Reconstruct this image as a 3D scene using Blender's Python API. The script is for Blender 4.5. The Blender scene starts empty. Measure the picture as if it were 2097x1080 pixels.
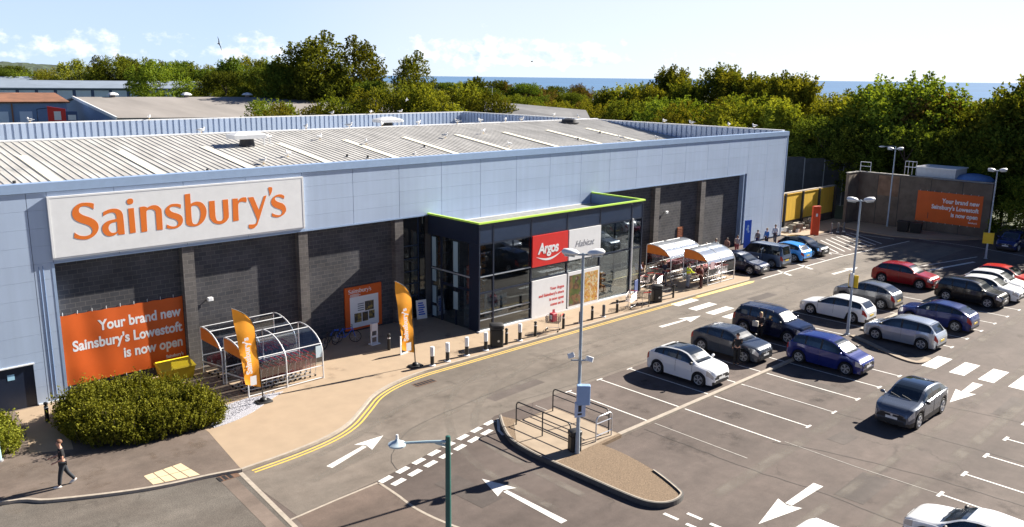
import bpy, bmesh, math, random
import numpy as np
from mathutils import Vector, Matrix
S = bpy.context.scene
COL = S.collection
rad = math.radians
# ------------------------------------------------------------------ camera
PITCH, ROLL, YAW = rad(12.52303), rad(0.67734), rad(46.502)
fw = Vector((math.cos(YAW) * math.cos(PITCH), math.sin(YAW) * math.cos(PITCH), -math.sin(PITCH)))
rt = Vector((math.sin(YAW), -math.cos(YAW), 0))
up = rt.cross(fw)
r2 = rt * math.cos(ROLL) + up * math.sin(ROLL)
u2 = up * math.cos(ROLL) - rt * math.sin(ROLL)
cam = bpy.data.cameras.new("camera")
cam.sensor_width = 36.0
cam.sensor_fit = 'HORIZONTAL'
cam.lens = 36.0 * 1722.956 / 2097.0
cam.clip_start = 0.5
cam.clip_end = 200000.0
camo = bpy.data.objects.new("camera", cam)
COL.objects.link(camo)
mw = Matrix((r2, u2, -fw)).transposed().to_4x4()
mw.translation = Vector((0, 0, 15))
camo.matrix_world = mw
S.camera = camo
# ------------------------------------------------------------------ light
SUN_AZ, SUN_EL = rad(-9.5), rad(31.5)      # direction TO the sun, azimuth from +X
S.view_settings.view_transform = 'Standard'
S.view_settings.look = 'None'
S.view_settings.exposure = 1.6
S.view_settings.gamma = 1.0
S.view_settings.use_curve_mapping = False
W = bpy.data.worlds.new("World")
S.world = W
W.use_nodes = True
wn, wl = W.node_tree.nodes, W.node_tree.links
wn.clear()


def wnode(t, **kw):
    n = wn.new(t)
    for k, v in kw.items():
        setattr(n, k, v)
    return n


sky = wnode('ShaderNodeTexSky', sky_type='NISHITA', sun_disc=False)
sky.sun_elevation = SUN_EL
sky.sun_rotation = math.pi / 2 - SUN_AZ
sky.air_density = 0.4
sky.dust_density = 0.25
sky.ozone_density = 6.0
sky.altitude = 20


def wmath(op, a, b=None, c=None, clamp=False):
    n = wnode('ShaderNodeMath', operation=op, use_clamp=clamp)
    for i, v in enumerate((a, b, c)):
        if v is None:
            continue
        if isinstance(v, (int, float)):
            n.inputs[i].default_value = v
        else:
            wl.new(v, n.inputs[i])
    return n.outputs[0]


def wramp(src, pts, interp='EASE'):
    r = wnode('ShaderNodeValToRGB')
    r.color_ramp.interpolation = interp
    el = r.color_ramp.elements
    while len(el) < len(pts):
        el.new(0.5)
    for e, (p, v) in zip(el, pts):
        e.position = p
        e.color = (v, v, v, 1)
    wl.new(src, r.inputs[0])
    return r.outputs[0]


tc = wnode('ShaderNodeTexCoord')
sep = wnode('ShaderNodeSeparateXYZ')
wl.new(tc.outputs['Generated'], sep.inputs[0])
az = wmath('ARCTAN2', sep.outputs[1], sep.outputs[0])
el_ = wmath('ARCSINE', sep.outputs[2])
cmb = wnode('ShaderNodeCombineXYZ')
wl.new(wmath('MULTIPLY', az, 42.0), cmb.inputs[0])
wl.new(wmath('MULTIPLY', el_, 58.0), cmb.inputs[1])
nz = wnode('ShaderNodeTexNoise')
nz.inputs['Scale'].default_value = 1.0
nz.inputs['Detail'].default_value = 7.0
nz.inputs['Roughness'].default_value = 0.58
wl.new(cmb.outputs[0], nz.inputs['Vector'])
# cloud cover per compass bearing: small heaps to the north, a bank over the sea
azd = wmath('MULTIPLY', az, 180 / math.pi)
eld = wmath('MULTIPLY', el_, 180 / math.pi)
azn = wmath('DIVIDE', wmath('SUBTRACT', azd, 10.0), 70.0)
P_ = lambda deg: (deg - 10.0) / 70.0
# cloud cover per compass bearing: small heaps to the north, a bank over the sea
cover = wramp(azn, [(P_(10), 0.0), (P_(33), 0.02), (P_(36), 0.14), (P_(38), 0.0), (P_(40.5), 0.26), (P_(47), 0.33), (P_(52.5), 0.26), (P_(55.5), 0.0), (P_(60), 0.02), (P_(63), 0.30), (P_(66.5), 0.12), (P_(69), 0.14), (P_(72), 0.22), (P_(77), 0.20)])
elr = wramp(wmath('DIVIDE', eld, 4.0), [(0.0, -0.1), (0.12, 0.10), (0.25, 0.34), (0.5, 0.30), (0.75, 0.02), (1.0, -0.4)])
dens = wmath('SUBTRACT', wmath('ADD', wmath('ADD', nz.outputs['Fac'], cover), elr), 0.97)
dens = wmath('MULTIPLY', dens, 4.5, clamp=True)
# self shading of the heaps: sample the same noise a little towards the sun
cmb2 = wnode('ShaderNodeCombineXYZ')
wl.new(wmath('ADD', wmath('MULTIPLY', az, 42.0), -0.28), cmb2.inputs[0])
wl.new(wmath('ADD', wmath('MULTIPLY', el_, 58.0), 0.34), cmb2.inputs[1])
nz2 = wnode('ShaderNodeTexNoise')
for k in ('Scale', 'Detail', 'Roughness'):
    nz2.inputs[k].default_value = nz.inputs[k].default_value
wl.new(cmb2.outputs[0], nz2.inputs['Vector'])
lit = wmath('MULTIPLY_ADD', wmath('SUBTRACT', nz.outputs['Fac'], nz2.outputs['Fac']), 3.2, 0.62, clamp=True)
cl = wnode('ShaderNodeMix', data_type='RGBA')
cl.inputs['A'].default_value = (4.4, 5.6, 7.2, 1)
cl.inputs['B'].default_value = (8.6, 8.7, 8.8, 1)
wl.new(lit, cl.inputs['Factor'])
mixc = wnode('ShaderNodeMix', data_type='RGBA')
wl.new(dens, mixc.inputs['Factor'])
# pale band added low in the sky to brighten it above the horizon
veil = wmath('MULTIPLY', wramp(azn, [(P_(10), 1.0), (P_(40), 0.95), (P_(58), 0.9), (P_(80), 0.9)]), wramp(wmath('DIVIDE', eld, 12.0), [(0.0, 1.0), (0.45, 0.93), (1.0, 0.0)]))
vx = wnode('ShaderNodeMix', data_type='RGBA')
vcol = wnode('ShaderNodeMix', data_type='RGBA')
vcol.inputs['A'].default_value = (7.0, 7.3, 7.6, 1)
vcol.inputs['B'].default_value = (4.9, 6.0, 7.6, 1)
wl.new(wramp(azn, [(P_(25), 0.0), (P_(50), 0.35), (P_(66), 1.0)]), vcol.inputs['Factor'])
wl.new(vcol.outputs['Result'], vx.inputs['B'])
wl.new(wmath('MULTIPLY', veil, 0.9), vx.inputs['Factor'])
wl.new(sky.outputs[0], vx.inputs['A'])
wl.new(vx.outputs['Result'], mixc.inputs['A'])
wl.new(cl.outputs['Result'], mixc.inputs['B'])
bg = wnode('ShaderNodeBackground')
bg.inputs['Strength'].default_value = 0.05
wl.new(mixc.outputs['Result'], bg.inputs['Color'])
wo = wnode('ShaderNodeOutputWorld')
wl.new(bg.outputs[0], wo.inputs['Surface'])
sun = bpy.data.lights.new("sun", 'SUN')
sun.energy = 5.0
sun.angle = rad(0.5)
sun.color = (1.0, 0.93, 0.82)
suno = bpy.data.objects.new("sun", sun)
COL.objects.link(suno)
sd = Vector((math.cos(SUN_EL) * math.cos(SUN_AZ), math.cos(SUN_EL) * math.sin(SUN_AZ), math.sin(SUN_EL)))
suno.rotation_euler = sd.to_track_quat('Z', 'Y').to_euler()
suno.location = (60, -20, 60)
S.cycles.max_bounces = 6
S.cycles.transparent_max_bounces = 12
R = random.Random(7)


# ------------------------------------------------------------------ helpers
class MB:
    """collects shapes and links them as ONE mesh object"""

    def __init__(s):
        s.v, s.f = [], []

    def add(s, vs, fs, M=None):
        b = len(s.v)
        for p in vs:
            p = Vector(p)
            if M is not None:
                p = M @ p
            s.v.append((p[0], p[1], p[2]))
        for f in fs:
            s.f.append([b + i for i in f])
        return s

    def box(s, x0, x1, y0, y1, z0, z1, M=None):
        return s.add([(x0, y0, z0), (x1, y0, z0), (x1, y1, z0), (x0, y1, z0), (x0, y0, z1), (x1, y0, z1), (x1, y1, z1), (x0, y1, z1)],
                     [(3, 2, 1, 0), (4, 5, 6, 7), (0, 1, 5, 4), (1, 2, 6, 5), (2, 3, 7, 6), (3, 0, 4, 7)], M)

    def cbox(s, cx, cy, cz, sx, sy, sz, M=None):
        return s.box(cx - sx / 2, cx + sx / 2, cy - sy / 2, cy + sy / 2, cz - sz / 2, cz + sz / 2, M)

    def rbox(s, x0, x1, y0, y1, z0, z1, r, M=None):
        """box with bevelled vertical edges and a bevelled top"""
        P = [(x0 + r, y0), (x1 - r, y0), (x1, y0 + r), (x1, y1 - r), (x1 - r, y1), (x0 + r, y1), (x0, y1 - r), (x0, y0 + r)]
        cx, cy = (x0 + x1) / 2, (y0 + y1) / 2
        q = 1 - 1.2 * r / max(1e-6, min(x1 - x0, y1 - y0))
        P2 = [(cx + (x - cx) * q, cy + (y - cy) * q) for x, y in P]
        vs = [(x, y, z0) for x, y in P] + [(x, y, z1 - r * .6) for x, y in P] + [(x, y, z1) for x, y in P2]
        fs = [tuple(range(7, -1, -1)), tuple(range(16, 24))]
        for k in (0, 8):
            for i in range(8):
                j = (i + 1) % 8
                fs.append((k + i, k + j, k + 8 + j, k + 8 + i))
        return s.add(vs, fs, M)

    def prism(s, poly, z0, z1, M=None):
        n = len(poly)
        vs = [(x, y, z0) for x, y in poly] + [(x, y, z1) for x, y in poly]
        fs = [tuple(range(n - 1, -1, -1)), tuple(range(n, 2 * n))]
        for i in range(n):
            j = (i + 1) % n
            fs.append((i, j, n + j, n + i))
        return s.add(vs, fs, M)

    def sheet(s, poly, z, M=None):
        a = sum(poly[i][0] * poly[(i + 1) % len(poly)][1] - poly[(i + 1) % len(poly)][0] * poly[i][1] for i in range(len(poly)))
        if a < 0:
            poly = poly[::-1]
        return s.add([(x, y, z) for x, y in poly], [tuple(range(len(poly)))], M)

    def ribbon(s, pts, w, z, M=None):
        """flat band of width w along a ground line"""
        L, Rr = [], []
        n = len(pts)
        for i, (x, y) in enumerate(pts):
            a = pts[max(0, i - 1)]
            b = pts[min(n - 1, i + 1)]
            dx, dy = b[0] - a[0], b[1] - a[1]
            l = math.hypot(dx, dy) or 1
            nx, ny = -dy / l * w / 2, dx / l * w / 2
            L.append((x + nx, y + ny, z))
            Rr.append((x - nx, y - ny, z))
        return s.add(L + Rr, [(n + i, n + i + 1, i + 1, i) for i in range(n - 1)], M)

    def kerb(s, pts, w, z0, z1, M=None):
        """upright band (kerb stone) along a ground line"""
        L, Rr = [], []
        n = len(pts)
        for i, (x, y) in enumerate(pts):
            a = pts[max(0, i - 1)]
            b = pts[min(n - 1, i + 1)]
            dx, dy = b[0] - a[0], b[1] - a[1]
            l = math.hypot(dx, dy) or 1
            nx, ny = -dy / l * w / 2, dx / l * w / 2
            L.append((x + nx, y + ny))
            Rr.append((x - nx, y - ny))
        return s.prism(L + Rr[::-1], z0, z1, M)

    def tube(s, p0, p1, r, n=8, r1=None, M=None):
        return s.path([p0, p1], r, n, M, r1)

    def path(s, pts, r, n=8, M=None, r1=None):
        pts = [Vector(p) for p in pts]
        vs, fs = [], []
        up0 = None
        m = len(pts)
        for i, p in enumerate(pts):
            d = (pts[min(m - 1, i + 1)] - pts[max(0, i - 1)]).normalized()
            if up0 is None or abs(d.dot(up0)) > .99:
                up0 = Vector((0, 0, 1)) if abs(d.z) < .9 else Vector((1, 0, 0))
            a = d.cross(up0).normalized()
            b = a.cross(d).normalized()
            up0 = b
            rr = r if r1 is None else r + (r1 - r) * i / (m - 1)
            for k in range(n):
                t = 2 * math.pi * k / n
                vs.append(p + a * math.cos(t) * rr + b * math.sin(t) * rr)
        for i in range(m - 1):
            for k in range(n):
                k2 = (k + 1) % n
                fs.append((i * n + k, i * n + k2, (i + 1) * n + k2, (i + 1) * n + k))
        fs.append(tuple(range(n - 1, -1, -1)))
        fs.append(tuple((m - 1) * n + k for k in range(n)))
        return s.add(vs, fs, M)

    def bar(s, p0, p1, w, h, M=None):
        """rectangular bar, h measured along the up side"""
        p0, p1 = Vector(p0), Vector(p1)
        d = (p1 - p0).normalized()
        u = Vector((0, 0, 1)) if abs(d.z) < .95 else Vector((0, 1, 0))
        a = d.cross(u).normalized() * w / 2
        b = a.cross(d).normalized() * h / 2
        vs = [p0 - a - b, p0 + a - b, p0 + a + b, p0 - a + b, p1 - a - b, p1 + a - b, p1 + a + b, p1 - a + b]
        return s.add(vs, [(0, 1, 2, 3), (7, 6, 5, 4), (1, 0, 4, 5), (2, 1, 5, 6), (3, 2, 6, 7), (0, 3, 7, 4)], M)

    def lathe(s, prof, c=(0, 0, 0), n=16, M=None):
        vs, fs = [], []
        m = len(prof)
        for r, z in prof:
            for k in range(n):
                t = 2 * math.pi * k / n
                vs.append((c[0] + r * math.cos(t), c[1] + r * math.sin(t), c[2] + z))
        for i in range(m - 1):
            for k in range(n):
                k2 = (k + 1) % n
                fs.append((i * n + k, i * n + k2, (i + 1) * n + k2, (i + 1) * n + k))
        fs.append(tuple(range(n - 1, -1, -1)))
        fs.append(tuple((m - 1) * n + k for k in range(n)))
        return s.add(vs, fs, M)

    def ell(s, c, rx, ry, rz, nu=12, nv=8, M=None):
        prof = [(max(1e-3, math.sin(math.pi * i / nv)), -math.cos(math.pi * i / nv)) for i in range(nv + 1)]
        T = Matrix.Translation(Vector(c)) @ Matrix.Diagonal((rx, ry, rz, 1))
        return s.lathe(prof, (0, 0, 0), nu, T if M is None else M @ T)

    def build(s, name, mat, parent=None, smooth=None, world=False):
        me = bpy.data.meshes.new(name)
        vs = s.v
        if world and parent is not None:
            iv = parent.matrix_basis.inverted()
            vs = [tuple(iv @ Vector(p)) for p in vs]
        me.from_pydata(vs, [], s.f)
        me.validate()
        me.materials.append(mat)
        if smooth is not None:
            me.shade_smooth()
            me.set_sharp_from_angle(angle=rad(smooth))
        o = bpy.data.objects.new(name, me)
        COL.objects.link(o)
        o.parent = parent
        return o


def tag(o, label=None, cat=None, group=None, kind=None):
    if label:
        o['label'] = label
    if cat:
        o['category'] = cat
    if group:
        o['group'] = group
    if kind:
        o['kind'] = kind
    return o


def thing(name, label, cat, loc=(0, 0, 0), rz=0.0, group=None):
    o = bpy.data.objects.new(name, None)
    o.empty_display_size = 0.3
    COL.objects.link(o)
    o.location = loc
    o.rotation_euler = (0, 0, rz)
    o.matrix_basis = Matrix.Translation(Vector(loc)) @ Matrix.Rotation(rz, 4, 'Z')
    return tag(o, label, cat, group)


def dup(root, loc=None, rz=None, label=None, group=None, scale=None):
    r = root.copy()
    COL.objects.link(r)
    if loc is not None:
        r.location = loc
    if rz is not None:
        r.rotation_euler = (0, 0, rz)
    if scale is not None:
        r.scale = scale
    if label:
        r['label'] = label
    if group:
        r['group'] = group
    for ch in list(root.children):
        c = ch.copy()
        COL.objects.link(c)
        c.parent = r
        for g in list(ch.children):
            d = g.copy()
            COL.objects.link(d)
            d.parent = c
    return r


def struct(mb, name, mat, smooth=None):
    return tag(mb.build(name, mat, None, smooth), kind='structure')


def text_mesh(body, size, bold=0.0, align='CENTER', extrude=0.004, spacing=1.0, shear=0.0, sx=1.0):
    cu = bpy.data.curves.new('lettering', 'FONT')
    cu.body = body
    cu.size = size
    cu.offset = bold
    cu.align_x = align
    cu.extrude = extrude
    cu.space_character = spacing
    cu.shear = shear
    cu.resolution_u = 4
    o = bpy.data.objects.new('lettering', cu)
    COL.objects.link(o)
    dg = bpy.context.evaluated_depsgraph_get()
    me = bpy.data.meshes.new_from_object(o.evaluated_get(dg))
    vs = [(v.co.x * sx, v.co.y, v.co.z) for v in me.vertices]
    fs = [tuple(p.vertices) for p in me.polygons]
    bpy.data.objects.remove(o)
    bpy.data.curves.remove(cu)
    bpy.data.meshes.remove(me)
    return vs, fs


def face_south(x, y, z):            # text lying in XY turned to face -Y
    return Matrix.Translation((x, y, z)) @ Matrix.Rotation(rad(90), 4, 'X')


def face_west(x, y, z):             # faces -X
    return Matrix.Translation((x, y, z)) @ Matrix.Rotation(rad(-90), 4, 'Z') @ Matrix.Rotation(rad(90), 4, 'X')


# ------------------------------------------------------------------ materials
MATS = {}


def mat(name, col, rough=0.6, metal=0.0, var=0.0, scale=3.0, detail=5.0, bump=0.0, bscale=40.0, coat=0.0, spec=0.5, emit=None, col2=None, stretch=None, alpha=None):
    if name in MATS:
        return MATS[name]
    m = bpy.data.materials.new(name)
    m.use_nodes = True
    nt = m.node_tree
    b = nt.nodes['Principled BSDF']
    b.inputs['Base Color'].default_value = (*col, 1)
    b.inputs['Roughness'].default_value = rough
    b.inputs['Metallic'].default_value = metal
    b.inputs['Specular IOR Level'].default_value = spec
    if coat:
        b.inputs['Coat Weight'].default_value = coat * .6
        b.inputs['Coat Roughness'].default_value = 0.04
    tcn = nt.nodes.new('ShaderNodeTexCoord')
    vec = tcn.outputs['Object']
    if stretch:
        mp = nt.nodes.new('ShaderNodeMapping')
        mp.inputs['Scale'].default_value = stretch
        nt.links.new(vec, mp.inputs[0])
        vec = mp.outputs[0]
    if var or col2:
        n = nt.nodes.new('ShaderNodeTexNoise')
        n.inputs['Scale'].default_value = scale
        n.inputs['Detail'].default_value = detail
        n.inputs['Roughness'].default_value = 0.62
        nt.links.new(vec, n.inputs['Vector'])
        mx = nt.nodes.new('ShaderNodeMix')
        mx.data_type = 'RGBA'
        c2 = col2 or tuple(min(1, c * (1 + var)) for c in col)
        c1 = col if col2 else tuple(c * (1 - var) for c in col)
        mx.inputs['A'].default_value = (*c1, 1)
        mx.inputs['B'].default_value = (*c2, 1)
        rp = nt.nodes.new('ShaderNodeMapRange')
        rp.inputs['From Min'].default_value = 0.3
        rp.inputs['From Max'].default_value = 0.7
        nt.links.new(n.outputs['Fac'], rp.inputs['Value'])
        nt.links.new(rp.outputs[0], mx.inputs['Factor'])
        nt.links.new(mx.outputs['Result'], b.inputs['Base Color'])
    if bump:
        n2 = nt.nodes.new('ShaderNodeTexNoise')
        n2.inputs['Scale'].default_value = bscale
        n2.inputs['Detail'].default_value = 4
        nt.links.new(vec, n2.inputs['Vector'])
        bp = nt.nodes.new('ShaderNodeBump')
        bp.inputs['Strength'].default_value = bump
        bp.inputs['Distance'].default_value = 0.03
        nt.links.new(n2.outputs['Fac'], bp.inputs['Height'])
        nt.links.new(bp.outputs[0], b.inputs['Normal'])
    MATS[name] = m
    return m


def asphalt(name, base, tint, fine=0.22, crack=True, seed=0.0):
    """worn tarmac: broad stains, wheel polish, aggregate speckle and thin cracks"""
    m = bpy.data.materials.new(name)
    m.use_nodes = True
    nt = m.node_tree
    N, Lk = nt.nodes, nt.links
    b = N['Principled BSDF']
    b.inputs['Roughness'].default_value = 0.85
    b.inputs['Specular IOR Level'].default_value = 0.3
    tcn = N.new('ShaderNodeTexCoord')
    mp = N.new('ShaderNodeMapping')
    mp.inputs['Location'].default_value = (seed, seed * .7, 0)
    Lk.new(tcn.outputs['Object'], mp.inputs[0])

    def noise(sc, det, rough=.6, st=None):
        v = mp.outputs[0]
        if st:
            q = N.new('ShaderNodeMapping')
            q.inputs['Scale'].default_value = st
            Lk.new(v, q.inputs[0])
            v = q.outputs[0]
        n = N.new('ShaderNodeTexNoise')
        n.inputs['Scale'].default_value = sc
        n.inputs['Detail'].default_value = det
        n.inputs['Roughness'].default_value = rough
        Lk.new(v, n.inputs['Vector'])
        return n.outputs['Fac']

    def mr(v, a, c, lo, hi):
        q = N.new('ShaderNodeMapRange')
        q.inputs['From Min'].default_value = a
        q.inputs['From Max'].default_value = c
        q.inputs['To Min'].default_value = lo
        q.inputs['To Max'].default_value = hi
        Lk.new(v, q.inputs['Value'])
        return q.outputs[0]

    def mul(a, c):
        q = N.new('ShaderNodeMath')
        q.operation = 'MULTIPLY'
        Lk.new(a, q.inputs[0])
        Lk.new(c, q.inputs[1])
        return q.outputs[0]

    big = mr(noise(0.13, 5), .3, .7, .74, 1.20)
    streak = mr(noise(0.35, 4, .6, (0.22, 1.6, 1)), .3, .7, .82, 1.17)
    mid = mr(noise(1.7, 6, .7), .3, .7, .84, 1.15)
    fin = mr(noise(26, 3, .8), .3, .7, 1 - fine, 1 + fine)
    k = mul(mul(big, streak), mul(mid, fin))
    if crack:
        vo = N.new('ShaderNodeTexVoronoi')
        vo.feature = 'DISTANCE_TO_EDGE'
        vo.inputs['Scale'].default_value = 0.16
        ad = N.new('ShaderNodeVectorMath')
        ad.operation = 'MULTIPLY_ADD'
        nn = N.new('ShaderNodeTexNoise')
        nn.inputs['Scale'].default_value = 0.9
        nn.inputs['Detail'].default_value = 5
        Lk.new(mp.outputs[0], nn.inputs['Vector'])
        Lk.new(nn.outputs['Color'], ad.inputs[0])
        ad.inputs[1].default_value = (2.0, 2.0, 0)
        Lk.new(mp.outputs[0], ad.inputs[2])
        Lk.new(ad.outputs[0], vo.inputs['Vector'])
        cr = mr(vo.outputs['Distance'], 0.0, 0.012, 0.62, 1.0)
        msk = mr(noise(0.21, 2), .48, .62, 1.0, 0.0)
        mxx = N.new('ShaderNodeMix')
        Lk.new(msk, mxx.inputs['Factor'])
        Lk.new(cr, mxx.inputs['A'])
        mxx.inputs['B'].default_value = 1.0
        k = mul(k, mxx.outputs['Result'])
    c = N.new('ShaderNodeMix')
    c.data_type = 'RGBA'
    c.inputs['A'].default_value = (*base, 1)
    c.inputs['B'].default_value = (*tint, 1)
    Lk.new(mr(noise(0.22, 4), .38, .66, 0, 1), c.inputs['Factor'])
    vm = N.new('ShaderNodeVectorMath')
    vm.operation = 'SCALE'
    Lk.new(c.outputs['Result'], vm.inputs[0])
    Lk.new(k, vm.inputs['Scale'])
    Lk.new(vm.outputs[0], b.inputs['Base Color'])
    n2 = N.new('ShaderNodeTexNoise')
    n2.inputs['Scale'].default_value = 60
    Lk.new(mp.outputs[0], n2.inputs['Vector'])
    bp = N.new('ShaderNodeBump')
    bp.inputs['Strength'].default_value = .35
    bp.inputs['Distance'].default_value = .01
    Lk.new(n2.outputs['Fac'], bp.inputs['Height'])
    Lk.new(bp.outputs[0], b.inputs['Normal'])
    return m


def brick_mat(name, c1, c2, mortar, bw, bh, ms=0.012, axis='XZ'):
    m = bpy.data.materials.new(name)
    m.use_nodes = True
    nt = m.node_tree
    N, Lk = nt.nodes, nt.links
    b = N['Principled BSDF']
    b.inputs['Roughness'].default_value = 0.85
    tcn = N.new('ShaderNodeTexCoord')
    sp = N.new('ShaderNodeSeparateXYZ')
    Lk.new(tcn.outputs['Object'], sp.inputs[0])
    cb = N.new('ShaderNodeCombineXYZ')
    ad = N.new('ShaderNodeMath')
    Lk.new(sp.outputs[0], ad.inputs[0])
    Lk.new(sp.outputs[1], ad.inputs[1])
    Lk.new(ad.outputs[0], cb.inputs[0])
    Lk.new(sp.outputs[2], cb.inputs[1])
    br = N.new('ShaderNodeTexBrick')
    br.inputs['Scale'].default_value = 1.0
    br.inputs['Brick Width'].default_value = bw
    br.inputs['Row Height'].default_value = bh
    br.inputs['Mortar Size'].default_value = ms
    br.inputs['Color1'].default_value = (*c1, 1)
    br.inputs['Color2'].default_value = (*c2, 1)
    br.inputs['Mortar'].default_value = (*mortar, 1)
    Lk.new(cb.outputs[0], br.inputs['Vector'])
    n = N.new('ShaderNodeTexNoise')
    n.inputs['Scale'].default_value = 0.8
    n.inputs['Detail'].default_value = 6
    Lk.new(tcn.outputs['Object'], n.inputs['Vector'])
    mr = N.new('ShaderNodeMapRange')
    mr.inputs['From Min'].default_value = .3
    mr.inputs['From Max'].default_value = .7
    mr.inputs['To Min'].default_value = .75
    mr.inputs['To Max'].default_value = 1.25
    Lk.new(n.outputs['Fac'], mr.inputs['Value'])
    vm = N.new('ShaderNodeVectorMath')
    vm.operation = 'SCALE'
    Lk.new(br.outputs['Color'], vm.inputs[0])
    Lk.new(mr.outputs[0], vm.inputs['Scale'])
    Lk.new(vm.outputs[0], b.inputs['Base Color'])
    bp = N.new('ShaderNodeBump')
    bp.inputs['Strength'].default_value = .5
    bp.inputs['Distance'].default_value = .008
    bp.invert = True
    Lk.new(br.outputs['Fac'], bp.inputs['Height'])
    Lk.new(bp.outputs[0], b.inputs['Normal'])
    return m


def glass_mat(name, tint, mixf, rough=0.02):
    """pane: part clear, part mirror; not a dielectric solid, so daylight passes"""
    m = bpy.data.materials.new(name)
    m.use_nodes = True
    nt = m.node_tree
    N, Lk = nt.nodes, nt.links
    N.clear()
    tr = N.new('ShaderNodeBsdfTransparent')
    tr.inputs[0].default_value = (*tint, 1)
    gl = N.new('ShaderNodeBsdfGlossy')
    gl.inputs['Roughness'].default_value = rough
    gl.inputs['Color'].default_value = (.9, .95, 1, 1)
    lw = N.new('ShaderNodeLayerWeight')
    lw.inputs['Blend'].default_value = 0.25
    ma = N.new('ShaderNodeMath')
    ma.operation = 'MULTIPLY_ADD'
    ma.use_clamp = True
    ma.inputs[1].default_value = 0.55
    ma.inputs[2].default_value = mixf
    Lk.new(lw.outputs['Fresnel'], ma.inputs[0])
    mx = N.new('ShaderNodeMixShader')
    Lk.new(ma.outputs[0], mx.inputs[0])
    Lk.new(tr.outputs[0], mx.inputs[1])
    Lk.new(gl.outputs[0], mx.inputs[2])
    o = N.new('ShaderNodeOutputMaterial')
    Lk.new(mx.outputs[0], o.inputs[0])
    return m


def leaf_mat(name, c1, c2, trans=0.35):
    m = bpy.data.materials.new(name)
    m.use_nodes = True
    nt = m.node_tree
    N, Lk = nt.nodes, nt.links
    N.clear()
    ge = N.new('ShaderNodeNewGeometry')
    oi = N.new('ShaderNodeObjectInfo')
    tcn = N.new('ShaderNodeTexCoord')
    no = N.new('ShaderNodeTexNoise')
    no.inputs['Scale'].default_value = 0.7
    no.inputs['Detail'].default_value = 3
    Lk.new(tcn.outputs['Object'], no.inputs['Vector'])
    a = N.new('ShaderNodeMath')
    a.operation = 'ADD'
    Lk.new(ge.outputs['Random Per Island'], a.inputs[0])
    Lk.new(no.outputs['Fac'], a.inputs[1])
    h = N.new('ShaderNodeMapRange')
    h.inputs['From Min'].default_value = .35
    h.inputs['From Max'].default_value = 1.4
    Lk.new(a.outputs[0], h.inputs['Value'])
    mx = N.new('ShaderNodeMix')
    mx.data_type = 'RGBA'
    mx.inputs['A'].default_value = (*c1, 1)
    mx.inputs['B'].default_value = (*c2, 1)
    Lk.new(h.outputs[0], mx.inputs['Factor'])
    hs = N.new('ShaderNodeHueSaturation')
    k = N.new('ShaderNodeMapRange')
    k.inputs['To Min'].default_value = .55
    k.inputs['To Max'].default_value = 1.35
    Lk.new(oi.outputs['Random'], k.inputs['Value'])
    Lk.new(k.outputs[0], hs.inputs['Value'])
    k2 = N.new('ShaderNodeMapRange')
    k2.inputs['To Min'].default_value = .475
    k2.inputs['To Max'].default_value = .52
    Lk.new(oi.outputs['Random'], k2.inputs['Value'])
    Lk.new(k2.outputs[0], hs.inputs['Hue'])
    Lk.new(mx.outputs['Result'], hs.inputs['Color'])
    d = N.new('ShaderNodeBsdfDiffuse')
    t = N.new('ShaderNodeBsdfTranslucent')
    Lk.new(hs.outputs[0], d.inputs[0])
    g = N.new('ShaderNodeMix')
    g.data_type = 'RGBA'
    g.blend_type = 'MULTIPLY'
    g.inputs['Factor'].default_value = 1
    g.inputs['B'].default_value = (1.35, 1.25, .45, 1)
    Lk.new(hs.outputs[0], g.inputs['A'])
    Lk.new(g.outputs['Result'], t.inputs[0])
    ms = N.new('ShaderNodeMixShader')
    ms.inputs[0].default_value = trans
    Lk.new(d.outputs[0], ms.inputs[1])
    Lk.new(t.outputs[0], ms.inputs[2])
    o = N.new('ShaderNodeOutputMaterial')
    Lk.new(ms.outputs[0], o.inputs[0])
    return m


M_white = mat('white_paint', (.74, .75, .76), .45, var=.04, scale=2)
M_line = mat('road_paint', (.50, .485, .455), .7, scale=5.5, detail=10, col2=(.74, .73, .70))
M_yline = mat('yellow_road_paint', (.62, .42, .08), .7, var=.14, scale=9, detail=8)


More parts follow.
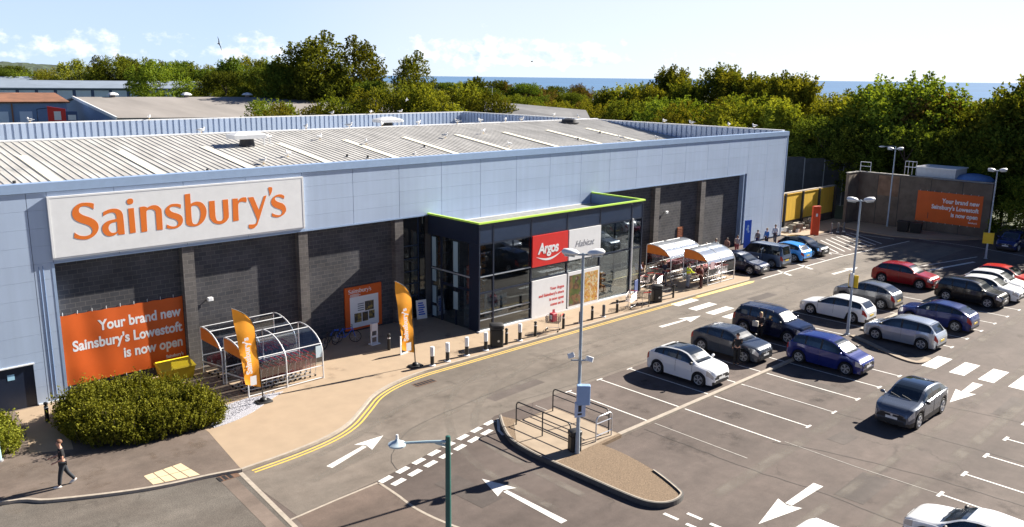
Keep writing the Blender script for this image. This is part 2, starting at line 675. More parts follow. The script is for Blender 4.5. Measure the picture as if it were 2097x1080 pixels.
def clad_mat(name, col):
    """coated panels: each a touch different, faint rain streaks under the top edge"""
    m = bpy.data.materials.new(name)
    m.use_nodes = True
    nt = m.node_tree
    N, Lk = nt.nodes, nt.links
    b = N['Principled BSDF']
    b.inputs['Roughness'].default_value = .38
    b.inputs['Metallic'].default_value = .12
    ge = N.new('ShaderNodeNewGeometry')
    tcn = N.new('ShaderNodeTexCoord')
    mp = N.new('ShaderNodeMapping')
    mp.inputs['Scale'].default_value = (3.0, 3.0, .12)
    Lk.new(tcn.outputs['Object'], mp.inputs[0])
    n1 = N.new('ShaderNodeTexNoise')
    n1.inputs['Scale'].default_value = 1.0
    n1.inputs['Detail'].default_value = 7
    Lk.new(mp.outputs[0], n1.inputs['Vector'])
    n2 = N.new('ShaderNodeTexNoise')
    n2.inputs['Scale'].default_value = .35
    n2.inputs['Detail'].default_value = 3
    Lk.new(tcn.outputs['Object'], n2.inputs['Vector'])

    def mr(v, a, c, lo, hi):
        q = N.new('ShaderNodeMapRange')
        for k, val in (('From Min', a), ('From Max', c), ('To Min', lo), ('To Max', hi)):
            q.inputs[k].default_value = val
        Lk.new(v, q.inputs['Value'])
        return q.outputs[0]

    def mul(a, c):
        q = N.new('ShaderNodeMath')
        q.operation = 'MULTIPLY'
        Lk.new(a, q.inputs[0])
        Lk.new(c, q.inputs[1])
        return q.outputs[0]
    k = mul(mul(mr(ge.outputs['Random Per Island'], 0, 1, .98, 1.02), mr(n1.outputs['Fac'], .35, .7, 1.02, .95)), mr(n2.outputs['Fac'], .3, .7, .95, 1.05))
    vm = N.new('ShaderNodeVectorMath')
    vm.operation = 'SCALE'
    vm.inputs[0].default_value = col
    Lk.new(k, vm.inputs['Scale'])
    Lk.new(vm.outputs[0], b.inputs['Base Color'])
    bp = N.new('ShaderNodeBump')
    bp.inputs['Strength'].default_value = .12
    bp.inputs['Distance'].default_value = .05
    Lk.new(n2.outputs['Fac'], bp.inputs['Height'])
    Lk.new(bp.outputs[0], b.inputs['Normal'])
    return m


M_clad = clad_mat('pale_blue_cladding', (.41, .505, .665))
M_clad_trim = mat('blue_grey_trim', (.34, .46, .66), .35, metal=.3, var=.05)
M_clad_back = mat('cladding_joint', (.12, .16, .24), .7)
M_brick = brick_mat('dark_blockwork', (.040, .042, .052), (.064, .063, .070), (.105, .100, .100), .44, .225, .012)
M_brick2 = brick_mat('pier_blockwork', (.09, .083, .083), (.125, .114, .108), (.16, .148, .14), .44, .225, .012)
M_navy = mat('navy_frame', (.012, .02, .042), .35, var=.1)
M_navy2 = mat('navy_panel', (.018, .035, .075), .3, var=.1)
M_black = mat('black_plastic', (.012, .012, .013), .5)
M_rubber = mat('tyre_rubber', (.014, .014, .015), .85)
M_steel = mat('galvanised_steel', (.55, .57, .60), .38, metal=.7, var=.08)
M_pole = mat('blue_grey_pole', (.32, .38, .45), .45, metal=.3, var=.08)
M_alu = mat('white_tube', (.72, .73, .74), .35, metal=.2)
M_orange = mat('orange_panel', (.78, .20, .02), .5, var=.05)
M_dorange = mat('banner_orange', (.60, .095, .004), .6, var=.08, scale=.7)
M_flag = mat('flag_orange', (.85, .34, .015), .6, var=.05)
M_logo = mat('letter_orange', (.72, .165, .012), .5)
M_red = mat('red_sign', (.62, .018, .014), .45, var=.05)
M_lime = mat('lime_edge', (.52, .80, .10), .5)
M_yellow = mat('yellow_sign', (.85, .56, .02), .5, var=.05)
M_ypanel = mat('yellow_door', (.80, .50, .05), .55, var=.12, scale=1.2, stretch=(3, 3, .6))
M_blue = mat('blue_flag', (.02, .10, .55), .6, var=.08)
M_roof = mat('weathered_roof_sheet', (.42, .41, .39), .6, metal=.1, var=.24, scale=1.1, stretch=(1, .25, 1), detail=8)
M_rooflight = mat('cream_rooflight', (.70, .67, .54), .6, var=.12, scale=3)
M_conc = mat('stained_concrete', (.125, .098, .075), .9, var=.3, scale=.9, bump=.3)
M_stone = mat('kerb_stone', (.33, .285, .235), .85, var=.18, scale=4)
M_stone_shaded = mat('shaded_kerb_stone', (.09, .085, .08), .85, var=.2, scale=4)
M_pave = mat('buff_paving', (.315, .235, .160), .9, var=.08, scale=1.1, bump=.15, detail=8)
M_gravel = mat('grey_gravel', (.34, .34, .38), .95, var=.45, scale=16, bump=1.0, bscale=30)
M_verge = mat('brown_gravel', (.185, .13, .083), .95, var=.38, scale=22, bump=.9, bscale=45)
M_tactile = mat('buff_tactile', (.56, .44, .28), .9, var=.08, scale=2)
M_bark = mat('bark', (.06, .045, .03), .95, var=.3, scale=6)
M_skin = mat('skin', (.50, .27, .19), .55)
M_hair = mat('brown_hair', (.06, .03, .015), .6)
M_fence = mat('dark_fence_panel', (.055, .06, .07), .8, var=.25, scale=1.2)
M_asph = asphalt('worn_tarmac', (.108, .086, .076), (.094, .073, .064))
M_road = asphalt('road_tarmac', (.155, .133, .113), (.135, .113, .095), seed=9.0)
M_old = asphalt('coarse_tarmac', (.125, .112, .098), (.105, .090, .077), fine=.5, seed=4.0)
M_foot = asphalt('footway_tarmac', (.145, .115, .096), (.13, .10, .083), fine=.15, crack=False, seed=14.0)
M_glass = glass_mat('shop_glass', (.74, .78, .80), .05)
M_clear = glass_mat('clear_plastic', (.62, .66, .72), .12)
M_screen = mat('windscreen_glass', (.014, .02, .028), .11, spec=.9)
M_carglass = mat('car_glass', (.012, .016, .020), .045, spec=.9, coat=.6)
M_lamp = mat('head_lamp', (.55, .57, .60), .12, metal=.5)
M_tail = mat('tail_lamp', (.35, .012, .012), .2)
M_rim = mat('alloy_rim', (.72, .73, .75), .3, metal=.6)
M_plate = mat('white_plate', (.75, .75, .73), .5)
M_yplate = mat('yellow_plate', (.72, .52, .05), .5)
M_trim = mat('black_trim', (.018, .018, .02), .55)
# ------------------------------------------------------------------ setting: ground, roads, paving, sea
M_land = mat('rough_land', (.06, .075, .03), .95, var=.4, scale=.02, detail=8)
M_sea = mat('sea_water', (.035, .13, .26), .28, var=.25, scale=.0016, stretch=(1, 1, 1), bump=.25, bscale=.05, spec=.35)


def catmull(P, n=6):
    out = []
    for i in range(len(P) - 1):
        a, b, c, d = P[max(0, i - 1)], P[i], P[i + 1], P[min(len(P) - 1, i + 2)]
        for k in range(n):
            t = k / n
            out.append(tuple(.5 * (2 * b[j] + (c[j] - a[j]) * t + (2 * a[j] - 5 * b[j] + 4 * c[j] - d[j]) * t * t + (3 * b[j] - a[j] - 3 * c[j] + d[j]) * t ** 3) for j in range(len(b))))
    out.append(tuple(P[-1]))
    return out


def pol(deg, d):
    return (d * math.cos(rad(deg)), d * math.sin(rad(deg)))


struct(MB().sheet([pol(-120, 500), pol(-60, 600), pol(0, 760), pol(20, 800), pol(40, 850), pol(50, 950), pol(53, 1100), pol(56, 3000), pol(60, 7000), pol(90, 7000), pol(130, 4000), pol(180, 600)], -0.06), 'ground', M_land)
struct(MB().sheet([pol(a, 40000) for a in range(0, 360, 5)], -9.0), 'sea', M_sea)
struct(MB().sheet([(-25, -25), (89.2, -25), (89.2, 42.4), (75.3, 42.4), (75.3, 40.9), (-25, 40.9)], 0.0), 'car_park', M_asph)
# kerb line of the shop pavement
K_A = [(-8, 33.6), (1.0, 33.0), (5.7, 32.1), (7.0, 31.15), (9.1, 30.05), (10.6, 29.5), (12.0, 29.2), (13.1, 28.85)]
K_B = [(13.1, 28.85), (15.4, 28.98), (17.2, 29.3), (18.6, 29.9), (20.0, 30.95), (21.3, 31.95), (22.8, 32.6), (24.7, 32.98), (27.0, 33.02), (35, 33.02), (48, 32.92), (56.0, 32.8)]
KA, KB = catmull(K_A, 5), catmull(K_B, 5)
road = [(p[0], p[1] - .12) for p in KB] + [(56.2, 32.7), (74.5, 32.0), (82.6, 31.2), (82.6, 26.4), (24.0, 26.35), (23.2, 26.0), (16.6, 24.7), (13.0, 24.4), (12.95, 28.6)]
struct(MB().sheet(road, 0.004), 'road', M_road)
struct(MB().sheet([(p[0], p[1] - .12) for p in KA] + [(13.1, 28.6), (12.57, 23.8), (12.2, 20.0), (8, 12), (-8, 12)], 0.004), 'old_road', M_old)
struct(MB().ribbon([(12.45, 28.9), (12.1, 24.2), (11.7, 19.5)], .55, .008), 'road_strip', M_foot)
struct(MB().ribbon([(13.02, 28.75), (12.57, 23.8), (12.2, 19.6)], .17, .012), 'channel_stones', M_stone)
struct(MB().sheet([(12.9, 24.32), (16.4, 24.5), (16.5, 23.2), (16.35, 21.9), (16.55, 20.2), (17.5, 17), (12.2, 17.0), (12.6, 22)], .004), 'corner_tarmac', asphalt('brown_tarmac', (.135, .10, .082), (.115, .088, .073), seed=22.0))
struct(MB().ribbon([(12.6, 24.3), (14.5, 24.45), (16.45, 24.55)], .10, .010).ribbon(catmull([(16.5, 24.5), (16.45, 23.3), (16.36, 21.9), (16.6, 20.2), (17.3, 17.5)], 5), .11, .010), 'corner_edging', M_stone)
# tyre tracks: slightly polished lighter bands along the driving lines
# pavement (buff) and footway (grey brown) with a real kerb step
pv = KB[:] + [(57.2, 33.4), (57.6, 41.2), (13.7, 41.2), (13.65, 33.0)]
struct(MB().prism(pv, -.05, .10), 'pavement', M_pave)
struct(MB().prism(KA[:] + [(13.64, 33.0), (13.69, 41.2), (-8, 41.2)], -.05, .10), 'footway', M_foot)
struct(MB().prism([(8.2, 40.88), (9.95, 40.88), (9.9, 39.9), (9.3, 37.0), (8.9, 35.0), (7.5, 35.7), (8.05, 38.6)], .05, .104), 'door_path', M_pave)
mb = MB()
mb.kerb(KA, .13, -.05, .112)
mb.kerb(KB, .13, -.05, .112)
struct(mb, 'kerb', M_stone)
# tactile drop-kerb slabs
mb = MB()
q = [(10.1, 30.75), (11.6, 30.9), (11.75, 29.42), (10.1, 29.82)]
for i in range(4):
    for j in range(2):
        def lp(u, v):
            a = [q[0][k] + (q[1][k] - q[0][k]) * u for k in (0, 1)]
            b = [q[3][k] + (q[2][k] - q[3][k]) * u for k in (0, 1)]
            return (a[0] + (b[0] - a[0]) * v, a[1] + (b[1] - a[1]) * v)
        g = .012
        mb.sheet([lp(i / 4 + g, j / 2 + g), lp((i + 1) / 4 - g, j / 2 + g), lp((i + 1) / 4 - g, (j + 1) / 2 - g), lp(i / 4 + g, (j + 1) / 2 - g)], .106)
struct(mb, 'tactile_paving', M_tactile)
# gravel bed between hedge and shelter, cross-hatched slab area beside the grit bin
bed = catmull([(14.0, 33.25), (14.9, 33.35), (16.0, 33.75), (17.2, 34.5), (18.3, 35.15)], 5) + [(16.6, 35.45), (15.0, 35.3), (14.2, 34.6)]
struct(MB().prism(bed, .02, .125), 'gravel_bed', M_gravel)
mb = MB()
for i in range(1300):
    x, y = R.uniform(14.0, 18.2), R.uniform(33.2, 35.4)
    if y < 33.2 + (x - 14) * .52 or y > 35.38 or (y > 34.5 and x < 14.3):
        continue
    r = R.uniform(.015, .04)
    mb.ell((x, y, .127), r, r * R.uniform(.7, 1.2), r * .7, 5, 3)
tag(mb.build('gravel_stones', M_gravel), kind='stuff')
mb = MB()
for y in (36.4, 37.1, 37.9, 38.6, 39.4):
    mb.ribbon([(14.9, y - .2), (16.6, y)], .09, .108)
struct(mb, 'slab_joints', M_conc)
# double yellow lines along the kerb
mb = MB()


def offset(P, d):
    out = []
    for i, p in enumerate(P):
        a, b = P[max(0, i - 1)], P[min(len(P) - 1, i + 1)]
        dx, dy = b[0] - a[0], b[1] - a[1]
        l = math.hypot(dx, dy)
        out.append((p[0] + dy / l * d, p[1] - dx / l * d))
    return out


KBY = [p for p in KB if p[0] > 13.3]
mb.ribbon(offset(KBY, .24), .085, .009)
mb.ribbon(offset(KBY, .44), .085, .009)
struct(mb, 'double_yellow_lines', M_yline)
struct(MB().sheet([(49.0, 32.80), (55.8, 32.70), (56.4, 32.5), (55.6, 32.28), (49.0, 32.42)], .0165), 'yellow_kerb_strip', mat('buff_yellow', (.60, .46, .16), .8, var=.12, scale=3))
# ------------------------------------------------------------------ road markings
mb = MB()
Z1 = .0085
# parking bays: two rows back to back, 2.42 m pitch, and a third block to the south
for k in range(-1, 13):
    x = 31.2 + 2.42 * k
    if x > 61 or x < 26.2:
        continue
    ye = 26.3
    if x < 30:
        ye = 26.2
    if 45.0 < x < 47.0 and False:
        continue
    mb.ribbon([(x, 21.32), (x, ye)], .085, Z1)
    mb.ribbon([(x - .22, ye), (x + .22, ye)], .09, Z1 + .001)
for k in range(0, 14):
    x = 31.2 + 2.42 * k
    if 42.5 < x < 50.4 or x > 71:
        continue
    mb.ribbon([(x, 21.08), (x, 16.2)], .085, Z1)
    if k > 0:
        mb.ribbon([(x - .22, 16.2), (x + .22, 16.2)], .11, Z1 + .001)
mb.ribbon([(43.3, 21.08), (43.3, 16.2)], .085, Z1)
mb.ribbon([(43.08, 16.2), (43.52, 16.2)], .11, Z1 + .001)
for k in range(-3, 14):
    x = 31.45 + 2.45 * k
    mb.ribbon([(x, 9.8), (x, 4.9)], .09, Z1)
    mb.ribbon([(x - .27, 9.82), (x + .27, 9.82)], .13, Z1 + .001)
struct(mb, 'bay_markings', M_line)
struct(MB().ribbon([(31.36, 16.1), (31.31, 13.0), (31.43, 9.9)], .035, Z1).ribbon([(28.8, 21.0), (28.75, 16.3)], .05, Z1).ribbon([(26.3, 26.0), (26.35, 21.5)], .05, Z1), 'faded_bay_markings', mat('faded_paint', (.36, .34, .31), .8, var=.2, scale=5))
mb = MB()


def arrow(x, y, ang, L, hl, hw, w):
    M = Matrix.Translation((x, y, 0)) @ Matrix.Rotation(ang, 4, 'Z')
    mb.sheet([(0, -w * .75), (L - hl, -w / 2), (L - hl, w / 2), (0, w * .75)], Z1, M)
    mb.sheet([(L - hl - .12, -hw / 2), (L, 0), (L - hl - .12, hw / 2), (L - hl + .1, 0)], Z1 + .0015, M)


arrow(15.8, 26.9, math.atan2(1.05, 3.27), 3.45, 1.25, .95, .2)
arrow(41.05, 29.88, math.atan2(-.2, 4.0), 4.05, 1.6, 1.0, .2)
arrow(63.2, 29.65, math.atan2(-.2, 4.0), 4.0, 1.5, .9, .2)
arrow(45.2, 13.05, math.pi, 3.8, 2.0, .95, .32)
arrow(28.75, 13.25, math.pi, 4.3, 2.05, .95, .26)
arrow(19.58, 17.86, rad(90), 4.3, 1.3, .95, .2)
struct(mb, 'direction_arrows', M_line)
mb = MB()
# give way dashes across the exit
for i in range(8):
    t = i / 7.35
    x0, y0 = 23.67 + (16.85 - 23.67) * t, 26.0 + (24.58 - 26.0) * t
    mb.ribbon([(x0 - .02, y0), (x0 - .62, y0 - .125)], .26, Z1)
for i in range(7):
    t = i / 6.5
    x0, y0 = 22.92 + (16.95 - 22.92) * t, 25.32 + (24.05 - 25.32) * t
    mb.ribbon([(x0 - .02, y0), (x0 - .64, y0 - .13)], .26, Z1)
for i in range(9):
    mb.ribbon([(23.25, 15.35 - i * .95), (23.27, 14.75 - i * .95)], .15, Z1)
    mb.ribbon([(22.62, 15.9 - i * .95), (22.64, 15.3 - i * .95)], .15, Z1)
struct(mb, 'give_way_markings', M_line)
mb = MB()
for y in (32.35, 30.9, 29.55, 28.3, 27.1):
    mb.sheet([(45.9, y - .33), (48.35, y - .33), (48.35, y + .33), (45.9, y + .33)], Z1)
for i in range(6):
    y = 15.75 - i * 1.42
    mb.sheet([(45.9, y - .38), (48.3, y - .38), (48.3, y + .38), (45.9, y + .38)], Z1)
struct(mb, 'zebra_crossing', M_line)
mb = MB()
for i in range(9):
    x = 70.6 + i * 1.05
    mb.ribbon([(x, 33.4 - i * .1), (x + 3.4, 37.2)], .14, Z1)
mb.ribbon([(57.5, 32.55), (70.4, 32.4), (82.4, 31.4)], .13, Z1)
for x in (60.9, 64.4, 67.8, 71.2):
    mb.ribbon([(x, 32.6), (x + .2, 38.2)], .12, Z1)
mb.ribbon([(82.3, 32.8), (82.0, 38.0)], .12, Z1)
for x in (60.2, 63.6):
    mb.ribbon([(x, 31.6), (x + .9, 33.4)], .3, Z1)
mb.ribbon([(84.2, 31.2), (84.3, 26.4), (83.1, 21.7), (82, 14)], .10, Z1)
mb.ribbon([(70.8, 26.4), (79.5, 24.4)], .12, Z1)
mb.ribbon([(70.6, 25.1), (77, 23.8)], .3, Z1)
struct(mb, 'hatched_markings', M_line)
# kerb between the two bay rows
mb = MB()
mb.kerb([(25.6, 21.2), (42.9, 21.2)], .22, -.02, .10)
mb.kerb([(49.9, 21.2), (72, 21.2)], .3, -.02, .10)
struct(mb, 'bay_kerb', M_stone)
struct(MB().kerb(catmull([(48.3, 21.1), (47.5, 19.6), (46.8, 18.4), (46.25, 17.3), (46.15, 16.5), (46.7, 16.3), (47.4, 16.35)], 6), .34, -.02, .07), 'paved_nib', mat('tan_kerb', (.27, .215, .16), .9, var=.2, scale=3))
# trolley bay island
isl = catmull([(24.0, 25.95), (23.25, 24.9), (22.62, 23.7), (22.4, 22.2), (22.42, 20.7), (22.45, 19.2), (22.52, 17.2), (22.72, 16.45), (23.2, 16.06), (23.85, 16.06), (24.2, 16.4), (24.8, 18.0), (25.1, 19.7), (25.1, 20.95)], 5) + [(26.5, 21.0), (26.5, 25.0), (24.3, 25.0)]
struct(MB().prism(isl, -.02, .15), 'island', M_verge)
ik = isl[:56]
struct(MB().kerb(ik, .12, -.02, .20), 'island_kerb', M_stone_shaded)  # shade on the kerb side is put into a darker stone colour
struct(MB().ribbon(offset(ik, -.035), .06, .206), 'island_kerb_lit_top', M_stone)  # sunlit kerb top laid on as a lighter strip
struct(MB().prism([(22.75, 23.6), (23.9, 24.95), (26.45, 24.95), (26.45, 21.15), (22.55, 21.05)], .05, .156), 'island_paving', mat('pinkish_paving', (.30, .235, .17), .9, var=.12, scale=1.5))
struct(MB().ribbon([(23.95, 26.02), (23.98, 25.05), (23.4, 24.7)], .11, .0115).ribbon([(23.93, 26.0), (23.1, 25.05), (22.9, 24.55)], .13, .0115), 'island_nose_marking', M_line)
# drain covers
for i, (x, y) in enumerate(((24.24, 31.8), (12.55, 28.75))):
    t = thing('drain_cover', ('rusty drain cover in the road beside the double yellow lines', 'small broken drain cover at the end of the yellow lines')[i], 'drain cover', (x, y, .005))
    MB().box(-.62 + .25 * i, .62 - .25 * i, -.24, .24, 0, .008).build('frame', mat('rusty_iron', (.12, .065, .04), .8, var=.3, scale=8), t)
    m2 = MB()
    for k in range(6 if i == 0 else 3):
        m2.box(-.55 + k * .2 + .13 * i, -.42 + k * .2 + .13 * i, -.19, .19, .008, .014)
    m2.build('grating', M_trim, t)

# tarmac seams, polished wheel tracks and oil stains
mb = MB()
for P in ([(27.94, 20.9), (27.96, 18.8), (27.98, 15.5), (28.27, 13.0), (28.16, 9.6), (28.2, 5)], [(36.0, 20.9), (36.03, 16.1), (36.15, 15.2), (36.5, 12.7), (36.7, 10.1), (36.7, 6.5)], [(30.92, 16.4), (31.8, 14.3), (32.5, 11), (32.66, 9.5), (32.8, 6.4)], [(40.75, 12.9), (41.3, 9.8), (41.4, 5)], [(34.4, 33.0 - 3.6), (29, 28.9), (24.5, 28.4), (20.4, 27.7), (18.3, 26.2), (17.6, 24.9)], [(52, 26.5), (44, 26.9), (33, 26.6), (26, 26.9)], [(44.5, 16.0), (50, 15.8), (60, 15.9), (75, 15.7)]):
    pts = catmull(P, 8)
    mb.ribbon([(x + R.uniform(-.03, .03), y + R.uniform(-.03, .03)) for x, y in pts], .028, .0102)
struct(mb, 'tarmac_seams', mat('bitumen_seam', (.05, .044, .04), .8))


def blotch(name, col, lo, hi, sc, amt):
    m = bpy.data.materials.new(name)
    m.use_nodes = True
    nt = m.node_tree
    N, Lk = nt.nodes, nt.links
    N.clear()
    tcn = N.new('ShaderNodeTexCoord')
    no = N.new('ShaderNodeTexNoise')
    no.inputs['Scale'].default_value = sc
    no.inputs['Detail'].default_value = 6
    no.inputs['Roughness'].default_value = .6
    Lk.new(tcn.outputs['Object'], no.inputs['Vector'])
    at = N.new('ShaderNodeAttribute')
    at.attribute_name = 'fade'
    mr = N.new('ShaderNodeMapRange')
    mr.inputs['From Min'].default_value = lo
    mr.inputs['From Max'].default_value = hi
    mr.inputs['To Max'].default_value = amt
    Lk.new(no.outputs['Fac'], mr.inputs['Value'])
    mu = N.new('ShaderNodeMath')
    mu.operation = 'MULTIPLY'
    Lk.new(mr.outputs[0], mu.inputs[0])
    Lk.new(at.outputs['Fac'], mu.inputs[1])
    d = N.new('ShaderNodeBsdfPrincipled')
    d.inputs['Base Color'].default_value = (*col, 1)
    d.inputs['Roughness'].default_value = .85
    d.inputs['Specular IOR Level'].default_value = .3
    t = N.new('ShaderNodeBsdfTransparent')
    mx = N.new('ShaderNodeMixShader')
    Lk.new(mu.outputs[0], mx.inputs[0])
    Lk.new(t.outputs[0], mx.inputs[1])
    Lk.new(d.outputs[0], mx.inputs[2])
    o = N.new('ShaderNodeOutputMaterial')
    Lk.new(mx.outputs[0], o.inputs[0])
    return m


def soft_sheets(name, m, patches, z):
    """ground wear: rings / bands whose edge vertices carry fade 0 and middle vertices fade 1"""
    V, F, A = [], [], []
    for kind, args in patches:
        b = len(V)
        if kind == 'disc':
            x, y, rx, ry, rot = args
            V.append((x, y, z))
            A.append(1.0)
            for rr, fa in ((.5, .8), (1.0, 0.0)):
                for k in range(14):
                    t = 2 * math.pi * k / 14
                    px, py = rr * rx * math.cos(t), rr * ry * math.sin(t)
                    V.append((x + px * math.cos(rot) - py * math.sin(rot), y + px * math.sin(rot) + py * math.cos(rot), z))
                    A.append(fa)
            for k in range(14):
                k2 = (k + 1) % 14
                F.append((b, b + 1 + k, b + 1 + k2))
                F.append((b + 1 + k, b + 15 + k, b + 15 + k2, b + 1 + k2))
        else:
            pts, w = args
            n = len(pts)
            for i, (x, y) in enumerate(pts):
                a, c = pts[max(0, i - 1)], pts[min(n - 1, i + 1)]
                dx, dy = c[0] - a[0], c[1] - a[1]
                l = math.hypot(dx, dy)
                e = 0.0 if i in (0, n - 1) else 1.0
                for q, fa in ((-1, 0), (-.45, 1), (.45, 1), (1, 0)):
                    V.append((x - dy / l * w / 2 * q, y + dx / l * w / 2 * q, z))
                    A.append(fa * e)
            for i in range(n - 1):
                for q in range(3):
                    F.append((b + 4 * i + q, b + 4 * i + q + 4, b + 4 * i + q + 5, b + 4 * i + q + 1)[::-1])
        z += 0.00002
    me = bpy.data.meshes.new(name)
    me.from_pydata(V, [], F)
    at = me.attributes.new('fade', 'FLOAT', 'POINT')
    at.data.foreach_set('value', A)
    me.materials.append(m)
    o = bpy.data.objects.new(name, me)
    COL.objects.link(o)
    return tag(o, kind='structure')


trk = []
for P, w in (([(14.5, 26.3), (18, 27.0), (22, 27.9), (28, 28.6), (40, 28.7), (75, 28.4)], .55), ([(14.3, 27.8), (18, 28.6), (22, 30.1), (27, 30.6), (40, 30.7), (75, 30.3)], .5), ([(21.5, 18.5), (21.6, 22), (22.3, 25.6), (25.5, 28.6), (31, 30.6)], .45), ([(20.0, 18.5), (20.2, 23), (21.6, 26.5), (24.5, 29.8), (29, 31.5)], .45),
             ([(24.8, 15.4), (31, 15.6), (40, 15.9), (46, 15.6), (72, 15.5)], .7), ([(21, 10.6), (29, 10.6), (41, 10.6), (72, 10.8)], .7), ([(21, 12.2), (29, 12.3), (41, 12.2), (72, 12.3)], .5), ([(44.5, 30), (45.2, 26), (46.6, 20), (47.4, 14), (47.5, 6)], .6)):
    trk.append(('band', (catmull(P, 6), w)))
soft_sheets('wheel_tracks', blotch('polished_track', (.21, .185, .16), .35, .62, .8, .6), trk, .0056)
st = []
for k in range(-2, 14):
    for (yy, n) in ((23.6, 3), (18.6, 3), (7.0, 2)):
        for q in range(n):
            st.append(('disc', (31.2 + 2.42 * k + 1.21 + R.uniform(-.5, .5), yy + R.uniform(-1.5, 1.5), R.uniform(.25, .75), R.uniform(.25, .9), R.uniform(0, 3))))
for q in range(60):
    st.append(('disc', (R.uniform(15, 70), R.uniform(8, 31), R.uniform(.15, .9), R.uniform(.2, 1.6), R.uniform(0, 3))))
soft_sheets('oil_stains', blotch('oil_stain', (.045, .038, .034), .40, .66, 2.2, .26), st, .0064)
pst = []
for q in range(90):
    pst.append(('disc', (R.uniform(14.5, 56), R.uniform(33.4, 40.5), R.uniform(.08, .9), R.uniform(.08, .7), R.uniform(0, 3))))
for q in range(50):
    pst.append(('disc', (R.uniform(5, 13.3), R.uniform(31, 35), R.uniform(.1, .9), R.uniform(.1, .5), R.uniform(0, 3))))
soft_sheets('pavement_stains', blotch('pavement_stain', (.14, .10, .07), .42, .68, 2.5, .28), pst, .1025)

mb = MB()
for (x, y, a, b, r) in ((29.8, 12.0, 2.6, 1.1, .03), (33.6, 14.6, 1.3, .8, -.05), (43.0, 10.9, 3.2, .7, .02), (27.0, 28.2, 3.6, .9, .06), (52.5, 29.6, 2.8, .8, -.02), (18.6, 21.8, 1.1, 2.6, .05), (38.6, 18.2, 1.2, 2.0, .0), (60.0, 13.6, 4.0, 1.0, .03), (47.0, 24.0, .7, 1.6, .0)):
    mb.sheet([(-a / 2, -b / 2), (a / 2, -b / 2), (a / 2, b / 2), (-a / 2, b / 2)], .0048, Matrix.Translation((x, y, 0)) @ Matrix.Rotation(r, 4, 'Z'))
struct(mb, 'tarmac_patches', asphalt('patch_tarmac', (.092, .076, .068), (.080, .066, .060), seed=31.0, crack=False))
# ------------------------------------------------------------------ the supermarket
SM = thing('supermarket', 'long pale blue clad supermarket with dark block bays and glazed entrance box', 'supermarket', (42, 41, 0))


def sp(mb, name, m, smooth=None, parent=None):
    o = mb.build(name, m, None, smooth)
    o.parent = parent or SM
    for v in o.data.vertices:
        v.co -= Vector((42, 41, 0))
    return o


YF = 40.95
# cladding panels (fine open joints in front of a dark backing)
JX = [-8.5, -5.2, -2.0, 1.2, 4.4, 9.62] + [10.44 + 0.0] + [13.3, 16.55, 19.8, 23.05] + [26.27 + 3.23 * i for i in range(0, 16)]
JX = [x for x in JX if x < 75.1] + [75.15]
mb = MB()
for a, b in zip(JX[:-1], JX[1:]):
    full = b <= 10.5 or a >= 67.7
    for z0, z1 in zip([0.14, .95, 1.78, 2.6, 3.42, 4.24, 5.06, 5.87, 6.62, 7.4, 8.2, 9.0], [.95, 1.78, 2.6, 3.42, 4.24, 5.06, 5.87, 6.62, 7.4, 8.2, 9.0, 9.78]):
        if not full and z0 < 6.5:
            continue
        if b <= 10 and a > 4 and z0 < 2:
            # door opening 5.6..9.14 to 2.06
            if z1 <= 1.8:
                mb.box(9.16, b - .012, YF, YF + .05, z0 + .003, z1 - .003)
                mb.box(a + .012, 5.6, YF, YF + .05, z0 + .003, z1 - .003)
                continue
            else:
                mb.box(9.16, b - .012, YF, YF + .05, z0 + .003, 2.09)
                mb.box(a + .012, b - .012, YF, YF + .05, 2.1, z1 - .003)
                continue
        if (a, b) == (67.9, 71.1):
            pass
        mb.box(a + .012, b - .012, YF, YF + .05, z0 + .003, z1 - .003)
clad = sp(mb, 'cladding', M_clad)
mb = MB()
mb.box(-8.5, 75.12, YF + .051, YF + .2, 6.62, 10.15)
mb.box(-8.5, 5.6, YF + .051, YF + .2, 0, 6.62)
mb.box(9.16, 10.42, YF + .051, YF + .2, 0, 6.62)
mb.box(67.8, 75.12, YF + .051, YF + .2, 0, 6.62)
mb.box(5.6, 9.16, YF + .051, YF + .2, 2.1, 6.62)
sp(mb, 'cladding_backing', M_clad_back)
mb = MB()
mb.box(-8.5, 75.22, YF - .07, YF + .45, 9.80, 10.2)          # fascia
for a_, b_ in ((10.30, 31.5), (47.05, 67.9)):
    mb.box(a_, b_, YF - .03, YF + .45, 6.55, 6.615)         # drip trim over the block bays
mb.box(10.34, 10.46, YF - .012, YF + .45, .02, 6.55)         # corner trims
mb.box(67.72, 67.84, YF - .012, YF + .45, .02, 6.55)
mb.box(75.10, 75.22, YF - .02, YF + .3, 0, 9.8)
sp(mb, 'fascia', M_clad_trim)
sp(MB().box(9.2, 10.52, YF - .045, YF + .05, 0.08, .17).box(-8.5, 5.6, YF - .045, YF + .05, .08, .17), 'base_trim', M_white)
# other outer walls + parapets with ribbed inner faces
mb = MB()
mb.box(75.0, 75.15, YF + .3, 89.0, 0, 10.2)
mb.box(-8.5, 75.15, 88.95, 89.1, 0, 10.2)
mb.box(-8.6, -8.5, YF, 89.1, 0, 10.2)
sp(mb, 'rear_wall', M_clad)
mb = MB()
mb.box(-8.6, 75.25, 88.8, 89.2, 10.2, 10.3)
mb.box(74.85, 75.25, 41.4, 88.8, 10.2, 10.3)
sp(mb, 'parapet_coping', M_white)
mb = MB()
x = -8.0
while x < 74.9:
    mb.box(x, x + .42, 88.78, 88.94, 7.4, 10.2)
    x += .62
y = 42.0
while y < 88.7:
    mb.box(74.88, 74.99, y, y + .42, 6.9, 10.2)
    y += .62
sp(mb, 'parapet_ribs', M_clad)
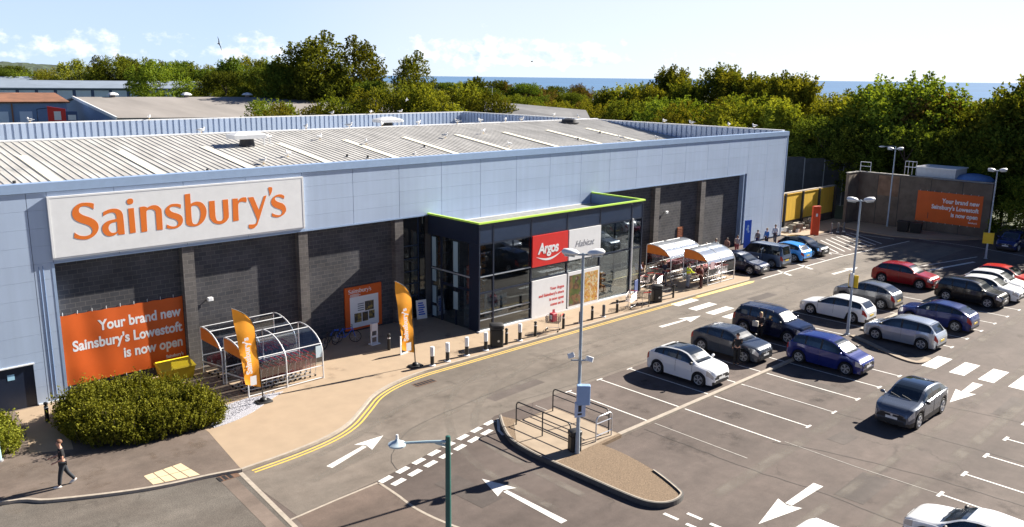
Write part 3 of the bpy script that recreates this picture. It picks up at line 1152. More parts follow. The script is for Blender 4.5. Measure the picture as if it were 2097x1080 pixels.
# roof: two slopes of ribbed sheet with cream rooflights
ZR, SL = 10.32, .127
zr = lambda y: ZR - SL * abs(65 - y)
mb = MB()
mb.add([(-8.5, 41.3, zr(41.3)), (74.98, 41.3, zr(41.3)), (74.98, 65, ZR), (-8.5, 65, ZR), (-8.5, 88.8, zr(88.8)), (74.98, 88.8, zr(88.8))], [(0, 1, 2, 3), (3, 2, 5, 4)])
x = -8.3
while x < 74.8:
    for (ya, yb) in ((41.35, 64.9), (65.1, 88.6)):
        mb.add([(x, ya, zr(ya) - .01), (x + .10, ya, zr(ya) - .01), (x + .10, yb, zr(yb) - .01), (x, yb, zr(yb) - .01),
                (x + .02, ya, zr(ya) + .038), (x + .08, ya, zr(ya) + .038), (x + .08, yb, zr(yb) + .038), (x + .02, yb, zr(yb) + .038)],
               [(4, 5, 6, 7), (0, 1, 5, 4), (1, 2, 6, 5), (2, 3, 7, 6), (3, 0, 4, 7)])
    x += .46
roof = sp(mb, 'roof', M_roof)
sp(MB().bar((-8.5, 65, ZR + .04), (74.9, 65, ZR + .04), .5, .09), 'ridge_cap', M_white, parent=roof)
for i in range(13):
    x0 = -4.0 + 5.95 * i
    a, b = 43.5, 60.2
    mb = MB()
    mb.add([(x0, a, zr(a) + .062), (x0 + .62, a, zr(a) + .062), (x0 + .62, b, zr(b) + .062), (x0, b, zr(b) + .062)], [(0, 1, 2, 3)])
    sp(mb, 'rooflight', M_rooflight, parent=roof)
# block walls in the bays and the piers
for a, b in ((10.44, 29.76), (46.6, 67.8)):
    sp(MB().box(a, b, 41.36, 41.6, -.1, 6.56), 'block_wall', M_brick)
for a, b in ((16.25, 16.85), (22.70, 23.27), (29.15, 29.76), (48.2, 48.8), (54.70, 55.35), (61.15, 61.8)):
    sp(MB().box(a, b, 40.97, 41.359, -.1, 6.55), 'pier', M_brick2)
# soffit shade board above the bays
sp(MB().box(10.46, 67.7, 41.15, 41.355, 6.49, 6.549), 'soffit', M_clad_trim)
# service door
dr = sp(MB().box(5.6, 7.36, 41.02, 41.07, .1, 2.09).box(7.38, 9.15, 41.02, 41.07, .1, 2.09), 'service_door', M_navy)
sp(MB().box(7.2, 7.28, 40.98, 41.02, .95, 1.15), 'handle', M_steel, parent=dr)
sp(MB().box(8.1, 8.38, 41.008, 41.019, 1.52, 1.78), 'door_sticker', mat('pale_blue_sticker', (.35, .62, .80), .5), parent=dr)
sp(MB().box(5.5, 9.2, 40.9, 41.0, 2.095, 2.15), 'door_head', M_white)
for x in (9.82, 9.98):
    sp(MB().tube((x, YF - .006, .18), (x, YF - .006, 6.5), .014, 8), 'downpipe', mat('blue_pipe', (.16, .26, .45), .5), 40)
# ------------------------------------------------------------------ glazed entrance box
CX0, CX1, CY0 = 31.62, 46.94, 36.12
mb = MB()
zt = 6.62
mb.box(CX0, CX1, CY0, CY0 + .1, 6.48, zt)
for x in (31.62, 32.72, 35.87, 39.12, 42.34, 45.66, 46.84):
    mb.box(x, x + .1, CY0, CY0 + .12, .1, 6.47)
for x0, x1, z in [(32.82, 35.87, 2.42), (31.72, 32.72, 2.42), (31.72, 32.72, 3.42), (32.82, 35.87, 3.42), (39.22, 42.34, 2.5), (42.44, 45.66, 3.3), (45.76, 46.84, 3.3), (35.97, 39.12, 2.57), (35.97, 39.12, 3.33), (39.22, 42.34, 3.33)]:
    mb.box(x0, x1, CY0 + .01, CY0 + .1, z, z + .09)
for x0, x1 in ((31.72, 32.72), (32.82, 35.87), (35.97, 39.12), (39.22, 42.34), (42.44, 45.66), (45.76, 46.84)):
    mb.box(x0, x1, CY0 + .01, CY0 + .1, 5.38, 5.46)
# west side frame
mb.box(CX0, CX0 + .1, CY0 + .13, 40.93, 5.42, zt)
for y in (36.9, 39.6, 40.55):
    mb.box(CX0, CX0 + .1, y, y + .12, .1, 5.41)
mb.box(CX0 + .01, CX0 + .09, CY0 + .13, 36.9, .1, 5.41)
mb.box(CX0 + .01, CX0 + .09, 37.03, 39.6, 2.45, 2.6).box(CX0 + .01, CX0 + .09, 38.25, 38.35, .1, 2.45)
# east side frame
mb.box(CX1 - .1, CX1, CY0 + .13, 40.93, 5.42, zt)
for y in (38.5, 40.7):
    mb.box(CX1 - .1, CX1, y, y + .12, .1, 5.41)
ent = sp(mb, 'entrance_frame', M_navy)
mb = MB()
for x0, x1 in ((31.72, 32.72), (32.82, 35.87), (35.97, 39.12), (39.22, 42.34), (42.44, 45.66), (45.76, 46.84)):
    mb.box(x0 + .005, x1 - .005, CY0 + .02, CY0 + .08, 5.47, 6.475)
sp(mb, 'header_panel', M_navy2)
M_rail2 = mat('grey_rail', (.38, .42, .46), .4, metal=.3)     # pale rails on the glazing
for z, z2, y0, y1 in ((1.2, 1.245, CY0 + .02, CY0 + .07), (.78, .825, CY0 + .02, CY0 + .07), (3.44, 3.5, CY0 - .015, CY0 + .005)):
    sp(MB().box(32.82, 35.87, y0, y1, z, z2), 'glazing_rail', M_rail2)
    sp(MB().box(31.72, 32.72, y0, y1, z, z2), 'glazing_rail', M_rail2)
sp(MB().box(CX0 - .02, CX0 - .003, 36.95, 40.6, 3.3, 3.38), 'glazing_rail', M_rail2)
sp(MB().box(31.55, 46.2, CY0 - .12, CY0 + .1, .0995, .19), 'sill', M_white)
sp(MB().tube((45.72, CY0 - .08, .1), (45.72, CY0 - .08, 5.5), .055, 8), 'entrance_downpipe', M_alu, 40)
for x0, x1 in ((31.72, 32.72), (32.82, 35.87), (35.97, 39.12), (39.22, 40.75), (40.8, 42.34), (42.44, 45.66), (45.76, 46.84)):
    sp(MB().box(x0, x1, CY0 + .055, CY0 + .065, .19, 5.38), 'window_pane', M_glass, parent=ent)
sp(MB().box(CX0 + .045, CX0 + .055, 37.03, 39.6, .1, 5.41).box(CX0 + .045, CX0 + .055, 39.73, 40.54, .1, 5.41), 'window_pane', M_glass, parent=ent)
sp(MB().box(CX1 - .055, CX1 - .045, 36.25, 38.5, .1, 5.41).box(CX1 - .055, CX1 - .045, 38.63, 40.69, .1, 5.41), 'window_pane', M_glass, parent=ent)
M_strip = mat('pale_strip', (.30, .42, .48), .35)            # pale strips beside the sliding door
for z0, z1 in ((.25, .9), (1.1, 2.2), (2.5, 3.25), (3.45, 5.3)):
    if z0 > 1:
        sp(MB().box(CX0 - .012, CX0 - .002, 38.05, 38.47, z0, z1), 'door_strip', M_strip)
    sp(MB().box(CX0 - .012, CX0 - .002, 40.15, 40.53, z0, z1), 'door_strip', M_strip)
mb = MB()
mb.box(CX0 - .08, CX1 + .08, CY0 - .09, CY0 + .06, 6.63, 6.73)
mb.box(CX0 - .08, CX0 + .07, CY0 + .06, 40.9, 6.63, 6.73)
mb.box(CX1 - .07, CX1 + .08, CY0 + .06, 42.3, 6.63, 6.73)
sp(mb, 'canopy_edge', M_lime)
sp(MB().box(CX0 + .12, CX1 - .12, CY0 + .13, 40.93, 5.80, 5.92), 'canopy_roof', mat('grey_felt', (.20, .21, .21), .8, var=.2, scale=1.5))
sp(MB().box(CX0 + .105, CX1 - .105, CY0 + .105, CY0 + .125, 5.8, 6.62).box(CX1 - .125, CX1 - .105, CY0 + .13, 40.9, 5.925, 6.62).box(CX0 + .105, CX0 + .125, CY0 + .13, 40.9, 5.925, 6.62), 'parapet_lining', mat('blue_lining', (.16, .24, .36), .5))
mb = MB()
x = CX0 + .1
for a_, b_ in zip(JX[:-1], JX[1:]):
    lo, hi = max(a_, CX0 + .1), min(b_, CX1 - .13)
    if hi - lo > .2:
        mb.box(lo + .012, hi - .012, YF, YF + .05, 5.925, 6.617)
sp(mb, 'lower_cladding', M_clad)
mb = MB()
mb.box(CX0 + .3, CX1 - .3, 40.80, 40.92, 5.925, 5.98)
sp(mb, 'flashing', M_white)
# dark glazed slot between pier and entrance
mb = MB()
mb.box(29.77, 31.6, 41.3, 41.4, 0, 6.55)
sp(mb, 'side_window', M_carglass)
mb = MB()
for z in (1.5, 2.3, 3.1, 3.9, 4.7):
    mb.box(29.85, 31.1, 41.24, 41.295, z, z + .05)
mb.box(31.05, 31.12, 41.24, 41.295, .1, 6.5)
sp(mb, 'window_bar', M_navy2)
# interior of the entrance
mb = MB()
mb.box(31.8, 46.7, 36.3, 41.3, .05, .12)
sp(mb, 'lobby_floor', mat('lobby_floor', (.20, .185, .17), .3))
sp(MB().box(31.75, 46.8, 41.4, 41.55, .1, 6.45), 'lobby_wall', mat('lobby_wall', (.09, .09, .095), .8, var=.3, scale=.8))
sp(MB().box(31.8, 46.8, 36.3, 41.35, 5.3, 5.38), 'lobby_ceiling', mat('lobby_ceiling', (.07, .07, .075), .8))
# advert panels fixed behind / on the glass: things
t = thing('store_sign', 'long white sign board with large orange shop name above the block bays', 'sign', (16.7, 40.9, 6.8))
MB().box(-6.2, 6.25, -.09, .04, .02, 2.70).build('sign_board', M_white, t)
MB().box(-6.3, 6.35, -.07, .035, -.06, .018).box(-6.3, 6.35, -.10, .035, 2.703, 2.78).box(-6.3, -6.203, -.10, .035, .02, 2.70).box(6.253, 6.35, -.10, .035, .02, 2.70).build('frame', M_white, t)
# ------------------------------------------------------------------ sign lettering (outlines in metres)
GLYPHS = [[[(-4.37,2.318,1),(-4.53,2.369,0),(-4.721,2.393,0),(-4.913,2.39,0),(-5.09,2.324,0),(-5.245,2.185,0),(-5.325,1.997,0),(-5.317,1.821,0),(-5.247,1.669,0),(-5.088,1.538,0),(-4.904,1.445,0),(-4.72,1.352,0),(-4.594,1.243,0),(-4.539,1.1,0),(-4.591,0.958,0),(-4.744,0.882,0),(-4.919,0.872,0),(-5.088,0.913,0),(-5.224,1.002,0),(-5.306,1.079,1),(-5.347,0.84,1),(-5.179,0.763,0),(-4.972,0.716,0),(-4.759,0.715,0),(-4.558,0.786,0),(-4.388,0.924,0),(-4.284,1.102,0),(-4.259,1.268,0),(-4.303,1.432,0),(-4.427,1.582,0),(-4.61,1.706,0),(-4.832,1.812,0),(-4.958,1.898,0),(-5.026,1.988,0),(-5.024,2.112,0),(-4.949,2.207,0),(-4.831,2.238,0),(-4.698,2.225,0),(-4.568,2.171,0),(-4.399,2.056,1)]],[[(-4.006,1.885,1),(-3.8,1.97,0),(-3.578,2.001,0),(-3.379,1.971,0),(-3.225,1.87,0),(-3.156,1.725,0),(-3.136,1.487,0),(-3.133,0.749,1),(-3.419,0.749,1),(-3.444,0.866,1),(-3.543,0.781,0),(-3.688,0.734,0),(-3.849,0.736,0),(-3.983,0.801,0),(-4.081,0.93,0),(-4.119,1.104,0),(-4.071,1.269,0),(-3.951,1.393,0),(-3.764,1.468,0),(-3.443,1.515,1),(-3.454,1.691,0),(-3.515,1.793,0),(-3.633,1.83,0),(-3.795,1.8,0),(-4.027,1.691,1)],[(-3.441,1.374,1),(-3.446,0.963,1),(-3.512,0.895,0),(-3.636,0.873,0),(-3.734,0.9,0),(-3.815,1.005,0),(-3.833,1.146,0),(-3.761,1.277,0),(-3.635,1.348,0)]],[[(-2.755,2.403,0),(-2.664,2.38,0),(-2.625,2.28,0),(-2.661,2.165,0),(-2.757,2.127,0),(-2.859,2.141,0),(-2.918,2.221,0),(-2.917,2.307,0),(-2.859,2.38,0)]],[[(-2.89,1.94,1),(-2.628,1.947,1),(-2.628,0.765,1),(-2.898,0.754,1)]],[[(-2.36,1.96,1),(-2.166,1.971,0),(-2.042,1.938,1),(-2.02,1.892,1),(-1.871,1.961,0),(-1.698,1.988,0),(-1.529,1.95,0),(-1.389,1.815,0),(-1.341,1.645,0),(-1.356,0.76,1),(-1.644,0.771,1),(-1.638,1.609,0),(-1.676,1.723,0),(-1.777,1.794,0),(-1.926,1.802,0),(-2.036,1.748,0),(-2.069,1.609,0),(-2.095,0.758,1),(-2.367,0.75,1)]],[[(-0.389,1.893,1),(-0.546,1.945,0),(-0.678,1.962,0),(-0.877,1.952,0),(-1.06,1.85,0),(-1.17,1.695,0),(-1.162,1.517,0),(-1.075,1.375,0),(-0.907,1.268,0),(-0.735,1.2,0),(-0.61,1.086,0),(-0.597,0.961,0),(-0.693,0.871,0),(-0.85,0.859,0),(-0.979,0.896,0),(-1.137,0.987,1),(-1.173,0.811,1),(-1.012,0.765,0),(-0.836,0.745,0),(-0.611,0.782,0),(-0.434,0.898,0),(-0.347,1.069,0),(-0.354,1.227,0),(-0.422,1.358,0),(-0.582,1.464,0),(-0.797,1.553,0),(-0.881,1.61,0),(-0.951,1.695,0),(-0.934,1.778,0),(-0.842,1.829,0),(-0.666,1.823,0),(-0.536,1.784,0),(-0.403,1.708,1)]],[[(-0.174,2.376,1),(0.104,2.396,1),(0.101,1.88,1),(0.242,1.946,0),(0.426,1.967,0),(0.629,1.91,0),(0.781,1.759,0),(0.87,1.534,0),(0.861,1.306,0),(0.767,1.063,0),(0.603,0.874,0),(0.387,0.761,0),(0.156,0.746,0),(-0.069,0.796,0),(-0.18,0.892,0),(-0.199,1.03,0),(-0.189,1.48,0)],[(0.111,1.71,0),(0.207,1.78,0),(0.333,1.784,0),(0.455,1.722,0),(0.546,1.543,0),(0.56,1.314,0),(0.501,1.069,0),(0.396,0.897,0),(0.266,0.847,0),(0.155,0.889,0),(0.107,1.02,0),(0.097,1.361,0)]],[[(1.03,1.93,1),(1.326,1.93,1),(1.32,1.236,0),(1.341,1.025,0),(1.382,0.917,0),(1.486,0.875,0),(1.618,0.88,0),(1.719,0.962,0),(1.739,1.076,0),(1.743,1.934,1),(2.031,1.94,1),(2.026,1.116,0),(1.971,0.935,0),(1.828,0.787,0),(1.631,0.715,0),(1.417,0.727,0),(1.209,0.819,0),(1.057,1.009,0),(1.012,1.221,0)]],[[(2.266,1.942,1),(2.559,1.935,1),(2.561,1.74,1),(2.649,1.885,0),(2.802,1.96,0),(3.012,1.958,1),(3.042,1.826,0),(3.013,1.687,1),(2.862,1.736,0),(2.714,1.743,0),(2.599,1.678,0),(2.557,1.518,0),(2.544,0.789,1),(2.236,0.775,1)]],[[(3.123,1.936,1),(3.419,1.934,1),(3.691,1.206,1),(4.004,1.93,1),(4.159,1.953,1),(3.611,0.578,0),(3.486,0.399,0),(3.353,0.294,0),(3.2,0.283,0),(3.077,0.326,1),(3.062,0.423,0),(3.088,0.516,1),(3.34,0.5,0),(3.468,0.534,0),(3.538,0.634,0),(3.553,0.753,1)]],[[(4.276,2.337,0),(4.368,2.373,0),(4.484,2.349,0),(4.505,2.271,0),(4.456,2.083,0),(4.343,1.905,1),(4.315,2.119,0)]],[[(5.191,1.814,1),(5.102,1.895,0),(4.92,1.947,0),(4.681,1.907,0),(4.492,1.779,0),(4.399,1.607,0),(4.434,1.435,0),(4.569,1.289,0),(4.774,1.184,0),(4.929,1.12,0),(5.015,0.989,0),(4.942,0.862,0),(4.782,0.837,0),(4.574,0.9,0),(4.422,0.988,1),(4.4,0.82,1),(4.54,0.757,0),(4.749,0.723,0),(4.991,0.783,0),(5.185,0.923,0),(5.252,1.088,0),(5.216,1.263,0),(5.078,1.423,0),(4.845,1.529,0),(4.692,1.616,0),(4.625,1.731,0),(4.703,1.816,0),(4.86,1.812,0),(5.041,1.742,0),(5.149,1.679,1)]]]
from mathutils.geometry import tessellate_polygon


def smooth_loop(pts, n=5):
    out = []
    N_ = len(pts)
    P = [(p[0], p[1]) for p in pts]
    for i in range(N_):
        a, b, c, d = pts[i - 1], pts[i], pts[(i + 1) % N_], pts[(i + 2) % N_]
        pa = P[i - 1] if not b[2] else P[i]
        pd = P[(i + 2) % N_] if not c[2] else P[(i + 1) % N_]
        pb, pc = P[i], P[(i + 1) % N_]
        if b[2] and c[2]:
            out.append(pb)
            continue
        for k in range(n):
            t = k / n
            out.append(tuple(.5 * (2 * pb[j] + (pc[j] - pa[j]) * t + (2 * pa[j] - 5 * pb[j] + 4 * pc[j] - pd[j]) * t * t + (3 * pb[j] - pa[j] - 3 * pc[j] + pd[j]) * t ** 3) for j in (0, 1)))
    return out


def letter(loops, depth, sx=1.0, ox=0.0, oz=0.0):
    """solid letter in local x / z, front face towards -y"""
    L = [smooth_loop(l) for l in loops]
    flat = [p for l in L for p in l]
    tris = tessellate_polygon([[Vector((p[0], p[1], 0)) for p in l] for l in L])
    n = len(flat)
    vs = [(p[0] * sx + ox, -depth, p[1] * sx + oz) for p in flat] + [(p[0] * sx + ox, 0, p[1] * sx + oz) for p in flat]
    fs = []
    for t in tris:
        a, b, c = (Vector((flat[i][0], flat[i][1], 0)) for i in t)
        if (b - a).cross(c - a).z < 0:
            t = (t[0], t[2], t[1])
        fs.append(tuple(t))
    o = 0
    for l in L:
        m = len(l)
        ar = sum(l[i][0] * l[(i + 1) % m][1] - l[(i + 1) % m][0] * l[i][1] for i in range(m))
        for i in range(m):
            j = (i + 1) % m
            f = (o + i, n + o + i, n + o + j, o + j)
            fs.append(f if ar > 0 else f[::-1])
        o += m
    return vs, fs


ss = [o for o in SM.children]
sgn = bpy.data.objects['store_sign']
for loops in GLYPHS:
    vs, fs = letter(loops, .008)
    MB().add([(v[0], v[1] - .0915, v[2]) for v in vs], fs).build('letter', M_logo, sgn)


def logo_mesh(width):
    """the same word at another size, centred, as flat outlines in x / z"""
    k = width / 10.0
    V, F = [], []
    for loops in GLYPHS:
        vs, fs = letter(loops, .004 / k, k, -.42 * k, -1.2 * k)
        b = len(V)
        V += [(v[0], v[1] * k, v[2]) for v in vs]
        F += [tuple(b + i for i in f) for f in fs]
    return V, F


# ------------------------------------------------------------------ orange banners
def cloth_sheet(w, h, nx, nz, amp, seed, fold=0.0):
    rr = random.Random(seed)
    ph = [rr.uniform(0, 6.28) for _ in range(6)]
    vs = []
    for j in range(nz + 1):
        for i in range(nx + 1):
            u, v = i / nx, j / nz
            y = amp * (math.sin(u * 23 + ph[0] + v * 2) * (1 - u) ** 2 + .4 * math.sin(u * 9 + v * 5 + ph[1]) + .3 * math.sin(v * 11 + u * 3 + ph[2]))
            sag = -.03 * math.sin(u * math.pi * 8) ** 2 * v
            vs.append((u * w, y, v * h + sag))
    fs = [(j * (nx + 1) + i, j * (nx + 1) + i + 1, (j + 1) * (nx + 1) + i + 1, (j + 1) * (nx + 1) + i) for j in range(nz) for i in range(nx)]
    at = lambda x, z: amp * (math.sin(x / w * 23 + ph[0] + z / h * 2) * (1 - x / w) ** 2 + .4 * math.sin(x / w * 9 + z / h * 5 + ph[1]) + .3 * math.sin(z / h * 11 + x / w * 3 + ph[2]))
    return vs, fs, at


def banner(loc, rz, w, h, lines, label, tsize, seed):
    t = thing('banner', label, 'banner', loc, rz)
    vs, fs, at = cloth_sheet(w, h, 60, 16, .022, seed)
    MB().add(vs, fs).build('cloth', M_dorange, t, 60)
    for k, (body, sz, zz, xr) in enumerate(lines):
        mb = MB()
        v, f = text_mesh(body, sz, bold=.030 * sz, align='RIGHT', extrude=.0006, sx=.84)
        v = [(p[0] + xr, at(p[0] + xr, p[1] + zz) - .003 - p[2], p[1] + zz) for p in v]
        mb.add(v, f)
        mb.build('lettering', M_white, t)
    mb = MB()
    for i in range(9):
        mb.tube((w * (i + .3) / 9, .0, h - .02), (w * (i + .3) / 9 + .02, .05, h + .12), .012, 5)
        mb.tube((w * (i + .3) / 9, .0, .02), (w * (i + .3) / 9 + .02, .05, -.12), .012, 5)
    mb.build('cable_tie', M_white, t)
    return t


banner((10.47, 41.29, .58), 0, 5.75, 3.42, [("Your brand new", .70, 2.42, 5.6), ("Sainsbury's Lowestoft", .70, 1.62, 5.62), ("is now open", .70, .84, 5.62), ("Sainsbury's", .24, .33, 5.6), ("live well for less", .17, .12, 5.6)],
       'large orange opening banner tied to the dark block wall beside the hedge', .7, 3)
banner((89.22, 33.7, 1.05), rad(-90), 6.2, 3.1, [("Your brand new", .62, 2.05, 5.9), ("Sainsbury's Lowestoft", .60, 1.40, 5.9), ("is now open", .60, .75, 5.9), ("Sainsbury's", .22, .3, 5.9)],
       'orange opening banner on the stained concrete wall under the trees', .6, 5)
# ------------------------------------------------------------------ entrance signs and posters
t = thing('wall_sign', 'square red shop sign with white word and smile on the entrance glass', 'sign', (37.5, 36.05, 3.44))
MB().box(-1.58, 1.6, -.04, .05, 0, 1.98).build('sign_board', M_red, t)
mb = MB()
v, f = text_mesh('Argos', .92, bold=.03, extrude=.006, spacing=.88, shear=.12, sx=.9)
mb.add(v, f, face_south(-.18, -.046, .80))
mb.build('lettering', M_white, t)
mb = MB()
top, bot = [], []
for i in range(21):
    u = i / 20
    x = -1.25 + 2.3 * u
    c = .62 - .30 * math.sin(math.pi * u) + .12 * u
    th = .13 * math.sin(math.pi * min(1, u * 1.02)) + .012
    top.append((x, c + th * .5))
    bot.append((x, c - th * .5))
for i in range(20):
    mb.add([(bot[i][0], -.048, bot[i][1]), (bot[i + 1][0], -.048, bot[i + 1][1]), (top[i + 1][0], -.048, top[i + 1][1]), (top[i][0], -.048, top[i][1])], [(0, 1, 2, 3)])
mb.build('smile', M_white, t)
t = thing('wall_sign', 'pale white sign with thin grey script beside the square red sign', 'sign', (40.8, 36.05, 3.42))
MB().box(-1.58, 1.52, -.04, .05, 0, 2.0).build('sign_board', M_white, t)
v, f = text_mesh('Habitat', .62, bold=-.006, extrude=.006, shear=.35)
MB().add(v, f, face_south(-.1, -.046, .82)).build('lettering', mat('grey_ink', (.22, .23, .26), .6), t)
t = thing('poster', 'white window poster with four lines of small red print', 'poster', (37.5, 36.05, .2))
MB().box(-1.55, 1.58, -.03, .05, 0, 2.36).build('sheet', M_white, t)
for body, sz, zz in (("Your Argos", .27, 1.55), ("and Sainsbury's store", .27, 1.2), ("is now open", .27, .85), ("come on in", .27, .5)):
    v, f = text_mesh(body, sz, bold=.006, align='RIGHT', extrude=.003)
    MB().add(v, f, face_south(1.35, -.034, zz)).build('lettering', mat('red_ink', (.62, .04, .03), .6), t)


def photo_mat(name, cols, sc, seed):
    """printed food photograph: coloured cells"""
    m = bpy.data.materials.new(name)
    m.use_nodes = True
    nt = m.node_tree
    N, Lk = nt.nodes, nt.links
    b = N['Principled BSDF']
    b.inputs['Roughness'].default_value = .35
    tcn = N.new('ShaderNodeTexCoord')
    mp = N.new('ShaderNodeMapping')
    mp.inputs['Location'].default_value = (seed, seed * 2, seed)
    Lk.new(tcn.outputs['Object'], mp.inputs[0])
    vo = N.new('ShaderNodeTexVoronoi')
    vo.inputs['Scale'].default_value = sc
    Lk.new(mp.outputs[0], vo.inputs['Vector'])
    no = N.new('ShaderNodeTexNoise')
    no.inputs['Scale'].default_value = sc * .5
    Lk.new(mp.outputs[0], no.inputs['Vector'])
    sp_ = N.new('ShaderNodeSeparateXYZ')
    Lk.new(vo.outputs['Color'], sp_.inputs[0])
    a = N.new('ShaderNodeMath')
    a.operation = 'MULTIPLY_ADD'
    a.inputs[1].default_value = .6
    Lk.new(sp_.outputs[0], a.inputs[0])
    s2 = N.new('ShaderNodeMath')
    s2.operation = 'MULTIPLY_ADD'
    s2.inputs[1].default_value = 1.3
    s2.inputs[2].default_value = -.45
    Lk.new(no.outputs['Fac'], s2.inputs[0])
    Lk.new(s2.outputs[0], a.inputs[2])
    rp = N.new('ShaderNodeValToRGB')
    el = rp.color_ramp.elements
    while len(el) < len(cols):
        el.new(.5)
    for i, (e, c) in enumerate(zip(el, cols)):
        e.position = i / (len(cols) - 1)
        e.color = (*c, 1)
    Lk.new(a.outputs[0], rp.inputs[0])
    Lk.new(rp.outputs[0], b.inputs['Base Color'])
    return m


t = thing('poster', 'window poster of two food photographs with white border behind lamp post', 'poster', (40.8, 36.05, .2))
MB().box(-1.56, 1.5, -.03, .05, 0, 2.42).build('border', M_white, t)
MB().box(-1.46, -.08, -.036, -.031, .15, 2.2).build('photograph', photo_mat('salad_photo', [(.04, .03, .02), (.08, .12, .03), (.22, .12, .06), (.05, .03, .02), (.42, .36, .33)], 3.2, 1.3), t)
MB().box(.04, 1.36, -.036, -.031, .15, 2.2).build('photograph', photo_mat('pizza_photo', [(.30, .05, .02), (.62, .45, .12), (.45, .16, .03), (.66, .58, .36), (.25, .22, .04)], 7.5, 4.1), t)
t = thing('poster_board', 'tall orange framed poster board on the dark wall beside the bicycles', 'poster', (27.0, 41.3, .18))
MB().box(-1.3, 1.26, -.05, .05, 0, 2.62).build('frame', M_dorange, t)
MB().box(-.98, 1.02, -.058, -.051, .12, 2.0).build('sheet', M_white, t)
mb = MB()
for x0, x1, z0, z1 in ((.05, .68, 1.05, 1.62), (-.7, -.2, .42, .98), (-.14, .26, .42, .98), (.32, .72, .5, 1.0)):
    mb.box(x0, x1, -.064, -.059, z0, z1)
mb.build('photograph', photo_mat('poster_photo', [(.02, .02, .03), (.12, .08, .03), (.02, .03, .05), (.35, .25, .06), (.04, .04, .03)], 5, 2.2), t)
mb = MB()
V, F = logo_mesh(1.5)
mb.add([(v[0] - .2, v[1] - .053, v[2] + 2.3) for v in V], F)
mb.build('lettering', M_white, t)
mb = MB()
for i in range(3):
    mb.box(-.95, -.35 + .12 * (i % 2), -.0575, -.052, 2.14 - .06 * i, 2.17 - .06 * i)
mb.build('small_lettering', M_white, t)
mb = MB()
for i in range(4):
    mb.box(-.45, -.02, -.064, -.059, 1.5 - i * .13, 1.56 - i * .13)
mb.build('small_print', mat('grey_print', (.16, .17, .2), .6), t)
MB().box(-1.0, -.8, -.03, .05, -.18, 0).box(.7, .9, -.03, .05, -.18, 0).build('foot', M_trim, t)


# ------------------------------------------------------------------ feather flags
def feather(x, y, H_, label, mt, body, lean):
    t = thing('feather_flag', label, 'flag', (x, y, .1))
    MB().rbox(-.38, .38, -.28, .28, 0, .09, .07).ell((0, 0, .14), .17, .17, .10, 10, 6).build('base', M_black, t, 40)
    # pole: vertical, then bent over towards -X at the top
    pl = []
    for i in range(25):
        u = i / 24
        b = max(0, (u - .72) / .28)
        pl.append((-.95 * b ** 2.0 - lean * u, 0, .12 + (H_ - .15) * (u - .045 * b ** 2.2)))
    MB().path(pl, .032, 8, r1=.014).build('pole', M_black, t, 60)
    # sail: follows the pole on its right edge
    vs = []
    nx, nz = 10, 34
    for j in range(nz + 1):
        u = .13 + .865 * j / nz
        k = u * 24
        i0 = min(23, int(k))
        fr = k - i0
        px = pl[i0][0] + (pl[i0 + 1][0] - pl[i0][0]) * fr
        pz = pl[i0][2] + (pl[i0 + 1][2] - pl[i0][2]) * fr
        left = -.92 - lean * u + .16 * (1 - j / nz)
        if j < 4:
            pz += 0
        wl_ = min(-.012, left - px)
        for i in range(nx + 1):
            s_ = i / nx
            dz = .34 * s_ * max(0, 1 - j / 7) * .9
            vs.append((px + wl_ * s_ - .01, .05 * math.sin(s_ * 3.1 + j * .18) * s_ + .03 * math.sin(j * .5), pz + dz))
    fs = [(j * (nx + 1) + i, (j + 1) * (nx + 1) + i, (j + 1) * (nx + 1) + i + 1, j * (nx + 1) + i + 1) for j in range(nz) for i in range(nx)]
    MB().add(vs, fs).build('sail', mt, t, 70)
    mb = MB()
    v, f = text_mesh(body, .40, bold=.014, align='LEFT', extrude=.004)
    M = Matrix.Translation((-.40 - lean * .3, -.085, 1.55)) @ Matrix.Rotation(rad(90), 4, 'X') @ Matrix.Rotation(rad(90 + 3.5), 4, 'Z')
    mb.add(v, f, M)
    mb.build('lettering', M_white, t)
    MB().box(-.62, -.32, -.088, -.082, .98, 1.42).build('label_patch', M_white, t)
    return t


feather(16.97, 34.55, 5.0, 'orange feather flag standing in grey gravel in front of the left trolley shelter', M_flag, "Sainsbury's", .34)
feather(25.22, 33.85, 5.05, 'orange feather flag standing at the kerb before the entrance', M_flag, "Sainsbury's", .28)
t = thing('banner_stand', 'tall blue fabric banner stand with white emblem at the building end', 'banner', (66.3, 39.3, .0), rad(-12))
MB().box(-.42, .42, -.02, .02, .12, 2.75).build('cloth', M_blue, t)
MB().box(-.45, .45, -.2, .2, 0, .1).tube((.0, .04, .1), (0, .04, 2.75), .02).build('stand', M_trim, t)
mb = MB()
for cx, cz, r in ((0, 2.2, .12), (-.05, 1.95, .16), (.08, 1.72, .12)):
    mb.lathe([(r, 0), (r, .006)], (0, 0, 0), 12, Matrix.Translation((cx, -.022, cz)) @ Matrix.Rotation(rad(90), 4, 'X'))
mb.build('emblem', mat('pale_blue_print', (.45, .6, .8), .6), t)
t = thing('totem_sign', 'slim red totem sign standing before the yellow loading wall', 'sign', (78.1, 38.9, 0), rad(-25))
MB().rbox(-.45, .45, -.12, .12, 0, 2.95, .04).build('body', mat('totem_red', (.70, .07, .015), .5, var=.05), t)
MB().box(-.1, .12, -.127, -.122, 1.9, 2.2).build('emblem', M_white, t)


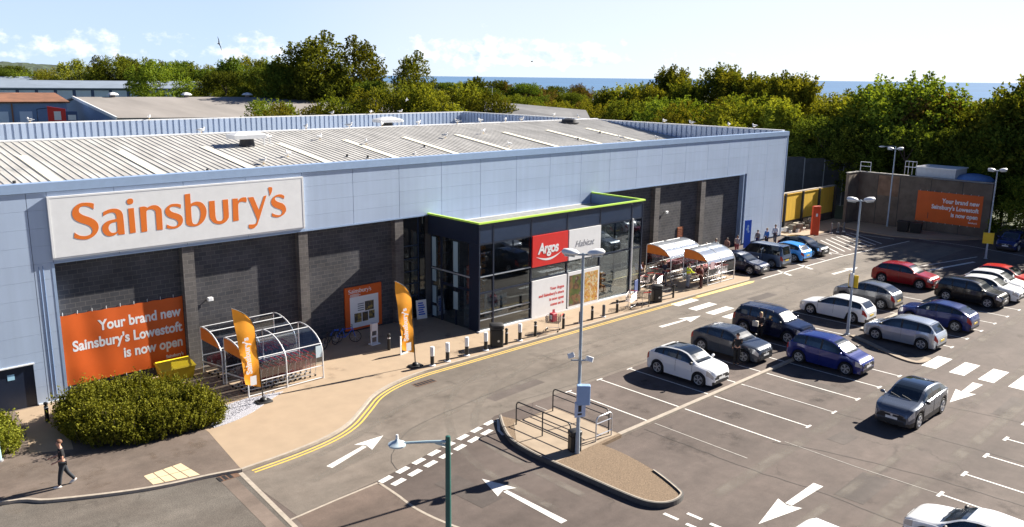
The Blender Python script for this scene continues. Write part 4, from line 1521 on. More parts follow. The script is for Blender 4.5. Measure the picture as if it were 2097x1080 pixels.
# ------------------------------------------------------------------ trolley shelters
def trolley_proto(name, label, colr):
    t = thing(name, label, 'shopping trolley')
    mb = MB()
    bar = lambda a, b, r=.011: mb.tube(a, b, r, 4)
    zt0, zt1, zb = 1.0, .90, .42
    # basket wires: front is +x
    P = {'rl': (-.42, .28), 'fl': (.42, .20)}
    for s in (-1, 1):
        for k in range(6):
            u = k / 5
            bar((-.40 + .0, s * .28, zt0 - u * .45), (.45, s * .19, zt1 - u * .40))
        for k in range(7):
            u = k / 6
            bar((-.40 + .85 * u, s * (.28 - .09 * u), zt0 - .1 * u), (-.40 + .80 * u, s * (.26 - .09 * u), .54 - .04 * u))
    for k in range(5):
        u = k / 4
        bar((.45, -.19 + .38 * u, zt1), (.40, -.17 + .34 * u, .5))
        bar((-.40, -.28 + .56 * u, zt0), (-.40, -.26 + .52 * u, .54))
        bar((-.40, -.26 + .52 * u, .54), (.40, -.17 + .34 * u, .5))
    for k in range(4):
        u = k / 3
        bar((.45 - .05 * u, -.19, zt1 - .4 * u), (.45 - .05 * u, .19, zt1 - .4 * u))
    mb.build('basket', colr, t)
    mb = MB()
    for s in (-1, 1):
        mb.path([(-.52, s * .27, 1.04), (-.44, s * .27, .9), (-.40, s * .26, .3), (-.36, s * .26, .14), (.42, s * .18, .14)], .014, 5)
    mb.tube((.40, -.18, .14), (.40, .18, .14), .014, 5)
    mb.build('chassis', M_steel, t)
    MB().tube((-.53, -.29, 1.04), (-.53, .29, 1.04), .022, 6).build('handle', M_red, t)
    for sx, sy in ((-.36, .26), (-.36, -.26), (.40, .17), (.40, -.17)):
        MB().lathe([(.055, -.014), (.055, .014)], (0, 0, 0), 8, Matrix.Translation((sx, sy, .056)) @ Matrix.Rotation(rad(90), 4, 'X')).build('wheel', M_rubber, t)
    return t


M_wire = mat('wire_steel', (.22, .19, .19), .35, metal=.8)
M_wire2 = mat('dark_red_wire', (.20, .03, .04), .45, metal=.3)
TP = trolley_proto('shopping_trolley', 'wire trolley in a nested row inside a trolley shelter', M_wire)
TP['group'] = 'trolleys nested in the shelters'
TP2 = trolley_proto('shopping_trolley', 'dark red wire trolley in a nested row inside a trolley shelter', M_wire2)
TP2['group'] = 'dark red trolleys nested in the shelters'
USED = set()


def trolley(x, y, rz, z=.1, red=False, label=None, group=None):
    p = TP2 if red else TP
    if id(p) not in USED and label is None:
        USED.add(id(p))
        p.location = (x, y, z)
        p.rotation_euler = (0, 0, rz)
        return p
    o = dup(p, (x, y, z), rz, label, group)
    if label and not group and 'group' in o:
        del o['group']
    return o


def shelter(x0, y0, L_, D_, nb, h0, label, roof_m, groupn='trolley shelters'):
    """one barrel bay: front posts at y0, back posts at y0 + D_, open end at the west"""
    t = thing('trolley_shelter', label, 'trolley shelter', (x0, y0, .1), 0, groupn)
    arch = []
    for i in range(15):
        a = i / 14
        if a < .36:
            arch.append((0, a / .36 * (h0 * .55)))
        else:
            q = (a - .36) / .64 * rad(108)
            yy = D_ * .80 * (1 - math.cos(q)) / (1 - math.cos(rad(90)))
            zz = h0 * .55 + h0 * .45 * math.sin(q)
            arch.append((min(yy, D_ * .985), zz))
    back = (D_, arch[-1][1] - .12)
    mb = MB()
    for k in range(nb + 1):
        x = L_ * k / nb
        mb.path([(x, a[0], a[1]) for a in arch] + [(x, back[0], back[1]), (x, D_, 0)], .036, 8)
    zs = [(0, .06), (0, h0 * .28), arch[7], arch[11], arch[14]]
    for (yy, zz) in zs:
        mb.tube((0, yy, zz), (L_, yy, zz), .026, 6)
    mb.tube((0, D_, .9), (L_, D_, .9), .026, 6)
    mb.bar((0, 0, .9), (-.02, D_, .6), .03, .05)
    mb.build('frame', M_alu, t, 50)
    for k in range(nb):
        xa, xb = L_ * k / nb + .03, L_ * (k + 1) / nb - .03
        for pm, lo_, hi_, nm in ((roof_m, h0 * .60, 99, 'curved_panel'), (M_clear, h0 * .27, h0 * .66, 'side_panel')):
            vs = []
            sub = [a for a in arch if lo_ < a[1] and (a[1] < hi_ or nm == 'curved_panel')]
            if nm == 'side_panel':
                sub = [a for a in sub if a[0] < D_ * .5]
            for a in sub:
                vs += [(xa, a[0], a[1] + .005), (xb, a[0], a[1] + .005)]
            MB().add(vs, [(2 * i, 2 * i + 1, 2 * i + 3, 2 * i + 2) for i in range(len(sub) - 1)]).build(nm, pm, t, 60)
        MB().box(xa, xb, D_ - .005, D_ + .005, .15, back[1]).build('rear_panel', M_clear, t)
    # orange crescent at the open end
    hi = [a for a in arch if a[1] > h0 * .70] + [back]
    zc = h0 * .72
    poly = [(a[0] + .02, a[1] - .02) for a in hi]
    base = [(poly[-1][0], zc), (poly[0][0] + .06, zc)]
    P = poly + base
    MB().add([(-.012, p[0], p[1]) for p in P] + [(.012, p[0], p[1]) for p in P],
             [tuple(range(len(P))), tuple(range(2 * len(P) - 1, len(P) - 1, -1))] + [(i, i + len(P), (i + 1) % len(P) + len(P), (i + 1) % len(P)) for i in range(len(P))]).build('end_panel', M_orange, t)
    e2 = [(a[0] + .02, min(a[1], zc)) for a in arch if .15 < a[1]] + [(D_ - .03, zc), (D_ - .03, .15)]
    return t


s1 = shelter(16.72, 35.5, 4.0, 2.35, 2, 2.45, 'front barrel shaped trolley shelter of the left pair beside the gravel bed', M_clear)
s2 = shelter(16.62, 37.95, 4.0, 2.35, 2, 2.45, 'rear barrel shaped trolley shelter of the left pair against the block wall', M_clear)
MB().box(3.62, 3.96, -.012, -.006, 1.15, 1.75).build('notice', mat('pale_notice', (.55, .68, .75), .5), s1)
M_sroof = mat('grey_polycarbonate', (.42, .46, .52), .16, metal=.55, var=.08, scale=1.5)
s3 = shelter(51.9, 33.75, 3.5, 2.2, 2, 2.5, 'front grey roofed trolley shelter at the kerb beside the parked cars', M_sroof)
s4 = shelter(51.2, 36.6, 4.2, 2.3, 2, 2.5, 'rear grey roofed trolley shelter near the dark block wall', M_sroof)
MB().box(.25, .75, -.012, -.006, 1.2, 1.75).build('notice', mat('pink_notice', (.6, .42, .45), .6), s3)
for yy, n, xs, red in ((36.25, 11, 17.2, True), (37.1, 11, 17.15, False), (38.75, 10, 17.2, False), (39.6, 10, 17.1, True), (34.45, 8, 52.6, False), (35.3, 8, 52.5, True), (37.2, 9, 51.9, True), (38.1, 9, 51.9, True)):
    for k in range(n):
        trolley(xs + k * .30, yy + R.uniform(-.03, .03), math.pi + R.uniform(-.03, .03), red=red)
trolley(35.25, 33.5, rad(120), label='lone trolley with red carrier bags standing at the kerb', group=None)
tb = thing('carrier_bag', 'pair of red carrier bags standing in the lone kerb side trolley', 'bag', (35.25, 33.5, .72))
MB().rbox(-.22, .2, -.17, .17, 0, .5, .05).add(*[[(-.12, -.02, .5), (.12, -.02, .5), (.1, -.02, .72), (-.1, -.02, .72)], [(0, 1, 2, 3)]]).build('bag', mat('red_bag', (.45, .05, .07), .6, var=.15), tb)
MB().box(-.24, -.225, -.12, .12, .15, .4).build('label', M_white, tb)
trolley(43.9, 33.5, rad(70), label='empty wire trolley parked by the kerb next to the blue board', group=None)
trolley(42.9, 33.75, rad(200), label='wire trolley left beside a black bollard near the entrance end', group=None)

for i, (x, y, a) in enumerate(((47.8, 36.3, 20), (48.6, 36.9, 75), (49.4, 36.2, 140), (48.2, 35.6, 200), (49.9, 35.5, 250), (50.4, 37.2, 10))):
    trolley(x, y, rad(a), label='loose wire trolley left askew between the entrance end and the trolley shelters', group='loose trolleys by the entrance end')


# ------------------------------------------------------------------ bollards, bins, small street furniture
def bollard(x, y, h, kind, label, group):
    t = thing('bollard', label, 'bollard', (x, y, .1), 0, group)
    if kind == 'bw':
        MB().lathe([(.17, 0), (.17, .04), (.115, .06), (.11, .07)], n=14).build('base', M_white, t, 40)
        MB().lathe([(.105, .07), (.105, h * .52)], n=14).build('post', M_trim, t, 40)
        MB().lathe([(.11, h * .52), (.12, h * .95), (.105, h), (.02, h + .02)], n=14).build('cap', M_white, t, 40)
    elif kind == 'black':
        MB().lathe([(.085, 0), (.085, h * .80), (.05, h * .81), (.05, h * .86), (.09, h * .87), (.09, h * .97), (.05, h), (.01, h + .005)], n=14).build('post', M_black, t, 40)
        MB().lathe([(.088, h * .70), (.088, h * .76)], n=14).build('band', M_white, t, 40)
    else:
        MB().lathe([(.10, 0), (.10, h - .05), (.08, h), (.01, h + .01)], n=14).build('post', mat('grey_post', (.11, .11, .115), .6), t, 40)
        MB().lathe([(.15, 0), (.14, .05), (.11, .06)], n=14).build('base', M_white, t, 40)
    return t


g1 = 'white topped bollards along the kerb'
for i, (x, y, h) in enumerate(((25.95, 33.35, 1.05), (26.98, 33.35, 1.05), (28.37, 33.4, 1.05), (29.74, 33.38, 1.05), (32.39, 33.4, 1.02))):
    bollard(x, y, h, 'bw', ['white topped bollard nearest the orange flag at the kerb', 'second white topped bollard from the orange kerb flag', 'white topped bollard opposite the corner of the entrance box', 'white topped bollard just left of the black litter bin', 'white topped bollard just right of the black litter bin'][i], g1)
g2 = 'dark bollards along the kerb'
for i, (x, y, h, k, l) in enumerate(((31.35, 33.42, .95, 'black', 'short black bollard touching the kerb side litter bin'), (33.7, 33.45, .9, 'black', 'black bollard in front of the dark glazing left of white poster'),
                                     (36.05, 33.4, .95, 'black', 'black bollard next to the trolley with red bags'), (37.7, 33.5, .75, 'grey', 'stubby grey bollard hidden partly by the lamp post'),
                                     (38.8, 33.5, .9, 'black', 'black bollard right of the tall lamp post at the kerb'), (39.85, 33.45, .8, 'grey', 'grey bollard before the food photograph poster'),
                                     (41.3, 33.55, .85, 'black', 'black bollard beside the loose wire trolley'), (44.65, 33.5, .95, 'black', 'black bollard between blue board and far litter bin'),
                                     (25.77, 37.0, .95, 'black', 'black bollard standing in the shade before the poster frame'), (8.95, 38.7, .9, 'black', 'black bollard beside the service door and hedge'),
                                     (7.2, 38.6, .85, 'black', 'black bollard half hidden behind the small bush'),
                                     (80.2, 38.2, 1.0, 'grey', 'pale concrete bollard by the red totem'), (81.2, 38.0, .95, 'grey', 'grey bollard in shade right of the red totem'), (82.1, 37.8, .95, 'grey', 'last grey bollard in shade before the concrete wall'))):
    bollard(x, y, h, k, l, g2)


def bin_(x, y, h, w, label, rz=0):
    t = thing('litter_bin', label, 'bin', (x, y, .1), rz)
    MB().rbox(-w, w, -w * .85, w * .85, 0, h * .78, .06).build('body', M_black, t, 40)
    MB().rbox(-w * 1.08, w * 1.08, -w * .92, w * .92, h * .80, h, .08).box(-w * .9, w * .9, w * .6, w * .8, h * .77, h * .81).box(-w * .9, w * .9, -w * .8, -w * .6, h * .77, h * .81).build('hood', M_trim, t, 40)
    MB().box(-w * .5, w * .5, -w * .93 - .012, -w * .93, h * .83, h * .92).build('slot', M_rubber, t)
    MB().lathe([(.07, 0), (.07, .006)], (0, 0, 0), 10, Matrix.Translation((.08, -w * .85 - .002, h * .28)) @ Matrix.Rotation(rad(90), 4, 'X')).build('badge', M_steel, t)
    return t


bin_(30.75, 33.6, 1.3, .36, 'black litter bin at the kerb in front of the entrance corner', rad(-35))
bin_(45.5, 33.55, 1.2, .32, 'black litter bin joined to the low kerb rail near zebra crossing', rad(-30))
bin_(23.85, 21.3, .95, .24, 'black litter bin at the foot of the front lamp post', rad(-20))
t = thing('guard_rail', 'low black two bar rail between litter bin and post at the kerb', 'railing', (46.3, 33.4, .1))
MB().tube((-.35, 0, .72), (.85, 0, .72), .045).tube((-.35, 0, .3), (.85, 0, .3), .045).build('rail', M_black, t, 40)
MB().lathe([(.07, 0), (.07, .85), (.1, .88), (.1, .95), (.02, .97)], (.9, 0, 0), 12).build('post', M_black, t, 40)
t = thing('notice_board', 'blue notice board on legs at the kerb right of the entrance', 'sign', (44.9, 34.9, .1), rad(20))
MB().rbox(-.35, .35, -.03, .03, .35, 1.35, .01).build('board', mat('slate_blue', (.06, .09, .22), .5), t)
MB().box(-.32, -.25, -.25, .25, 0, .06).box(.25, .32, -.25, .25, 0, .06).box(-.31, -.26, -.03, .03, .06, .35).box(.26, .31, -.03, .03, .06, .35).build('legs', M_trim, t)
t = thing('pavement_sign', 'white and blue pavement sign leaning in the shaded entrance corner', 'sign', (30.9, 40.7, .1), rad(-12))
MB().box(-.35, .35, -.03, .0, 0, 1.2, Matrix.Rotation(rad(-8), 4, 'X')).build('frame', M_white, t)
mb = MB()
for i in range(6):
    mb.box(-.24 + .03 * (i % 2), .22 - .05 * (i % 3), -.037, -.031, .25 + .14 * i, .34 + .14 * i, Matrix.Rotation(rad(-8), 4, 'X'))
mb.build('print', M_blue, t)
t = thing('pavement_sign', 'white framed pavement sign half hidden behind the kerb side orange flag', 'sign', (26.0, 35.9, .1), rad(10))
MB().box(-.3, .3, -.02, .02, 0, .1).box(-.3, -.22, -.02, .02, .1, 1.0).box(.22, .3, -.02, .02, .1, 1.0).box(-.3, .3, -.02, .02, .95, 1.05).build('frame', M_white, t)
MB().box(-.22, .22, -.012, .012, .1, .5).build('panel', M_trim, t)
MB().box(-.22, .22, -.012, .012, .55, .95).build('panel', M_white, t)
t = thing('sanitiser_stand', 'white hand sanitiser stand in the shade before the poster frame', 'stand', (25.75, 38.4, .1), rad(5))
MB().box(-.28, .28, -.2, .2, 0, .05).box(-.24, -.18, -.04, .04, .05, .8).box(.18, .24, -.04, .04, .05, .8).box(-.24, .24, -.04, .04, .42, .5).build('frame', M_white, t)
MB().rbox(-.22, .22, -.1, .1, .8, 1.25, .03).build('dispenser', mat('pale_plastic', (.62, .60, .62), .5), t)
t = thing('grit_bin', 'yellow grit bin with sloping lid below the orange banner', 'grit bin', (15.25, 40.35, .1), rad(-2))
MB().add([(-.72, -.38, 0), (.72, -.38, 0), (.72, .38, 0), (-.72, .38, 0), (-.84, -.46, .62), (.84, -.46, .62), (.84, .46, .80), (-.84, .46, .80)],
         [(3, 2, 1, 0), (0, 1, 5, 4), (1, 2, 6, 5), (2, 3, 7, 6), (3, 0, 4, 7), (4, 5, 6, 7)]).build('body', mat('grit_yellow', (.80, .55, .02), .45, var=.06), t)
MB().add([(-.88, -.5, .63), (.88, -.5, .63), (.88, .5, .81), (-.88, .5, .81), (-.84, -.46, .69), (.84, -.46, .69), (.82, .44, .88), (-.82, .44, .88)],
         [(3, 2, 1, 0), (0, 1, 5, 4), (1, 2, 6, 5), (2, 3, 7, 6), (3, 0, 4, 7), (4, 5, 6, 7)]).build('lid', mat('grit_lid', (.88, .64, .03), .4, var=.05), t)


# bicycles
def bicycle(x, y, rz, m, label):
    t = thing('bicycle', label, 'bicycle', (x, y, .1), rz)
    for wx in (-.52, .52):
        pts = [(wx + .33 * math.cos(a * math.pi / 10), 0, .34 + .33 * math.sin(a * math.pi / 10)) for a in range(21)]
        w_ = MB().path(pts, .022, 6).build('wheel', M_rubber, t, 60)
        mb = MB()
        for a in range(8):
            mb.tube((wx, 0, .34), (wx + .32 * math.cos(a * math.pi / 4), 0, .34 + .32 * math.sin(a * math.pi / 4)), .005, 4)
        mb.build('spokes', M_steel, w_)
    mb = MB()
    for a, b in (((-.52, 0, .34), (-.05, 0, .30)), ((-.52, 0, .34), (-.18, 0, .78)), ((-.05, 0, .30), (-.2, 0, .85)), ((-.05, 0, .30), (.38, 0, .78)), ((-.18, 0, .76), (.36, 0, .84)), ((.35, 0, .90), (.52, 0, .34))):
        mb.tube(a, b, .022, 6)
    mb.build('frame', m, t, 50)
    MB().ell((-.21, 0, .90), .14, .06, .04, 8, 5).build('saddle', M_black, t, 60)
    MB().path([(.28, .28, .98), (.36, .1, 1.0), (.36, -.1, 1.0), (.28, -.28, .98)], .016, 6).tube((.35, 0, .88), (.36, 0, 1.0), .018, 6).build('handlebar', M_black, t, 50)
    return t


bicycle(23.6, 39.6, rad(20), M_black, 'dark bicycle parked by the block wall beside the trolley shelter')
b = bicycle(24.75, 39.75, rad(-35), M_blue, 'blue bicycle parked left of the orange poster frame')
MB().path([(-.85, 0, .42), (-.78, 0, .62), (-.6, 0, .74), (-.4, 0, .74)], .05, 6).build('mudguard', M_blue, b, 60)
# wall lights and cameras
for i, (x, z, l) in enumerate(((17.6, 3.6, 'small white flood light on the block wall above the left trolley shelter'), (56.6, 4.2, 'white twin flood light on the block wall above the right shelters'), (50.1, 2.9, 'small white wall camera near the entrance end of the block wall'))):
    t = thing('wall_light', l, 'wall light', (x, 41.35, z))
    MB().rbox(-.14, .14, -.28, -.08, -.08, .10, .03).build('lamp_head', M_white, t)
    MB().tube((0, -.1, 0), (0, .02, .02), .03, 6).build('bracket', M_steel, t)
t = thing('wall_light', 'white bulkhead light above the dark service door', 'wall light', (7.62, 40.93, 2.3))
MB().ell((0, -.14, 0), .18, .13, .12, 10, 6).build('lamp_head', M_steel, t, 60)
MB().box(-.1, .1, -.03, .02, -.05, .05).build('bracket', M_trim, t)
t = thing('wall_vent', 'rusty orange vent cover low on the right block wall', 'vent', (58.9, 41.36, 1.6))
MB().box(-.4, .4, -.05, .0, 0, 1.1).build('cover', mat('rust_orange', (.30, .09, .03), .7, var=.3), t)
m_ = MB()
for i in range(6):
    m_.box(-.36, .36, -.065, -.05, .1 + .16 * i, .16 + .16 * i)
m_.build('slats', mat('rust_dark', (.18, .05, .02), .8), t)


# ------------------------------------------------------------------ lamp posts
def lamp_head(mb_top, mb_lens, s, z):
    M = Matrix.Translation((0, 0, z)) @ Matrix.Rotation(rad(-6 * s), 4, 'Y')
    prof = [(.16, .06, .03), (.26, .18, .11), (.50, .21, .16), (.76, .18, .13), (.84, .06, .04)]
    vs, n = [], 10
    for (x, w, h) in prof:
        for k in range(n):
            a = 2 * math.pi * k / n
            vs.append((s * x, w * math.cos(a), .02 + (h if math.sin(a) > 0 else h * .75) * math.sin(a)))
    fs = [(i * n + k, i * n + (k + 1) % n, (i + 1) * n + (k + 1) % n, (i + 1) * n + k) for i in range(4) for k in range(n)]
    if s < 0:
        fs = [f[::-1] for f in fs]
    mb_top.add(vs, fs, M)
    mb_lens.box(min(s * .32, s * .72), max(s * .32, s * .72), -.13, .13, -.125, -.09, M)


def twin_lamp(x, y, h, rz, label):
    t = thing('lamp_post', label, 'lamp post', (x, y, 0), rz, 'twin headed car park lamps')
    MB().lathe([(.15, 0), (.15, .05), (.10, .06), (.085, 1.2), (.075, 1.25), (.05, h), (.02, h + .01)], n=14).build('pole', M_pole, t, 40)
    for s in (-1, 1):
        a, b = MB(), MB()
        lamp_head(a, b, s, h - .05)
        o = a.build('lamp_head', M_white, t, 50)
        b.build('lens', mat('lamp_lens', (.72, .74, .70), .2), o)
    MB().tube((-.35, 0, h - .06), (.35, 0, h - .06), .04, 8).build('bracket', M_pole, t, 40)
    return t


AL = rad(-43.5)
lf = twin_lamp(23.74, 21.05, 8.42, AL, 'twin headed lamp post with blue sign boxes on the front island')
lc = twin_lamp(48.4, 21.44, 8.2, AL, 'twin headed lamp post between bay rows with small yellow plate at mid height')
lr = twin_lamp(79.29, 23.66, 7.7, AL, 'twin headed lamp post with square yellow plate near the right edge')
lb = twin_lamp(88.6, 36.2, 8.2, AL, 'twin headed lamp post in front of the stained concrete wall')
for o, z in ((lc, 3.3),):
    MB().box(.07, .11, -.3, .3, z - .38, z + .38, Matrix.Rotation(rad(40), 4, 'Z')).build('sign_plate', M_yellow, o)
    MB().rbox(-.16, .0, -.15, .15, z - .3, z + .5, .03).build('box', M_white, o)
MB().box(-.12, -.08, -.42, .42, 1.35, 2.3, Matrix.Rotation(rad(65), 4, 'Z')).build('sign_plate', M_yellow, lr)
# boxes, notice and cctv cameras on the front lamp
MB().rbox(-.11, .42, -.36, -.085, 2.35, 3.15, .02).build('sign_box', mat('blue_box', (.26, .38, .60), .4, var=.06), lf)
o = MB().box(-.22, .24, -.14, -.10, 1.75, 2.42, Matrix.Rotation(rad(20), 4, 'Z')).build('notice', mat('notice_blue', (.42, .52, .72), .4), lf)
MB().box(-.08, .06, -.148, -.141, 1.98, 2.25, Matrix.Rotation(rad(20), 4, 'Z')).box(-.10, .08, -.148, -.141, 1.84, 1.92, Matrix.Rotation(rad(20), 4, 'Z')).build('pictogram', M_black, o)
for s, dz in ((-1, .12), (1, -.02)):
    M = Matrix.Translation((s * .36, -.02, 4.18 + dz)) @ Matrix.Rotation(rad(18 * s), 4, 'Y') @ Matrix.Rotation(rad(-20), 4, 'X')
    MB().rbox(-.13, .13, -.22, .16, -.1, .10, .03, M).build('camera', M_white, lf)
MB().tube((-.36, 0, 4.1), (.36, 0, 4.1), .03, 6).build('camera_bracket', M_pole, lf)
# small lamp behind the concrete wall, street lamp beyond the roof
for x, y, h, l in ((95.5, 39.0, 7.9, 'small single lamp post rising behind the concrete wall'), (133.9, 148.5, 12.6, 'tall single armed street lamp beyond the shop roof')):
    t = thing('street_lamp', l, 'lamp post', (x, y, 0), AL)
    MB().lathe([(.14, 0), (.06, h)], n=10).path([(0, 0, h - .1), (0, 0, h), (-.3, 0, h + .05), (-1.2, 0, h)], .05, 6).build('pole', M_steel, t, 40)
    MB().ell((-1.5, 0, h), .4, .16, .09, 10, 6).build('lamp_head', M_white, t, 60)
# green street lamp in the foreground
t = thing('street_lamp', 'dark green street lamp with single pale arm in the foreground', 'lamp post', (11.95, 14.77, 0), rad(145))
MB().lathe([(.14, 0), (.14, 1.0), (.085, 1.1), (.066, 6.42), (.06, 6.5), (.01, 6.52)], n=18).build('pole', mat('green_pole', (.025, .10, .085), .4, var=.15, scale=2), t, 40)
MB().path([(0, 0, 6.36), (.5, 0, 6.38), (1.12, 0, 6.38)], .042, 10, r1=.03).bar((0, 0, 6.24), (.3, 0, 6.34), .03, .05).build('arm', mat('pale_arm', (.42, .55, .60), .4, metal=.3), t, 40)
o = MB().lathe([(.02, .14), (.06, .08), (.16, .03), (.22, 0), (.21, -.045), (.17, -.05)], (1.22, 0, 6.37), 16, None).build('lamp_head', mat('pale_blue_head', (.50, .60, .66), .4), t, 40)
MB().lathe([(.035, 0), (.03, .10), (.005, .11)], (1.22, 0, 6.505), 10).build('photocell', M_white, o, 40)
t = thing('sign_post', 'pale teal post beside the small bush at the left edge', 'post', (6.46, 35.75, .1))
MB().lathe([(.09, 0), (.075, .1), (.06, 3.4), (.01, 3.42)], n=14).build('pole', mat('teal_pole', (.35, .55, .58), .4, metal=.2), t, 40)
MB().lathe([(.13, 0), (.13, .06), (.09, .08)], n=14).build('base', M_steel, t, 40)


# ------------------------------------------------------------------ trolley bay barriers
def barrier(p0, p1, label, m):
    t = thing('barrier', label, 'railing', ((p0[0] + p1[0]) / 2, (p0[1] + p1[1]) / 2, .156), 0, 'trolley bay barriers')
    dx, dy = (p1[0] - p0[0]) / 2, (p1[1] - p0[1]) / 2
    A, B = (-dx, -dy), (dx, dy)
    r = .03
    L_ = math.hypot(dx, dy) * 2
    c = .16 / L_
    lerp = lambda u: (A[0] + (B[0] - A[0]) * u, A[1] + (B[1] - A[1]) * u)
    pts = [(*A, 0), (*A, .92), (*lerp(c * .35), 1.03), (*lerp(c), 1.08), (*lerp(1 - c), 1.08), (*lerp(1 - c * .35), 1.03), (*B, .92), (*B, 0)]
    MB().path(pts, r, 8).build('hoop', m, t, 50)
    for z in (.25, .78):
        MB().tube((*A, z), (*B, z), .022, 6).build('rail', m, t, 50)
    if L_ > 2.5:
        MB().tube((0, 0, 0), (0, 0, 1.07), r, 8).build('post', m, t, 50)
    return t


M_rail = mat('dark_rail', (.05, .052, .055), .4, metal=.4)
barrier((23.85, 21.55), (23.85, 24.75), 'dark tubular barrier on the driveway side of the trolley bay', M_rail)
barrier((26.15, 21.45), (26.15, 24.75), 'dark tubular barrier on the parking side of the trolley bay', M_rail)
barrier((25.1, 21.25), (26.1, 21.25), 'short pale end barrier of the trolley bay beside the lamp post', M_steel)
# ------------------------------------------------------------------ vehicles
def paint(name, col, metal=.25, rough=.26):
    m = mat('paint_' + name, col, rough, metal=metal, var=.03, scale=1.5, coat=1.0)
    return m


TOP = {
    'hatch': [(0, .42), (.02, .50), (.07, .575), (.17, .625), (.26, .675), (.44, .945), (.56, 1.0), (.70, .985), (.83, .93), (.945, .68), (.98, .62), (1, .50)],
    'crossover': [(0, .44), (.02, .53), (.07, .60), (.17, .645), (.25, .685), (.42, .945), (.55, 1.0), (.70, .985), (.83, .935), (.95, .68), (.98, .62), (1, .50)],
    'estate': [(0, .42), (.02, .50), (.07, .57), (.18, .625), (.28, .675), (.45, .945), (.56, 1.0), (.74, .985), (.875, .94), (.965, .70), (.985, .62), (1, .50)],
    'suv': [(0, .45), (.02, .53), (.06, .60), (.16, .64), (.24, .68), (.38, .945), (.50, 1.0), (.74, .99), (.895, .955), (.97, .69), (.985, .62), (1, .48)],
    'mpv': [(0, .40), (.02, .48), (.07, .56), (.14, .61), (.20, .66), (.40, .945), (.53, 1.0), (.72, .985), (.86, .935), (.96, .66), (.985, .58), (1, .46)],
    'short': [(0, .46), (.02, .55), (.07, .625), (.17, .665), (.25, .705), (.41, .95), (.52, 1.0), (.68, .98), (.80, .925), (.945, .72), (.978, .65), (1, .52)],
    'van': [(0, .36), (.02, .44), (.06, .50), (.12, .54), (.17, .58), (.33, .96), (.45, 1.0), (.8, 1.0), (.94, .985), (.985, .62), (.992, .56), (1, .40)],
}
CW = {'hatch': (.26, .44, .83, .945), 'crossover': (.25, .42, .83, .95), 'estate': (.28, .45, .875, .965), 'suv': (.24, .38, .895, .97), 'mpv': (.20, .40, .86, .96), 'van': (.17, .33, .94, .985), 'short': (.25, .41, .80, .945)}


def smooth_interp(P, s):
    xs = [p[0] for p in P]
    i = max(0, min(len(P) - 2, int(np.searchsorted(xs, s, side='right')) - 1))
    x0, y0 = P[i]
    x1, y1 = P[i + 1]
    t = min(1, max(0, (s - x0) / (x1 - x0)))

    def slope(k):
        if k <= 0 or k >= len(P) - 1:
            return (P[min(k + 1, len(P) - 1)][1] - P[max(k - 1, 0)][1]) / (P[min(k + 1, len(P) - 1)][0] - P[max(k - 1, 0)][0])
        a = (P[k][1] - P[k - 1][1]) / (P[k][0] - P[k - 1][0])
        b = (P[k + 1][1] - P[k][1]) / (P[k + 1][0] - P[k][0])
        return 0 if a * b <= 0 else 2 * a * b / (a + b)
    m0, m1 = slope(i), slope(i + 1)
    h = x1 - x0
    return (2 * t ** 3 - 3 * t * t + 1) * y0 + (t ** 3 - 2 * t * t + t) * h * m0 + (-2 * t ** 3 + 3 * t * t) * y1 + (t ** 3 - t * t) * h * m1


WHEELS = {}


def wheel_parts(rw):
    if rw in WHEELS:
        return WHEELS[rw]
    ty = MB()
    ty.lathe([(rw * .66, -.10), (rw * .92, -.105), (rw * .985, -.085), (rw, -.05), (rw, .05), (rw * .985, .085), (rw * .92, .105), (rw * .66, .10)], n=24, M=Matrix.Rotation(rad(90), 4, 'X'))
    o1 = ty.build('wheel', M_rubber, None, 40)
    ri = MB()
    Mx = Matrix.Rotation(rad(-90), 4, 'X')          # outer side towards +y
    ri.lathe([(rw * .62, .075), (rw * .68, .104), (rw * .66, .112), (rw * .62, .10)], n=24, M=Mx)
    for k in range(5):
        a = 2 * math.pi * k / 5
        for da in (-.16, .16):
            p0 = (rw * .12 * math.cos(a), .096, rw * .12 * math.sin(a))
            p1 = (rw * .64 * math.cos(a + da), .100, rw * .64 * math.sin(a + da))
            ri.bar(p0, p1, rw * .07, rw * .10)
    ri.lathe([(rw * .16, .07), (rw * .15, .108), (.01, .112)], n=12, M=Mx)
    o2 = ri.build('rim', M_rim, None, 40)
    o3 = MB().lathe([(rw * .63, .055), (rw * .63, .070), (.02, .072)], n=20, M=Mx).build('rim_shade', mat('brake_shadow', (.03, .03, .032), .6), None)  # dark disc behind the spokes, wheel shade put into its colour
    me = (o1.data, o2.data, o3.data)
    for o in (o1, o2, o3):
        bpy.data.objects.remove(o)
    WHEELS[rw] = me
    return me


